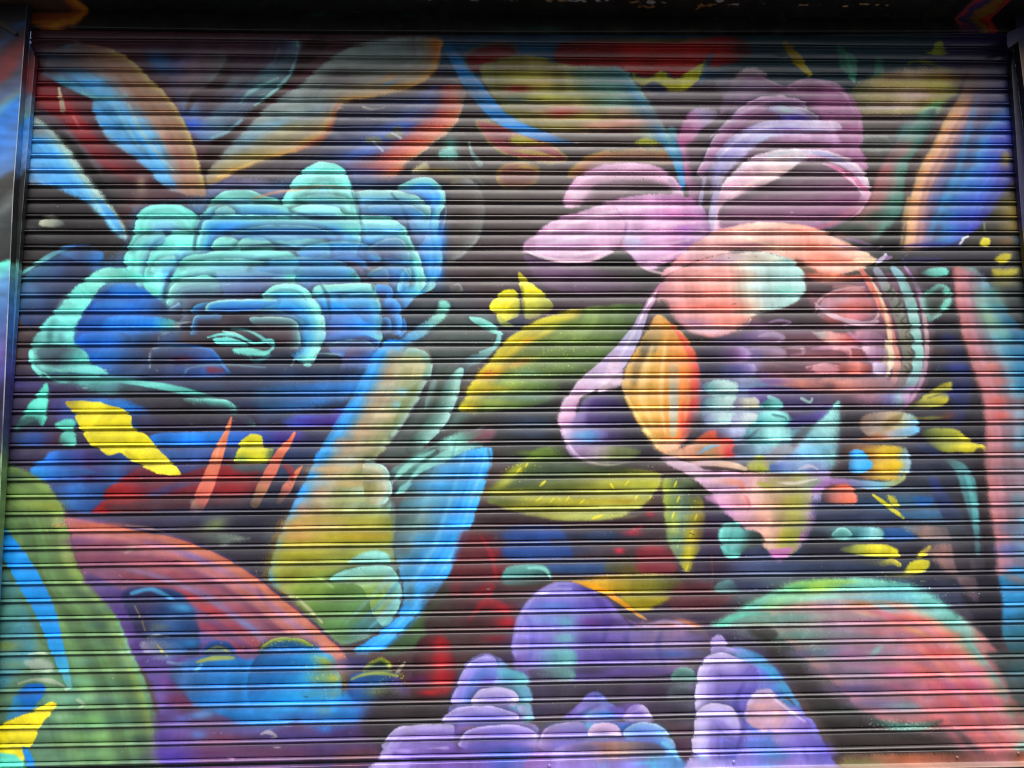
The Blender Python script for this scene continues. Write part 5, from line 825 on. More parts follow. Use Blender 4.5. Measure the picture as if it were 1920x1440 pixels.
# coral leaf
eY = [126,966,150,970,190,978,240,987,290,996,335,1006,370,1018,400,1030,430,1045,455,1060,490,1084,520,1108,550,1134,585,1162,615,1190,640,1212,658,1236]
F(eY+[640,1256,590,1262,520,1240,450,1260,380,1270,300,1280,258,1235,236,1185,218,1148,190,1110,160,1076,146,1040,136,1000],
  Eg(eY, 0,'3a2c54',5,'c07058',14,'b87468',34,'96646e',66,'885468',105,'74506c',150,'604684'), 2.5)
T(eY, [3,5,6,6,5,5,6,6], '33305c', 2, .5)
for a in [(160,978,40,7,0,'7c5a94',.6),(165,985,30,8,10,'c06c5c',.7),(200,985,40,5,0,'c87058',.6),(150,1015,30,10,0,'6c4a7c',.6),(215,1020,50,9,0,'7c4460',.6),(250,1025,20,8,0,'a07878',.5),(200,1045,50,10,0,'804860',.7),(290,1015,30,8,0,'8c5c74',.6),(300,1050,60,10,0,'905060',.6),(370,1045,30,8,20,'6c6090',.7),(385,1040,50,6,25,'c06c54',.7),(340,1065,50,10,0,'a05c60',.6),(330,1090,40,9,20,'9c5c68',.6),(410,1085,40,8,20,'a87890',.6),(460,1090,40,8,25,'cc7454',.7),(400,1115,40,7,30,'7c7098',.6),(500,1125,50,10,20,'c87c5c',.6),(440,1120,30,8,20,'a87888',.6),
          (355,1120,22,9,10,'a83c3c',.8),(390,1140,26,9,20,'ac3c3c',.8),(420,1148,22,8,20,'a43438',.7),(400,1175,50,9,0,'843444',.7),(460,1165,40,9,20,'7c6c9c',.7),(490,1195,40,9,0,'a06880',.6),(480,1175,30,8,20,'6c84b8',.6),(560,1180,50,10,20,'c08474',.6),(560,1200,50,8,10,'c07c70',.5),(420,1210,50,9,0,'8c3c50',.7),(610,1210,26,9,20,'cc8870',.7),(600,1235,40,8,0,'b07878',.6),(540,1155,40,8,20,'b87c70',.5),(270,1075,60,10,0,'7c4c5c',.6),(490,1110,20,5,60,'6c3c54',.6)]: A(*a)
T([240,985,280,990,310,998], [3,6,3], 'b8948c', 3, .5); T([240,1035,250,1030,257,1025], [6,8,4], 'a09088', 3, .6); SP(110,985,30,12,30,'c8d07c')
for d_, w_, c_, o_ in [(26,14,'8a6a9a',.5),(40,12,'b06c68',.55),(56,12,'7c4460',.6),(72,16,'a0505c',.5),(88,12,'8478a8',.5),(102,16,'94404c',.55),(120,12,'6c4470',.6),(136,14,'96506c',.5),(152,12,'5c5090',.5),(14,9,'b87868',.5)]:
    T([v for i in range(4, len(eY)//2) for v in (eY[2*i]-.55*d_, eY[2*i+1]+.8*d_)], [4, w_, w_, w_, 4], c_, 7, o_)
# purple band beside the green leaf
T([172,1085,203,1108,248,1140,272,1175,290,1205,309,1240,332,1285,351,1330,363,1380,369,1450], [22,34,48,58,68,78,92,104,112,116], ['5a4470','58447c','543c7c','503a78','544080','5c4a86','604e8c','62528c','625494','5f5290'], 10)
F([318,1300,420,1290,520,1320,620,1350,720,1340,760,1380,740,1450,330,1450], Lg(330,1360,740,1400,0,'5c4490',.2,'704870',.4,'5c4470',.6,'583a60',.85,'4a3668',1,'4c3050'), 12)
F([300,1280,340,1250,400,1260,420,1310,400,1350,340,1340], Lg(310,1290,410,1300,0,'64407c',.4,'502c48',1,'384060'), 10, .9)
for a in [(370,1310,50,10,0,'703850',.6),(360,1345,60,12,0,'5c3850',.6),(420,1380,60,10,0,'6c4058',.6),(380,1410,60,10,0,'54305c',.5),(345,1345,20,8,0,'5c64b4',.7),(375,1340,18,7,0,'5c88cc',.7),(390,1335,16,8,0,'6484c0',.6),(410,1310,22,9,0,'5c74bc',.6),(375,1375,16,9,0,'5c7cc8',.7),(325,1415,40,16,0,'50389c',.6),(470,1360,60,14,0,'46508c',.6),(560,1380,70,12,0,'3c3c80',.5),(500,1410,80,14,0,'5c3850',.6),(620,1400,60,14,0,'4c3460',.6),(660,1420,40,10,0,'74483c',.4),(610,1365,14,8,0,'2c5cb0',.6),(690,1410,40,12,0,'5c3c3c',.5),(440,1425,60,12,0,'604070',.6)]: A(*a)
T([492,1374,505,1370,520,1378,510,1382], [4,8,6,3], 'a0a0a4', 2.5, .7); T([430,1418,440,1420], [4,5], 'b48cb4', 2, .6)
# dark blue petal
F([232,1118,242,1104,262,1098,290,1098,325,1104,350,1118,364,1138,372,1160,376,1185,378,1215,370,1230,330,1226,290,1215,262,1190,245,1155],
  Lg(240,1130,376,1170,0,'2c305c',.3,'2f2c50',.55,'1f3464',.8,'203c70',1,'1f2c50'), 4)
T([250,1112,280,1104,300,1108,330,1124], [4,9,9,4], '4c94cc', 4, .75); A(345,1138,22,8,10,'3f84c0',.7); A(320,1160,20,8,0,'2c4c84',.6); T([256,1135,266,1155,275,1180], [3,4,3], '8c8454', 2.5, .7); A(300,1175,20,8,0,'5c6a64',.6); T([278,1195,300,1190,320,1194], [3,6,3], 'a0b0b4', 3, .7)
F([268,1205,290,1200,340,1206,350,1225,310,1235,280,1225], Lg(270,1210,350,1220,0,'a0a0bc',.4,'6c7894',1,'2f5490'), 4, .8); T([298,1208,308,1220,316,1228], [4,5,3], 'b4ac60', 2.5, .8); A(360,1205,24,10,0,'2a6cb4',.6); T([318,1240,350,1244,380,1238], [4,9,5], '7c9cc0', 4, .7)
# blue petals
F([380,1225,388,1210,400,1202,420,1200,438,1206,446,1225,440,1240,400,1242], Dg(0,'1f4a94',8,'24386c',20,'3a4c5c'), 2.5); T([388,1220,412,1212,435,1222], [3,5,3], '7c8c44', 3, .6)
F([320,1260,350,1240,378,1232,420,1228,460,1234,500,1240,520,1300,560,1350,480,1360,420,1340,370,1320], Lg(330,1260,540,1300,0,'3c5c94',.35,'1e5ca8',.7,'1f6cc0',1,'2478cc'), 6)
T([372,1240,400,1233,440,1232], [4,9,5], 'a0a848', 3, .8); T([370,1256,380,1245], [8,6], '6ca8d0', 3, .6)
F([486,1224,494,1208,510,1198,540,1193,565,1196,588,1206,604,1218,622,1228,632,1245,638,1262,642,1285,640,1312,632,1330,560,1345,500,1345,470,1320,470,1260],
  Lg(480,1240,600,1330,0,'17447c',.25,'1a5cac',.6,'1f80d4',1,'2880d0'), 2)
PT([490,1216,510,1199,540,1194,566,1197,590,1210], [560,1212,510,1212], 0,'a0ac34',4,'788c3c',9,'2c5470',16,'17447c', op=.9)
A(612,1240,24,10,20,'a0b040',.75); A(626,1270,16,10,0,'a8b048',.8); A(610,1255,24,8,0,'748c44',.6); A(600,1270,24,10,0,'7c9850',.6); A(630,1300,14,12,0,'6c8c70',.6); A(590,1300,30,8,0,'4c94a8',.5); SP(610,1250,50,50,90,'ccd44c'); SP(540,1205,80,12,60,'c4cc44'); SP(620,1310,40,40,50,'9cb874')
F([628,1310,680,1280,720,1290,700,1345,640,1360,560,1350], Lg(630,1310,710,1330,0,'2478d0',.5,'2068c4',1,'3c448c'), 8, .9)
F([680,1258,692,1244,708,1234,718,1232,730,1240,736,1254,734,1262,700,1264], Dg(0,'b4bc30',4,'6c8430',9,'24382c',20,'1f2c34'), 2)
F([656,1274,664,1262,685,1258,720,1257,745,1262,752,1275,770,1290,760,1310,720,1320,670,1316,655,1295], Lg(660,1280,770,1290,0,'1f448c',.5,'24508c',.8,'4c3878',1,'402454'), 3, .95)
T([660,1272,680,1264,715,1260,745,1266], [3,6,8,5], 'a8b848', 3, .8); SP(740,1268,30,16,40,'bcc84c'); A(735,1300,30,10,0,'6c6c60',.5); A(715,1295,24,8,0,'8c984c',.6); A(660,1245,40,10,0,'2c3460',.5); F([640,1240,670,1228,690,1234,680,1255,655,1258], '3a3a6c', 6, .7); A(640,1250,20,10,0,'9c7c98',.6)
A(560,1340,80,10,0,'3c4c90',.5); A(610,1330,14,8,0,'6c98a0',.5)

# ---- bottom: purple petals
F([720,1290,780,1310,850,1300,900,1340,760,1400,700,1390,680,1350], '2e2a2e', 12, .9)
F([962,1225,964,1190,970,1165,978,1145,990,1128,1010,1108,1030,1096,1055,1090,1085,1094,1110,1106,1135,1122,1155,1140,1172,1160,1190,1178,1230,1166,1270,1163,1300,1168,1322,1182,1335,1210,1330,1240,1250,1262,1180,1275,1080,1285,1000,1270],
  Lg(965,1190,1320,1190,0,'8c7ac4',.15,'7c74c8',.3,'6c64b0',.45,'604a94',.6,'7460a0',.8,'80648c',.95,'74587c',1,'54444f'), 2.5)
T([964,1220,968,1175,980,1145,1005,1114,1040,1095,1070,1093], [8,10,9,8,7,5], ['8474c8','9484d0','9c8cd4','a494d4','9c90d4','8c84cc'], 3, .7)
F([964,1260,970,1230,1020,1215,1072,1215,1080,1240,1075,1270,1040,1282,980,1275], Lg(965,1240,1080,1240,0,'7c5cac',.4,'6c78b4',.75,'5ca4ac',1,'4c8c94'), 4, .85)
for a in [(1050,1115,50,8,0,'8478cc',.6),(1040,1135,50,8,0,'5c7ccc',.7),(1110,1135,36,8,0,'5c4ca8',.7),(1030,1160,50,10,0,'6c84c4',.7),(1065,1165,20,10,0,'64a4c0',.7),(1110,1165,30,10,0,'64387c',.8),(1140,1165,24,9,0,'4c3068',.7),(1060,1195,24,10,0,'6cb0b8',.7),(1000,1195,30,9,0,'7c70c4',.7),(1110,1195,30,9,0,'4c4088',.7),(1155,1195,30,9,0,'7460b0',.7),(1220,1170,40,7,0,'88708c',.7),(1265,1168,40,5,0,'b48478',.7),(1290,1168,20,5,20,'d08860',.7),(1240,1200,60,10,0,'8474a0',.6),(1300,1195,24,10,0,'6c5c94',.6),(1180,1228,60,9,0,'4c4080',.7),(1260,1225,50,9,0,'40589c',.7),(1120,1255,60,10,0,'332a40',.8),(1200,1258,60,9,0,'4c3c7c',.7),(1155,1260,20,8,0,'6c4c98',.6),(1060,1235,16,10,0,'6cacac',.6)]: A(*a)
T([1172,1158,1195,1172,1205,1162], [3,5,3], 'a078b0', 3, .5)
T([1092,1100,1120,1125,1138,1160,1130,1200], [4,14,18,6], '46347c', 8, .65); T([1185,1165,1172,1195,1186,1235], [4,12,6], '584890', 8, .6); T([1240,1180,1232,1210,1244,1245], [4,14,6], '4a4488', 8, .6); T([985,1150,1000,1190,990,1240], [4,14,6], '5c58b0', 8, .5)
T([1000,1120,1035,1104,1070,1104], [4,9,5], 'a8a0e0', 5, .7); T([1205,1172,1250,1164,1300,1176], [4,8,4], 'b09cc8', 5, .6)
F([990,1258,1010,1252,1050,1250,1072,1256,1078,1270,1060,1282,1010,1280], Lg(990,1265,1078,1262,0,'4c3c50',.4,'5c7078',1,'6ca09c'), 3, .8)
F([980,1280,1100,1278,1250,1270,1300,1280,1310,1350,1260,1340,1150,1300,1080,1330,1000,1340], '2c2732', 10, .9); A(1020,1295,50,10,0,'4c4848',.6); A(1200,1292,60,8,0,'33242c',.6); A(1050,1298,30,8,0,'3f5c54',.5)
F([1256,1270,1262,1257,1275,1250,1292,1252,1302,1262,1305,1278,1290,1282,1262,1282], Dg(0,'6cb49c',5,'548c7c',14,'4c746c'), 2.5, .9); F([1250,1305,1256,1290,1272,1282,1300,1284,1308,1300,1300,1312,1265,1312], Lg(1252,1300,1305,1295,0,'74c0a4',.5,'54706c',1,'5c5478'), 3, .85); A(1265,1287,16,5,0,'9ce4c8',.6); A(1262,1322,30,10,0,'3c4440',.7); A(1280,1350,24,9,0,'3a3034',.7)
F([960,1270,1000,1262,1090,1275,1200,1262,1300,1290,1300,1350,1240,1350,1180,1318,1110,1292,1060,1330,1000,1350,985,1300], Lg(980,1300,1300,1300,0,'443a58',.4,'3c3444',.7,'443450',1,'3c3c48'), 10, .8)
# left cluster
F([842,1340,848,1310,856,1285,866,1260,878,1240,895,1229,915,1227,935,1232,950,1244,962,1256,980,1258,990,1270,992,1290,998,1310,996,1330,1000,1350,960,1360,880,1360],
  Lg(850,1300,995,1290,0,'7c70bc',.25,'6c78c8',.45,'7c6cb8',.7,'5c84b4',.9,'5ca0b4',1,'7c98c0'), 2)
T([874,1246,895,1231,915,1228,938,1235], [6,8,9,6], '8c80cc', 3, .8); A(900,1265,24,8,-20,'3c6cb8',.6); A(950,1260,20,8,0,'50a0b8',.6); A(880,1262,14,9,0,'9070c4',.6); A(870,1300,14,10,0,'5070c8',.6)
F([884,1310,895,1296,912,1288,945,1287,965,1296,972,1310,968,1322,900,1326], Dg(0,'b4a4d0',5,'a498cc',14,'8878b4'), 2, .95); F([975,1265,990,1266,994,1280,984,1290,972,1284], '60a8bc', 3, .8); F([970,1292,992,1288,998,1305,994,1316,972,1314], '6494bc', 3, .8); F([972,1322,994,1320,998,1338,975,1344], Lg(972,1330,998,1330,0,'ac9cd0',1,'7498bc'), 3, .8)
F([832,1348,842,1334,858,1324,880,1320,920,1320,960,1326,978,1340,980,1358,900,1362,840,1364], Lg(835,1345,975,1345,0,'a090d0',.3,'9484c8',.6,'7878c4',.8,'5c68b4',1,'8c80c4'), 2); T([865,1334,880,1328,900,1332], [3,5,3], '3a3450', 3, .5)
F([728,1392,736,1376,746,1364,762,1358,800,1355,840,1354,900,1356,960,1352,998,1356,1010,1370,1008,1400,900,1405,760,1400], Lg(735,1375,1005,1375,0,'a898d4',.25,'a090d0',.4,'8468b0',.6,'906894',.75,'7c60b0',.9,'9c80bc',1,'8c8ccc'), 2)
A(765,1375,24,4,0,'3c3a44',.6); A(850,1370,20,8,0,'5c489c',.6); A(890,1372,30,8,0,'9c7080',.5); A(940,1370,20,8,0,'5c68c0',.6)
F([706,1450,712,1420,720,1402,732,1395,760,1392,820,1394,900,1392,980,1392,1000,1400,1010,1450], Lg(712,1420,1000,1420,0,'ac98d4',.2,'8c70bc',.4,'7c58a8',.6,'7454a0',.8,'4c5cb4',1,'8070b4'), 2)
T([716,1412,730,1398,770,1396,840,1400], [5,9,8,4], 'b4a8dc', 3, .7); A(930,1412,50,9,0,'38509c',.6); A(860,1410,40,9,0,'7c58a0',.5)
for q, c_ in [([850,1335,856,1290,872,1254],'5c54a8'),([905,1292,930,1312,950,1326],'5c4c94'),([780,1368,840,1374,900,1366],'5c4890'),([740,1410,800,1418,860,1408],'583f8c'),([900,1390,950,1382,1000,1390],'42489c'),([880,1335,920,1342,970,1340],'54509c')]: T(q, [4,11,4], c_, 7, .6)
T([862,1280,880,1256,905,1246], [3,7,3], 'b0a4e0', 4, .6); T([745,1372,790,1362,850,1360], [3,8,3], 'c4b4e6', 4, .7); T([845,1340,890,1330,940,1332], [3,7,3], 'b8acdf', 4, .7)
PT([850,1318,856,1288,868,1260,884,1240,905,1230,930,1234], [930,1270,900,1310], 0,'a498dc',8,'8c84d4',24,'5c74c8',50,'5c4ca4', op=.75)
PT([884,1322,890,1302,908,1290,940,1287,962,1294,972,1310], [950,1326,905,1328], 0,'c8bae4',8,'b0a4d8',24,'8478bc', op=.8)
PT([830,1352,842,1334,862,1325,900,1322,940,1326,974,1342], [940,1356,860,1360], 0,'b8aae0',8,'9a8cd0',26,'6460b4', op=.75)
PT([718,1400,732,1376,752,1362,800,1356,850,1358], [840,1394,770,1402], 0,'c2b2e2',8,'a492d4',28,'7c60b0', op=.75); PT([860,1396,872,1372,900,1362,960,1358,1000,1368,1010,1392], [960,1400,900,1404], 0,'b0a0dc',8,'8c78c4',26,'5c54a8', op=.7)
# centre cluster
F([1050,1350,1070,1332,1088,1315,1100,1302,1112,1296,1124,1298,1138,1308,1155,1322,1170,1330,1165,1350,1120,1356,1070,1356], Lg(1060,1345,1170,1320,0,'5c4888',.4,'7c68b4',.7,'6474c4',1,'7460b4'), 2)
A(1120,1330,24,9,0,'8c80b8',.6); A(1140,1336,30,6,0,'4078d0',.7); A(1100,1335,14,8,0,'64a4c8',.5)
F([1165,1350,1172,1334,1182,1324,1196,1319,1210,1324,1220,1338,1226,1350,1195,1354], Dg(0,'c4acdc',6,'b09cd4',14,'8874c0'), 1.8); F([1140,1325,1170,1318,1200,1318,1180,1335,1160,1345], '6c4ca0', 4, .6)
F([1008,1390,1014,1372,1026,1360,1050,1352,1100,1348,1160,1350,1210,1352,1235,1358,1250,1372,1260,1392,1270,1410,1280,1450,1000,1450],
  Lg(1010,1390,1270,1390,0,'9068ac',.15,'8c70b8',.35,'7880bc',.55,'8474b4',.75,'7c78c4',.9,'5ca0d8',1,'5c88c8'), 2.2)
A(1080,1360,50,7,0,'50a0d0',.7); A(1180,1362,30,8,0,'2c60c0',.8); A(1040,1370,30,9,0,'8c60a0',.6); A(1215,1368,24,8,0,'9080c8',.7)
F([1102,1376,1108,1362,1122,1355,1142,1354,1158,1360,1164,1374,1160,1380,1120,1382], Dg(0,'d0b8d8',5,'c4a8d0',14,'ac8cbc'), 1.8); F([1230,1360,1245,1366,1258,1384,1252,1392,1236,1384], '58a4e0', 3, .8)
PT([1012,1400,1016,1376,1030,1361,1056,1354,1090,1352], [1100,1380,1060,1410], 0,'b49cd0',10,'9c84c8',30,'6c64b4',60,'4c58a8', op=.8); PT([1168,1372,1190,1354,1225,1356,1250,1372,1264,1400], [1220,1410,1180,1395], 0,'9cb8e4',10,'6c94d8',28,'5068bc',50,'4c4c9c', op=.8)
T([1070,1350,1100,1330,1120,1320], [4,9,4], '433f80', 6, .6); T([1080,1385,1130,1376,1180,1388], [4,10,4], '3c4488', 6, .5)
F([1030,1410,1050,1396,1080,1390,1130,1388,1190,1388,1230,1392,1246,1406,1240,1418,1120,1422,1040,1424], Lg(1035,1405,1245,1400,0,'9c88c8',.2,'8c74b0',.45,'a07468',.65,'8c7468',.85,'5c5464',1,'505464'), 3, .9)
A(1100,1400,24,8,0,'4c4868',.5); A(1000,1395,20,10,0,'a080b8',.6); A(980,1405,20,9,0,'5c60c0',.6); T([1240,1390,1256,1400,1270,1420], [6,10,6], '6cb4e4', 3, .7)
F([1265,1372,1310,1360,1340,1380,1310,1420,1285,1430], '442e44', 5, .8)
# right cluster
F([1298,1450,1300,1400,1302,1370,1302,1340,1305,1310,1304,1285,1306,1260,1310,1245,1318,1232,1330,1224,1330,1205,1336,1193,1345,1190,1355,1195,1362,1208,1390,1216,1415,1230,1435,1248,1452,1268,1465,1290,1478,1310,1500,1330,1520,1350,1540,1385,1556,1420,1565,1450],
  Lg(1305,1300,1500,1330,0,'b4a4d4',.12,'b0a0d8',.3,'9c8cd0',.5,'7c70c0',.7,'5c74c4',.85,'4c84c8',1,'6c68b8'), 2)
F([1330,1222,1331,1203,1338,1192,1347,1190,1356,1197,1362,1212,1350,1226], 'a890d0', 2, .9); A(1385,1230,30,9,0,'5c94c8',.7); A(1425,1245,24,8,20,'4890c8',.7); A(1440,1262,30,10,10,'5070c8',.6); A(1400,1258,30,9,0,'7c70cc',.6); A(1330,1235,18,8,0,'b8a0d8',.6); A(1345,1255,40,8,0,'c0b4dc',.7); A(1340,1285,40,8,0,'b4a8d8',.6); A(1380,1290,30,8,0,'7860b0',.6); A(1340,1320,40,9,0,'b0a4d8',.7); A(1350,1310,40,4,0,'9c90b0',.5); A(1340,1355,40,9,0,'b8b0e0',.6); A(1370,1362,24,9,0,'7c64b8',.7); A(1420,1362,30,10,0,'4c68c0',.7); A(1330,1395,30,9,0,'bca0cc',.6); A(1400,1392,40,9,0,'4c68b8',.7); A(1350,1420,40,12,0,'7c80c8',.6); A(1316,1400,10,20,0,'6cb8e0',.6)
PT([1304,1330,1304,1290,1308,1255,1322,1232,1345,1222,1370,1228], [1420,1260,1400,1330,1350,1345], 0,'c8b8e6',14,'b4a4dc',40,'8470c4',75,'5c54a8', op=.85)
PT([1300,1410,1300,1365,1306,1334,1330,1318,1365,1322,1385,1340], [1400,1380,1370,1420], 0,'ccbce6',14,'b4a6de',40,'7c6cc0',70,'5058ac', op=.85)
T([1376,1212,1420,1234,1452,1266,1478,1300,1500,1330], [8,16,18,14,6], ['6c84cc','4a90d0','4490cc','4c84c8','6070bc'], 6, .75); T([1392,1280,1378,1315,1392,1360,1380,1400], [4,12,12,5], '453f86', 7, .7); T([1460,1340,1490,1370,1510,1420], [5,14,8], '4a4490', 7, .6)
F([1395,1345,1398,1322,1406,1304,1418,1292,1432,1289,1446,1294,1456,1306,1470,1318,1490,1330,1510,1346,1515,1362,1470,1368,1420,1366], Lg(1400,1300,1500,1360,0,'b8a0d0',.3,'c49cb4',.5,'b894b0',.75,'9480b8',1,'7c68b4'), 2.2)
F([1398,1320,1410,1300,1425,1290,1440,1291,1452,1303,1430,1306,1412,1312], 'c4aede', 2.5, .85); A(1425,1322,20,5,0,'d8a09c',.55); T([1440,1300,1470,1325,1505,1350], [3,6,4], 'd8c4e4', 2.5, .7)
F([1450,1330,1480,1340,1506,1350,1520,1372,1530,1395,1490,1400,1450,1390], Lg(1450,1340,1525,1390,0,'c89c9c',.5,'8c70b4',1,'6c58b4'), 4, .7); A(1460,1375,30,9,0,'8c78c4',.6); A(1480,1400,40,10,0,'8074c8',.6); A(1470,1425,50,10,0,'9070a8',.5); A(1545,1405,20,14,0,'5c50b8',.6); T([1462,1275,1478,1300,1492,1318], [8,12,8], '4890d0', 3, .7)

# ---- bottom right salmon leaf
F([1380,1150,1460,1180,1560,1310,1700,1360,1830,1430,1840,1460,1588,1460,1560,1390,1500,1300,1430,1215], '2b2828', 8)
eW = [1330,1172,1365,1150,1400,1130,1440,1108,1480,1094,1530,1086,1580,1083,1630,1084,1670,1090,1710,1100,1745,1118,1775,1140,1800,1165,1828,1195,1855,1228,1878,1260,1895,1290,1910,1330]
F(eW+[1930,1380,1930,1450,1850,1420,1822,1390,1790,1366,1750,1352,1700,1352,1660,1352,1630,1340,1600,1320,1580,1300,1560,1278,1530,1255,1505,1232,1485,1212,1460,1190,1440,1178,1400,1172],
  Eg(eW, 0,'58806c',5,'62b494',14,'6cb4a0',26,'8ca094',38,'b08478',60,'b47074',110,'b4686a',180,'b86a66'), 4)
F([1380,1176,1440,1150,1520,1140,1610,1150,1690,1190,1725,1260,1745,1352,1660,1350,1600,1318,1560,1278,1505,1232,1460,1192], Lg(1420,1250,1720,1200,0,'5c7c70',.3,'74807c',.55,'80708c',.8,'94727c',1,'b07074'), 22, .85)
T([1795,1160,1825,1192,1852,1225,1876,1258,1896,1295,1912,1345], [10,24,28,28,28,28], ['7ca89c','a87c78','a8686c','a06468','906064','86605c'], 8, .9)
F([1500,1098,1580,1086,1680,1092,1740,1112,1780,1145,1810,1180,1770,1160,1700,1128,1600,1116,1500,1122,1430,1140,1450,1116], Lg(1450,1110,1780,1140,0,'7cc878',.25,'9ccc68',.45,'6cc4a4',.7,'62bcd0',1,'70c0b4'), 9, .8)
for a in [(1560,1092,60,6,0,'a0c858',.85),(1530,1098,40,6,0,'a8cc4c',.6),(1620,1096,60,7,0,'64b89c',.7),(1480,1105,40,7,-20,'58a06c',.6),(1460,1125,50,8,0,'88c494',.6),(1540,1120,60,7,0,'7cc4a8',.7),(1640,1122,60,7,0,'64a8c8',.75),(1700,1118,40,8,10,'60b0c0',.7),(1740,1130,24,8,30,'68bca4',.6),(1600,1130,60,6,0,'b88858',.75),(1560,1130,40,7,0,'8c90b0',.6),(1660,1140,30,7,20,'6cb8c8',.6),(1640,1155,40,5,15,'d8a460',.75),(1700,1158,40,6,10,'d87058',.8),(1670,1160,30,6,20,'d06070',.7),(1630,1160,36,7,0,'a07090',.7),(1740,1150,40,7,15,'80bcb0',.7),(1780,1165,30,9,40,'70b0a0',.7),(1560,1155,60,8,0,'a88088',.6),(1480,1155,50,9,0,'6a9484',.7),(1420,1160,50,8,0,'74a890',.7),(1500,1190,60,9,0,'5c8474',.8),(1570,1192,50,8,0,'7c747c',.7),(1650,1185,40,7,0,'b87884',.6),(1720,1185,30,7,20,'d0a060',.6),(1690,1192,30,8,0,'a07c98',.6),(1770,1190,40,9,0,'d0685c',.6),(1810,1185,20,10,45,'78a898',.7),
          (1540,1222,40,9,0,'4c7484',.7),(1500,1225,30,9,0,'5c5470',.7),(1590,1225,40,9,0,'8c6488',.7),(1660,1222,40,9,0,'907c94',.7),(1640,1218,14,6,-40,'7cb4b0',.6),(1760,1222,40,9,0,'d05a5c',.6),(1780,1222,20,7,0,'cc6848',.6),(1560,1258,50,9,0,'6c5c74',.7),(1620,1258,40,9,0,'7c7084',.6),(1680,1258,30,9,0,'b05c84',.7),(1740,1255,40,9,0,'c86c64',.6),(1830,1255,24,9,0,'b45880',.7),(1600,1290,60,10,0,'5c4c78',.75),(1680,1285,40,9,0,'8c6080',.6),(1800,1285,60,10,0,'b44c74',.7),(1870,1290,20,14,0,'7c6c64',.6),(1640,1318,60,10,0,'6c5c80',.75),(1700,1322,40,8,0,'6c8c98',.7),(1730,1315,14,6,-30,'a88894',.6),(1850,1315,50,10,0,'b84c70',.6),(1780,1320,50,9,0,'b85c5c',.6),(1800,1350,60,9,0,'b86460',.6),(1890,1325,20,14,0,'74604c',.6),(1870,1350,40,10,0,'b05c68',.6),(1880,1385,40,10,0,'b06060',.5)]: A(*a)
SP(1480,1190,120,60,160,'84c4a4',.7,1.4,.6); SP(1700,1115,140,30,120,'9cdcc8'); SP(1580,1092,120,14,90,'cce06c'); SP(1450,1140,90,40,80,'90d4a8')
for d_, w_, c_, o_, a_, b_ in [(36,5,'d4a878',.5,9,16),(48,10,'cc7c80',.5,9,19),(62,10,'a87898',.5,6,18),(80,12,'c46c78',.5,9,19),(98,8,'cc9068',.45,10,17),(112,12,'9c7498',.5,6,17),(134,14,'c46874',.5,9,17),(158,12,'a06c8c',.5,6,16),(180,12,'c86478',.5,9,17),(70,8,'74a898',.4,4,9),(105,8,'6c8c98',.4,5,10)]:
    T([v for i in range(a_, min(b_, len(eW)//2)) for v in (eW[2*i]-.25*d_, eW[2*i+1]+d_)], [3, w_*1.3, w_*1.3, 3], c_, 12, o_*.7)
T([1345,1176,1370,1160,1400,1150,1440,1150], [4,8,8,4], ['3c9c74','5cc490','5cb88c','4c8c74'], 4, .8); F([1400,1176,1430,1172,1455,1186,1440,1200,1410,1190], '272525', 4, .8)
F([1846,1225,1865,1250,1880,1275,1896,1310,1930,1330,1930,1230,1890,1220], '30403f', 5, .85); A(1900,1260,20,14,0,'2f5c70',.6); A(1905,1290,14,12,0,'4a5a60',.6); A(1912,1330,10,14,0,'5c5450',.5)
T([1630,1346,1660,1356,1700,1362,1730,1358,1760,1350], [6,14,18,14,6], ['2c3c34','3c7c68','549c84','448870','2c4038'], 7, .6); SP(1690,1358,90,14,120,'7cd4b0')
F([1540,1310,1580,1325,1610,1345,1600,1360,1560,1350], '2f2d2c', 5, .8); A(1580,1330,40,10,0,'2c3836',.6); A(1620,1380,60,10,0,'3c3434',.6); A(1720,1395,80,10,0,'48383a',.5)
F([1600,1440,1576,1410,1640,1408,1840,1408,1920,1400,1930,1450], Lg(1580,1420,1900,1420,0,'4c3c3a',.2,'7c5c48',.35,'985c44',.5,'7c4c3c',.7,'744c4c',.85,'8c545c',1,'7c5058'), 5)
F([1578,1418,1640,1424,1650,1436,1600,1446,1578,1440], '6c6c3c', 4, .7); A(1690,1428,40,8,0,'9c5c40',.6)

# ---- wear: overspray mottling, tiny chips and runs
IMG *= (1 + 0.018*N2 + 0.035*NH + 0.02*N3)[..., None]
for i in range(520):
    x, y = rng.random()*1920, 90+rng.random()*1350
    SP(x, y, 10, 4, 2, 'c4c4c4' if rng.random() < .6 else '151515', op=.55)
for i in range(60):
    x, y = rng.random()*1900, 120+rng.random()*1300
    T([x, y, x+4+rng.random()*10, y+rng.normal()*2], [.8, 1.6, .8], 'bcbcb8' if rng.random() < .5 else '1a1a1a', 1.0, .6, e=0)
_l = (IMG@np.array([.3, .59, .11], np.float32))[..., None]
IMG += (1-IMG)*0.15*np.clip((_l-.5)/.3, 0, 1)*np.clip((IMG[..., 2:3]-.4)/.15, 0, 1)      # the pale tints are cut with white
_r, _g, _b = IMG[..., 0].copy(), IMG[..., 1].copy(), IMG[..., 2].copy()
IMG[..., 1] += 0.17*np.where((_b > _g) & (_g > _r), np.minimum(_b-_g, _g-_r), 0)          # azure rather than ultramarine blues
IMG[..., 0] -= 0.28*np.where((_b > _r) & (_r > _g), np.minimum(_r-_g, _b-_r), 0)          # and violets on the blue side
_teal = np.clip(np.minimum(IMG[..., 1]-IMG[..., 2], IMG[..., 2]-IMG[..., 0]), 0, 1)   # the turquoise cans lean to blue
IMG[..., 2] += 0.42*_teal
_l = (IMG@np.array([.3, .59, .11], np.float32))[..., None]
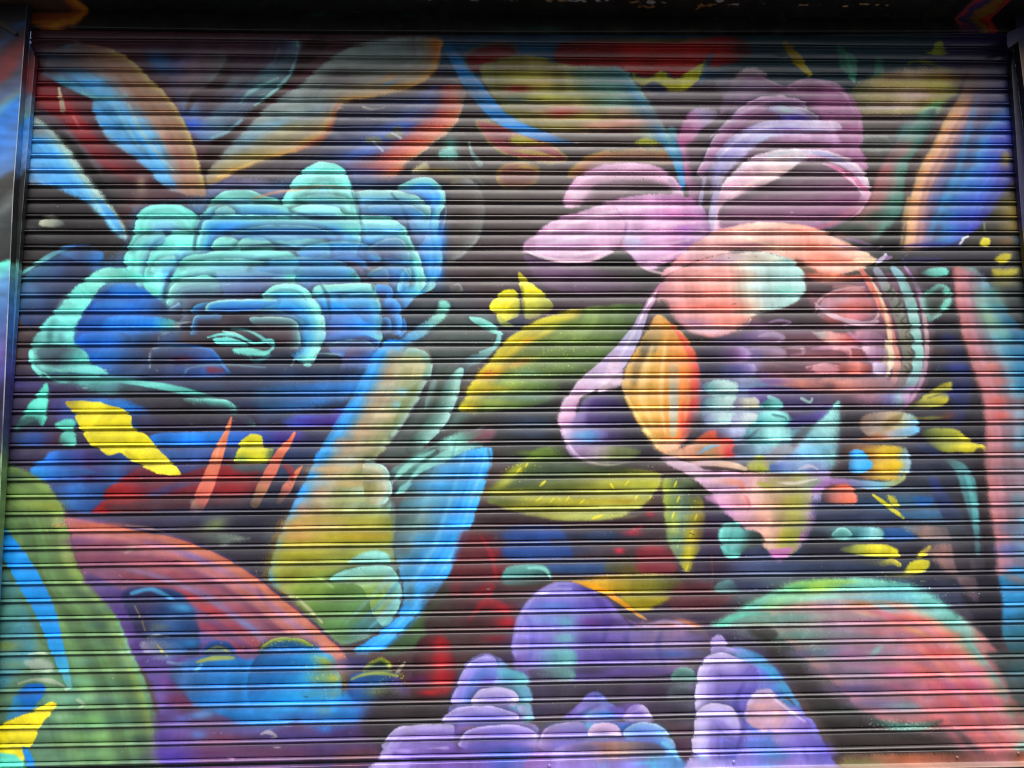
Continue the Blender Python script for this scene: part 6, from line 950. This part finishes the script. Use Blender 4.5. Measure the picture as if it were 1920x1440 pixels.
IMG = _l+(IMG-_l)*1.09
IMG = np.clip(IMG, 0.012, 1)
LIN = np.where(IMG <= 0.04045, IMG/12.92, ((IMG+0.055)/1.055)**2.4).astype(np.float32)
def pigment(X, Z):     # linear colour of the mural at a point of the shutter (bilinear)
    x, y = sheet(X, Z)
    a = np.clip(x*RS-0.5, 0, RW-1.001); b = np.clip(y*RS-0.5, 0, RH-1.001)
    i, j = b.astype(int), a.astype(int); fb, fa = (b-i)[..., None], (a-j)[..., None]
    return LIN[i, j]*(1-fb)*(1-fa)+LIN[i, j+1]*(1-fb)*fa+LIN[i+1, j]*fb*(1-fa)+LIN[i+1, j+1]*fb*fa

# ------------------------------------------------------------------ materials
def paint_material(name, rough=0.36, bump=0.12, spec=0.5, attr=True, base='808080', coat=0.0):
    m = bpy.data.materials.new(name)
    m.use_nodes = True
    nt = m.node_tree; n, l = nt.nodes, nt.links
    b = n["Principled BSDF"]
    tc = n.new("ShaderNodeTexCoord")
    fine = n.new("ShaderNodeTexNoise"); fine.inputs["Scale"].default_value = 420; fine.inputs["Detail"].default_value = 3
    big = n.new("ShaderNodeTexNoise"); big.inputs["Scale"].default_value = 9; big.inputs["Detail"].default_value = 6
    l.new(tc.outputs["Object"], fine.inputs["Vector"]); l.new(tc.outputs["Object"], big.inputs["Vector"])
    if attr:
        at = n.new("ShaderNodeAttribute"); at.attribute_name = "pigment"
        src = at.outputs["Color"]
    else:
        r = n.new("ShaderNodeRGB"); c = rgb(base); c = np.where(c <= .04045, c/12.92, ((c+.055)/1.055)**2.4)
        r.outputs[0].default_value = (*[float(v) for v in c], 1); src = r.outputs[0]
    mr = n.new("ShaderNodeMapRange"); mr.inputs[1].default_value = .3; mr.inputs[2].default_value = .7
    mr.inputs[3].default_value = 0.88; mr.inputs[4].default_value = 1.10
    l.new(big.outputs["Fac"], mr.inputs[0])
    mx = n.new("ShaderNodeVectorMath"); mx.operation = 'SCALE'
    l.new(src, mx.inputs[0]); l.new(mr.outputs[0], mx.inputs["Scale"])
    l.new(mx.outputs[0], b.inputs["Base Color"])
    rr = n.new("ShaderNodeMapRange"); rr.inputs[1].default_value = .3; rr.inputs[2].default_value = .7
    rr.inputs[3].default_value = rough-.07; rr.inputs[4].default_value = rough+.10
    l.new(big.outputs["Fac"], rr.inputs[0]); l.new(rr.outputs[0], b.inputs["Roughness"])
    b.inputs["Specular IOR Level"].default_value = spec
    b.inputs["Coat Weight"].default_value = coat
    b.inputs["Coat Roughness"].default_value = 0.22
    bp = n.new("ShaderNodeBump"); bp.inputs["Strength"].default_value = bump; bp.inputs["Distance"].default_value = 0.0015
    l.new(fine.outputs["Fac"], bp.inputs["Height"]); l.new(bp.outputs[0], b.inputs["Normal"])
    return m
M_MURAL = paint_material("spray_paint", 0.40, 0.10, 0.5, coat=0.32)
M_RAIL = paint_material("painted_rail_steel", 0.42, 0.10, 0.5)
M_HOOD = paint_material("painted_hood_steel", 0.45, 0.2, 0.4)
M_PIER = paint_material("painted_render", 0.7, 0.5, 0.3, False, '4a4c50')
M_PAVE = paint_material("pavement_asphalt", 0.85, 0.6, 0.3, False, '3c3b3a')

def lin(c):
    c = np.clip(c, 0, 1)
    return np.where(c <= 0.04045, c/12.92, ((c+0.055)/1.055)**2.4)
def grid_object(name, P, colors, mat, parent=None, smooth=True):      # P: rows x cols x 3 points, colors: same shape, linear
    h, w = P.shape[:2]
    me = bpy.data.meshes.new(name)
    me.vertices.add(h*w)
    co = P.reshape(-1, 3).astype(np.float32).copy(); co[:, 2] += ZOFF
    org = parent.location if parent else Vector((0, 0, 0))
    co -= np.array(org[:], np.float32)
    me.vertices.foreach_set("co", co.ravel())
    i = np.arange(h-1)[:, None]*w+np.arange(w-1)[None]
    q = np.stack([i, i+w, i+w+1, i+1], -1).reshape(-1, 4).astype(np.int32)
    me.loops.add(q.size); me.loops.foreach_set("vertex_index", q.ravel())
    me.polygons.add(len(q)); me.polygons.foreach_set("loop_start", np.arange(0, q.size, 4, dtype=np.int32))
    me.update(calc_edges=True)
    if smooth:
        me.polygons.foreach_set("use_smooth", np.ones(len(q), bool))
    if colors is not None:
        a = me.attributes.new("pigment", 'FLOAT_COLOR', 'POINT')
        c4 = np.ones((h*w, 4), np.float32); c4[:, :3] = colors.reshape(-1, 3)
        a.data.foreach_set("color", c4.ravel())
    me.materials.append(mat)
    o = bpy.data.objects.new(name, me)
    COL.objects.link(o)
    o.parent = parent
    return o
def empty(name, label, cat, loc, group=None):
    o = bpy.data.objects.new(name, None); COL.objects.link(o)
    o.location = loc; o.empty_display_size = 0.2
    o["label"] = label; o["category"] = cat
    if group:
        o["group"] = group
    return o
def box_object(name, x0, x1, y0, y1, z0, z1, mat, parent=None, bev=0.004):
    import bmesh
    bm = bmesh.new(); bmesh.ops.create_cube(bm, size=1)
    for v in bm.verts:
        v.co = Vector(((x0+x1)/2+v.co.x*(x1-x0), (y0+y1)/2+v.co.y*(y1-y0), (z0+z1)/2+v.co.z*(z1-z0)))
    if bev:
        bmesh.ops.bevel(bm, geom=bm.edges[:], offset=bev, segments=2, affect='EDGES')
    if parent:
        for v in bm.verts:
            v.co -= parent.location
    me = bpy.data.meshes.new(name); bm.to_mesh(me); bm.free(); me.materials.append(mat)
    o = bpy.data.objects.new(name, me); COL.objects.link(o); o.parent = parent
    return o

# ------------------------------------------------------------------ pavement and the piers either side
pv = box_object("pavement", -9, 9, -9, 0.6, -0.3, 0.0, M_PAVE, bev=0)
pv["kind"] = "structure"

pier = box_object("wall_pier", -3.2, -2.303, -0.06, 0.5, 0.0, 2.6, M_PIER)
pier["label"] = "grey painted wall pier beyond the left guide rail, by the orange patch"; pier["category"] = "pier"
pier2 = box_object("wall_pier", 2.713, 3.6, -0.06, 0.5, 0.0, 2.6, M_PIER)
pier2["label"] = "dark wall pier beyond the right guide rail, by the red patch"; pier2["category"] = "pier"

# ------------------------------------------------------------------ the shutter curtain
shutter = empty("roller_shutter", "closed corrugated metal roller shutter covered with a spray painted flower mural", "roller shutter", (0.2, 0, 0))
PS = np.array([0, .006, .013, .023, .038, .057, .08, .105, .135, .16, .178, .191, .206, .225, .244, .262, .278, .293, .313, .345, .39, .43, .475, .53, .60, .67, .74, .81, .87, .92, .952, .970, .980, .990])
PO = np.array([5.0, 5.5, 10.0, 15.0, 18.2, 20.3, 22.2, 23.6, 24.4, 24.2, 22.8, 19.8, 15.2, 11.6, 9.8, 9.4, 10.0, 11.0, 12.2, 13.5, 14.7, 15.4, 15.9, 16.6, 17.1, 17.3, 17.2, 17.0, 16.6, 16.1, 15.4, 14.0, 10.0, 6.0])*0.001
X = np.linspace(-2.19, 2.62, 1750)
rows_z, rows_o, rows_s = [], [], []
for k in range(24, -23, -1):
    z0, z1 = zline(k), zline(k-1)
    for s, o in zip(PS, PO):
        if k == -22 and s > .30:
            break
        rows_z.append(z0+(z1-z0)*s); rows_o.append(o); rows_s.append((k, s))
rows_z, rows_o = np.array(rows_z), np.array(rows_o)
nslat = 48
wob = np.zeros((nslat, len(X))); wobo = np.zeros((nslat, len(X)))
for i in range(nslat):
    for f, a in ((0.7, .0006), (1.9, .0004), (5.3, .00025), (13.0, .00012)):
        wob[i] += a*np.sin(f*X*2+rng.random()*6.28)*(0.5+rng.random())
        wobo[i] += 1.6*a*np.sin(f*X*2.3+rng.random()*6.28)*(0.5+rng.random())
    for _ in range(2):                                     # knocks in the metal
        if rng.random() < .5:
            c, wd = rng.uniform(-2.1, 2.5), rng.uniform(.02, .07)
            wobo[i] -= rng.uniform(.0015, .004)*np.exp(-((X-c)/wd)**2)
Zg = np.zeros((len(rows_z), len(X))); Og = np.zeros_like(Zg)
for r, (k, s) in enumerate(rows_s):
    i = k+23
    j = min(max(i-1, 0), nslat-1)
    wz = wob[i]*(1-s)+wob[j]*s
    Zg[r] = rows_z[r]+wz
    bead = 1.0 if s < .34 else 0.55+0.45*math.sin(math.pi*(s-.34)/.66)
    Og[r] = np.maximum(rows_o[r]+wobo[i]*bead, 0.0004)
Pg = np.stack([np.broadcast_to(X, Zg.shape), -Og, Zg], -1)
Cg = pigment(Pg[..., 0], Pg[..., 2])
grid_object("curtain", Pg, Cg, M_MURAL, shutter)

# bottom rail: an angle iron with its foot towards the street
xb = np.linspace(-2.18, 2.61, 800)
def edge_top(x):
    return np.interp(x, [-2.2, -1.0, 0.1, 1.2, 2.4], [-1.684, -1.681, -1.676, -1.667, -1.669])
prof = [(-0.004, 0.0), (-0.027, 0.0), (-0.0295, -0.0012), (-0.030, -0.004), (-0.030, -0.012), (-0.030, -0.024), (-0.030, -0.036), (-0.030, -0.046), (-0.0315, -0.0505),
        (-0.035, -0.0525), (-0.050, -0.0535), (-0.066, -0.0545), (-0.0680, -0.0560), (-0.0682, -0.0600), (-0.066, -0.0615), (-0.03, -0.0620), (-0.004, -0.0620)]
Pr = np.stack([np.stack([xb, np.full_like(xb, y), edge_top(xb)+dz], -1) for y, dz in prof])
Cr = pigment(Pr[..., 0], np.maximum(Pr[..., 2], -1.80))
Cr[9:] = Cr[9:]*0.55 + 0.45*lin(rgb('b09a8c'))
rail = grid_object("bottom_rail", Pr, Cr, M_MURAL, shutter)
SCREWS = [(0.2463, -1.6984), (1.0428, -1.6984), (2.0234, -1.6995), (2.2969, -1.6871)]
def screw(x, z):
    a = np.linspace(0, 2*math.pi, 25)
    pr = [(0.0012, .0085), (0.0022, .0085), (0.0024, .0072), (0.0050, .0062), (0.0062, .0048), (0.0068, .0030), (0.0068, .0012), (0.0052, .0008), (0.0052, .00001)]
    P = np.stack([np.stack([x+r*np.cos(a), np.full_like(a, -0.030-h+0.0012), z-r*np.sin(a)], -1) for h, r in pr])
    C = np.broadcast_to(pigment(np.array([x]), np.array([z]))*0.95, P.shape)
    o = grid_object("screw", P, C, M_MURAL, shutter)
    o.parent = rail
    o.matrix_parent_inverse = Matrix.Identity(4)
for p in SCREWS:
    screw(*p)

# ------------------------------------------------------------------ guide rails
def ramp_y(y, st):
    return stops(y, st)
def rail_noise(shape, r, seed):
    a = np.random.default_rng(seed).standard_normal(shape)
    for _ in range(2):
        a = box_blur(a, r)
    return a/a.std()
L_FL = (40,'26262c',66,'2a2a34',84,'24426c',100,'3a282e',118,'64242a',140,'702a2c',155,'3f4458',185,'44587a',200,'5c7680',212,'3f84b4',222,'2470c4',250,'2c74cc',290,'4270b0',322,'4c70a0',336,'3c3c3a',360,'30312f',388,'565e5e',410,'3a4242',440,'2e3232',484,'262828',492,'5cd0b8',506,'58b4b4',530,'4c80ac',600,'3f609c',650,'56508c',690,'3a3878',720,'1c1c3c',800,'22223a',836,'2c3a3c',852,'5c7c4c',960,'5c7c4c',1100,'2a5c8c',1440,'46604c')
L_LP = (80,'2c3440',105,'2a3c64',125,'40242c',140,'5c1c24',178,'622228',196,'4a5c78',225,'50687c',243,'4a7480',258,'2f7cc8',300,'4a7cb4',330,'486894',346,'1c1e20',400,'161819',440,'1d2524',470,'141617',502,'161a1a',516,'4c8c84',540,'3c6c84',600,'2c5c94',650,'2c4c88',690,'34387c',720,'26265c',800,'2a2a50',836,'34464c',870,'4c6c44',1000,'4c6c44',1100,'2a5c8c',1440,'46604c')
R_FL = (40,'141838',92,'151a3a',104,'4a3020',140,'5c4028',200,'563a28',250,'3a2c3c',290,'1e1c44',340,'1a1a48',430,'3c3424',470,'4c4428',600,'243040',1440,'243a4c')
R_LP = (90,'12121e',180,'161628',300,'1b1b40',400,'22224a',440,'4c4428',480,'54482a',600,'22303c',1440,'24384a')
def guide_rail(side, fx, fz, lx, lz, flc, lpc, label):
    s = -1 if side == 'L' else 1
    fe = lambda z: np.interp(z, fz, fx)
    le = lambda z: np.interp(z, lz, lx)
    rootx = float(fe(-1.7))
    t = empty("guide_rail", label, "guide rail", (rootx, 0, 0), "guide rails at both sides of the shutter")
    z = np.linspace(1.764, -1.758, 900)
    tz = np.linspace(0, 1, 12)
    # painted face, then the folded return
    out = s*np.where(s < 0, 2.30, 2.71)
    def colour(P, st, seed):
        x, y = sheet(P[..., 0]*1.02, P[..., 2]*1.02)
        ye = y + (0.8*(x-20) if s < 0 else -0.5*(x-1900)) + 7*rail_noise(P.shape[:2], 7, seed)
        c = stops(ye, st)*(1.12 if s < 0 else 1.0)*(1+0.06*rail_noise(P.shape[:2], 2, seed+1)[..., None])
        return np.clip(c, .01, 1)
    u = np.r_[np.linspace(0, .93, 10), .965, .985, 1.0]
    E = fe(z)
    Pf = np.stack([out+(E[:, None]-out)*u[None], np.full((len(z), len(u)), -0.09), np.repeat(z[:, None], len(u), 1)], -1)
    Pf[:, -1, 1] = -0.0885
    c = colour(Pf, flc, 21)
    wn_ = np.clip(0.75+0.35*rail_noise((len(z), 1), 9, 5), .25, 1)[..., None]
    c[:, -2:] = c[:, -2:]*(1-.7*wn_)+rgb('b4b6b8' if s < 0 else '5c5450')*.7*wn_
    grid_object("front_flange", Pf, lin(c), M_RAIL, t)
    d = np.array([-0.0885, -0.086, -0.07, -0.053])
    Pw = np.stack([np.repeat(E[:, None], 4, 1), np.repeat(d[None], len(z), 0), np.repeat(z[:, None], 4, 1)], -1)
    grid_object("side_web", Pw, lin(colour(Pw, lpc, 22)), M_RAIL, t)
    zl = np.linspace(1.588, -1.758, 900)
    El = le(zl); Ef = fe(zl)
    cham = np.clip((1.588-zl)/0.075, 0.02, 1)
    El = Ef+(El-Ef)*cham
    u = np.r_[np.linspace(0, .9, 9), .95, .98, 1.0]
    Pl = np.stack([Ef[:, None]+(El-Ef)[:, None]*u[None], np.full((len(zl), len(u)), -0.052), np.repeat(zl[:, None], len(u), 1)], -1)
    Pl = np.concatenate([Pl, Pl[:, -1:]+np.array([0, 0.0035, 0]), Pl[:, -1:]+np.array([0, 0.026, 0])], 1)
    Pl[:, -3, 1] = -0.0505
    c = colour(Pl, lpc, 23)
    wn_ = np.clip(0.65+0.35*rail_noise((len(zl), 1), 6, 6), .15, 1)[..., None]
    wn_ = wn_*cham[:, None, None]
    c[:, -4:-2] = c[:, -4:-2]*(1-.6*wn_)+rgb('a4a8ac' if s < 0 else '46424c')*.6*wn_
    grid_object("inner_lip", Pl, lin(c), M_RAIL, t)
guide_rail('L', [-2.075, -2.111, -2.164, -2.172], [-1.8, -.557, .835, 1.62], [-2.126, -2.128, -2.132, -2.142, -2.141], [-1.8, -.661, -.042, .851, 1.51],
           L_FL, L_LP, "blue, red and black painted steel guide rail on the shutter's left edge")
guide_rail('R', [2.62, 2.600, 2.588], [-1.8, .9, 1.62], [2.54, 2.540, 2.545, 2.570], [-1.8, .679, .865, 1.523],
           R_FL, R_LP, "dark navy steel guide rail on the shutter's right edge, brown near its top")

# ------------------------------------------------------------------ hood above the shutter
hood = empty("shutter_hood", "black painted steel shutter hood over the curtain, chipped, with an orange and a red patch", "shutter hood", (0.2, -0.04, 1.70+ZOFF))
SOF = 1.767
xs = np.linspace(-2.62, 3.02, 1600)
def hood_colour(Xq, S):                    # S: 0 at the fold, negative down the plate, positive out along the soffit
    n1, n2 = rail_noise(Xq.shape, 6, 41), rail_noise(Xq.shape, 2, 42)
    c = np.broadcast_to(rgb('1c1e1d'), Xq.shape+(3,)).copy()
    c *= (1+.12*n1+.1*n2)[..., None]
    def over(m, col):
        nonlocal c
        m = np.clip(m, 0, 1)[..., None]
        c = c*(1-m)+(col if isinstance(col, np.ndarray) else rgb(col))*m
    sm = lambda a: np.clip(a, 0, 1)
    # teal streaks by the fold and lower edge
    over(np.exp(-((S+.012)/.012)**2)*sm(1-np.abs(Xq+.62)/.55)*.55*(.7+.5*n1), '256a5a')
    over(np.exp(-((S+.075)/.02)**2)*(sm(1-np.abs(Xq-.30)/.12)+.7*sm(1-np.abs(Xq-.12)/.16))*.55, '2f7460')
    over(np.exp(-((S+.08)/.02)**2)*(sm(1-np.abs(Xq-.66)/.10)+sm(1-np.abs(Xq-.98)/.09))*.3, '6a6a66')
    # orange patch on the left
    q = curve([-2.40, .5, -2.40, -.2, -2.05, -.11, -1.97, -.085, -1.925, -.045, -1.905, 0.0, -1.905, .2, -1.93, .5], True, 4)
    dd, _ = seg_dist(Xq.astype(np.float32), S.astype(np.float32), q, True)
    dd = np.where(inside(Xq, S, q), dd, -dd)+.004*n1
    over(sm(dd/.018), stops(dd+.003*n2, (0, '6c3420', .02, 'c07822', .04, 'd08a28', .06, 'a85a28', .10, '94482a', .2, '84462c')))
    over(sm((S+.02)/.01)*sm((-1.98-Xq)/.03), '4e3a2c')
    over(sm(1-np.abs(S+.062)/.012)*sm((-2.0-Xq)/.03)*.6, 'b07a24')
    over(sm((-.072-S)/.008)*sm((-2.13-Xq)/.04), '2c2826')
    # red chevron on the right
    lx = 2.305+np.clip(-S, 0, 1)*.55; wdt = .20+0*S
    u = (Xq-lx)/wdt
    over(sm(u/.09)*sm((1-u)/.07)*sm((S+.10)/.03)*.9, stops(u+.07*n1+.03*n2, (0, 'a04050', .12, 'b84850', .2, '64345c', .32, '30327a', .5, '80602c', .65, '98742c', .76, '843c2c', .9, 'd03c30', 1, 'b83830')))
    over(sm(u/.03)*sm((1-u)/.03)*sm((-.02-S)/.02)*sm((.65-u)/.2)*sm((S+.1)/.015)*.75, '3c2450')
    # chipped paint out along the soffit
    for x0, x1, s0, s1, col, am in [(.26,.37,.095,.118,'8a6436',.8),(.66,.74,.095,.118,'94703e',.9),(.70,.84,.055,.085,'8c6a3c',.8),(.96,1.12,.055,.10,'94703c',.9),(1.04,1.13,.105,.125,'a8a69e',.7),(.70,.86,.09,.115,'a0a09a',.35),(.38,.60,.10,.12,'a8a8a4',.25),(1.15,1.5,.085,.105,'9a988c',.25),(1.5,1.9,.085,.11,'b8a070',.35),(-.5,.3,.10,.12,'8a8a86',.08)]:
        cx, cs = (x0+x1)/2, (s0+s1)/2
        e = 1-((Xq-cx)/((x1-x0)/2))**2-((S-cs)/((s1-s0)/2))**2
        over(sm((e*am+.55*n2-.45+.25*n1)*3)*(e > -.4), col)
    for _ in range(40):
        cx, cs = rng.uniform(1.1, 2.2), rng.uniform(-.012, .03)
        over((np.abs(Xq-cx) < .006)*(np.abs(S-cs) < .003)*.35, '9a9a96')
    return lin(np.clip(c, .008, 1))
zbot = lambda x: np.interp(x, [-2.3, -1.1, .1, 2.35, 2.8], [1.683, 1.675, 1.679, 1.704, 1.709])
tt = np.r_[-0.06, np.linspace(0, .90, 22), .94, .97, .985, 1]
zb = zbot(xs)
Pp = np.stack([np.stack([xs, np.full_like(xs, -0.04), SOF+(zb-SOF)*t_], -1) for t_ in tt])
Cp = hood_colour(Pp[..., 0], Pp[..., 2]-SOF)
edge = [(-0.0375, -.0022), (-0.034, -.003), (-0.02, -.0032), (-0.002, -.0032)]
Pe = np.stack([np.stack([xs, np.full_like(xs, y), zb+dz], -1) for y, dz in edge])
Pp2 = np.concatenate([Pp, Pe]); Cp2 = np.concatenate([Cp, np.repeat(Cp[-1:], 4, 0)])
Cp2[tt.size-2:tt.size] = Cp2[tt.size-2:tt.size]*.6+.4*lin(rgb('70706c'))
grid_object("lintel_plate", Pp2, Cp2, M_HOOD, hood)
dep = np.r_[np.linspace(0.0, 0.16, 60), np.linspace(.17, .34, 10)]
Ps = np.stack([np.stack([xs, np.full_like(xs, -0.0390-d_), np.full_like(xs, SOF+.0006)], -1) for d_ in dep[::-1]])
grid_object("soffit_panel", Ps, hood_colour(Ps[..., 0], -0.04-Ps[..., 1]), M_HOOD, hood)
zf = np.linspace(SOF+.55, SOF-.003, 12)
Pfa = np.stack([np.stack([xs[::10], np.full_like(xs[::10], -0.3820), np.full_like(xs[::10], v)], -1) for v in zf])
grid_object("fascia_panel", Pfa, np.broadcast_to(lin(rgb('202222')), Pfa.shape), M_HOOD, hood)
Pt = np.stack([np.stack([xs[::10], np.full_like(xs[::10], v), np.full_like(xs[::10], SOF+.553)], -1) for v in np.linspace(-.01, -.382, 8)][::-1])
grid_object("top_panel", Pt, np.broadcast_to(lin(rgb('202222')), Pt.shape), M_HOOD, hood)
def bracket(pts, y, col):
    import bmesh
    bm = bmesh.new()
    f = [bm.verts.new((x-hood.location.x, y-hood.location.y, z+ZOFF-hood.location.z)) for x, z in pts]
    b = [bm.verts.new((x-hood.location.x, y+.012-hood.location.y, z+ZOFF-hood.location.z)) for x, z in pts]
    bm.faces.new(f); bm.faces.new(b[::-1])
    for i in range(len(f)):
        bm.faces.new((f[(i+1) % len(f)], f[i], b[i], b[(i+1) % len(f)]))
    bmesh.ops.recalc_face_normals(bm, faces=bm.faces)
    bmesh.ops.bevel(bm, geom=bm.edges[:], offset=.0015, segments=2, affect='EDGES')
    me = bpy.data.meshes.new("end_bracket"); bm.to_mesh(me); bm.free()
    me.materials.append(paint_material("bracket_paint", .4, .1, .5, False, col))
    o = bpy.data.objects.new("end_bracket", me); COL.objects.link(o); o.parent = hood
bracket([(2.519, 1.59), (2.527, 1.574), (2.622, 1.642), (2.70, 1.70), (2.70, 1.73), (2.558, 1.669), (2.525, 1.652)], -.104, '1c1f48')
bracket([(-2.33, 1.69), (-2.257, 1.658), (-2.20, 1.61), (-2.208, 1.596), (-2.28, 1.640), (-2.33, 1.67)], -.104, '3a3a34')
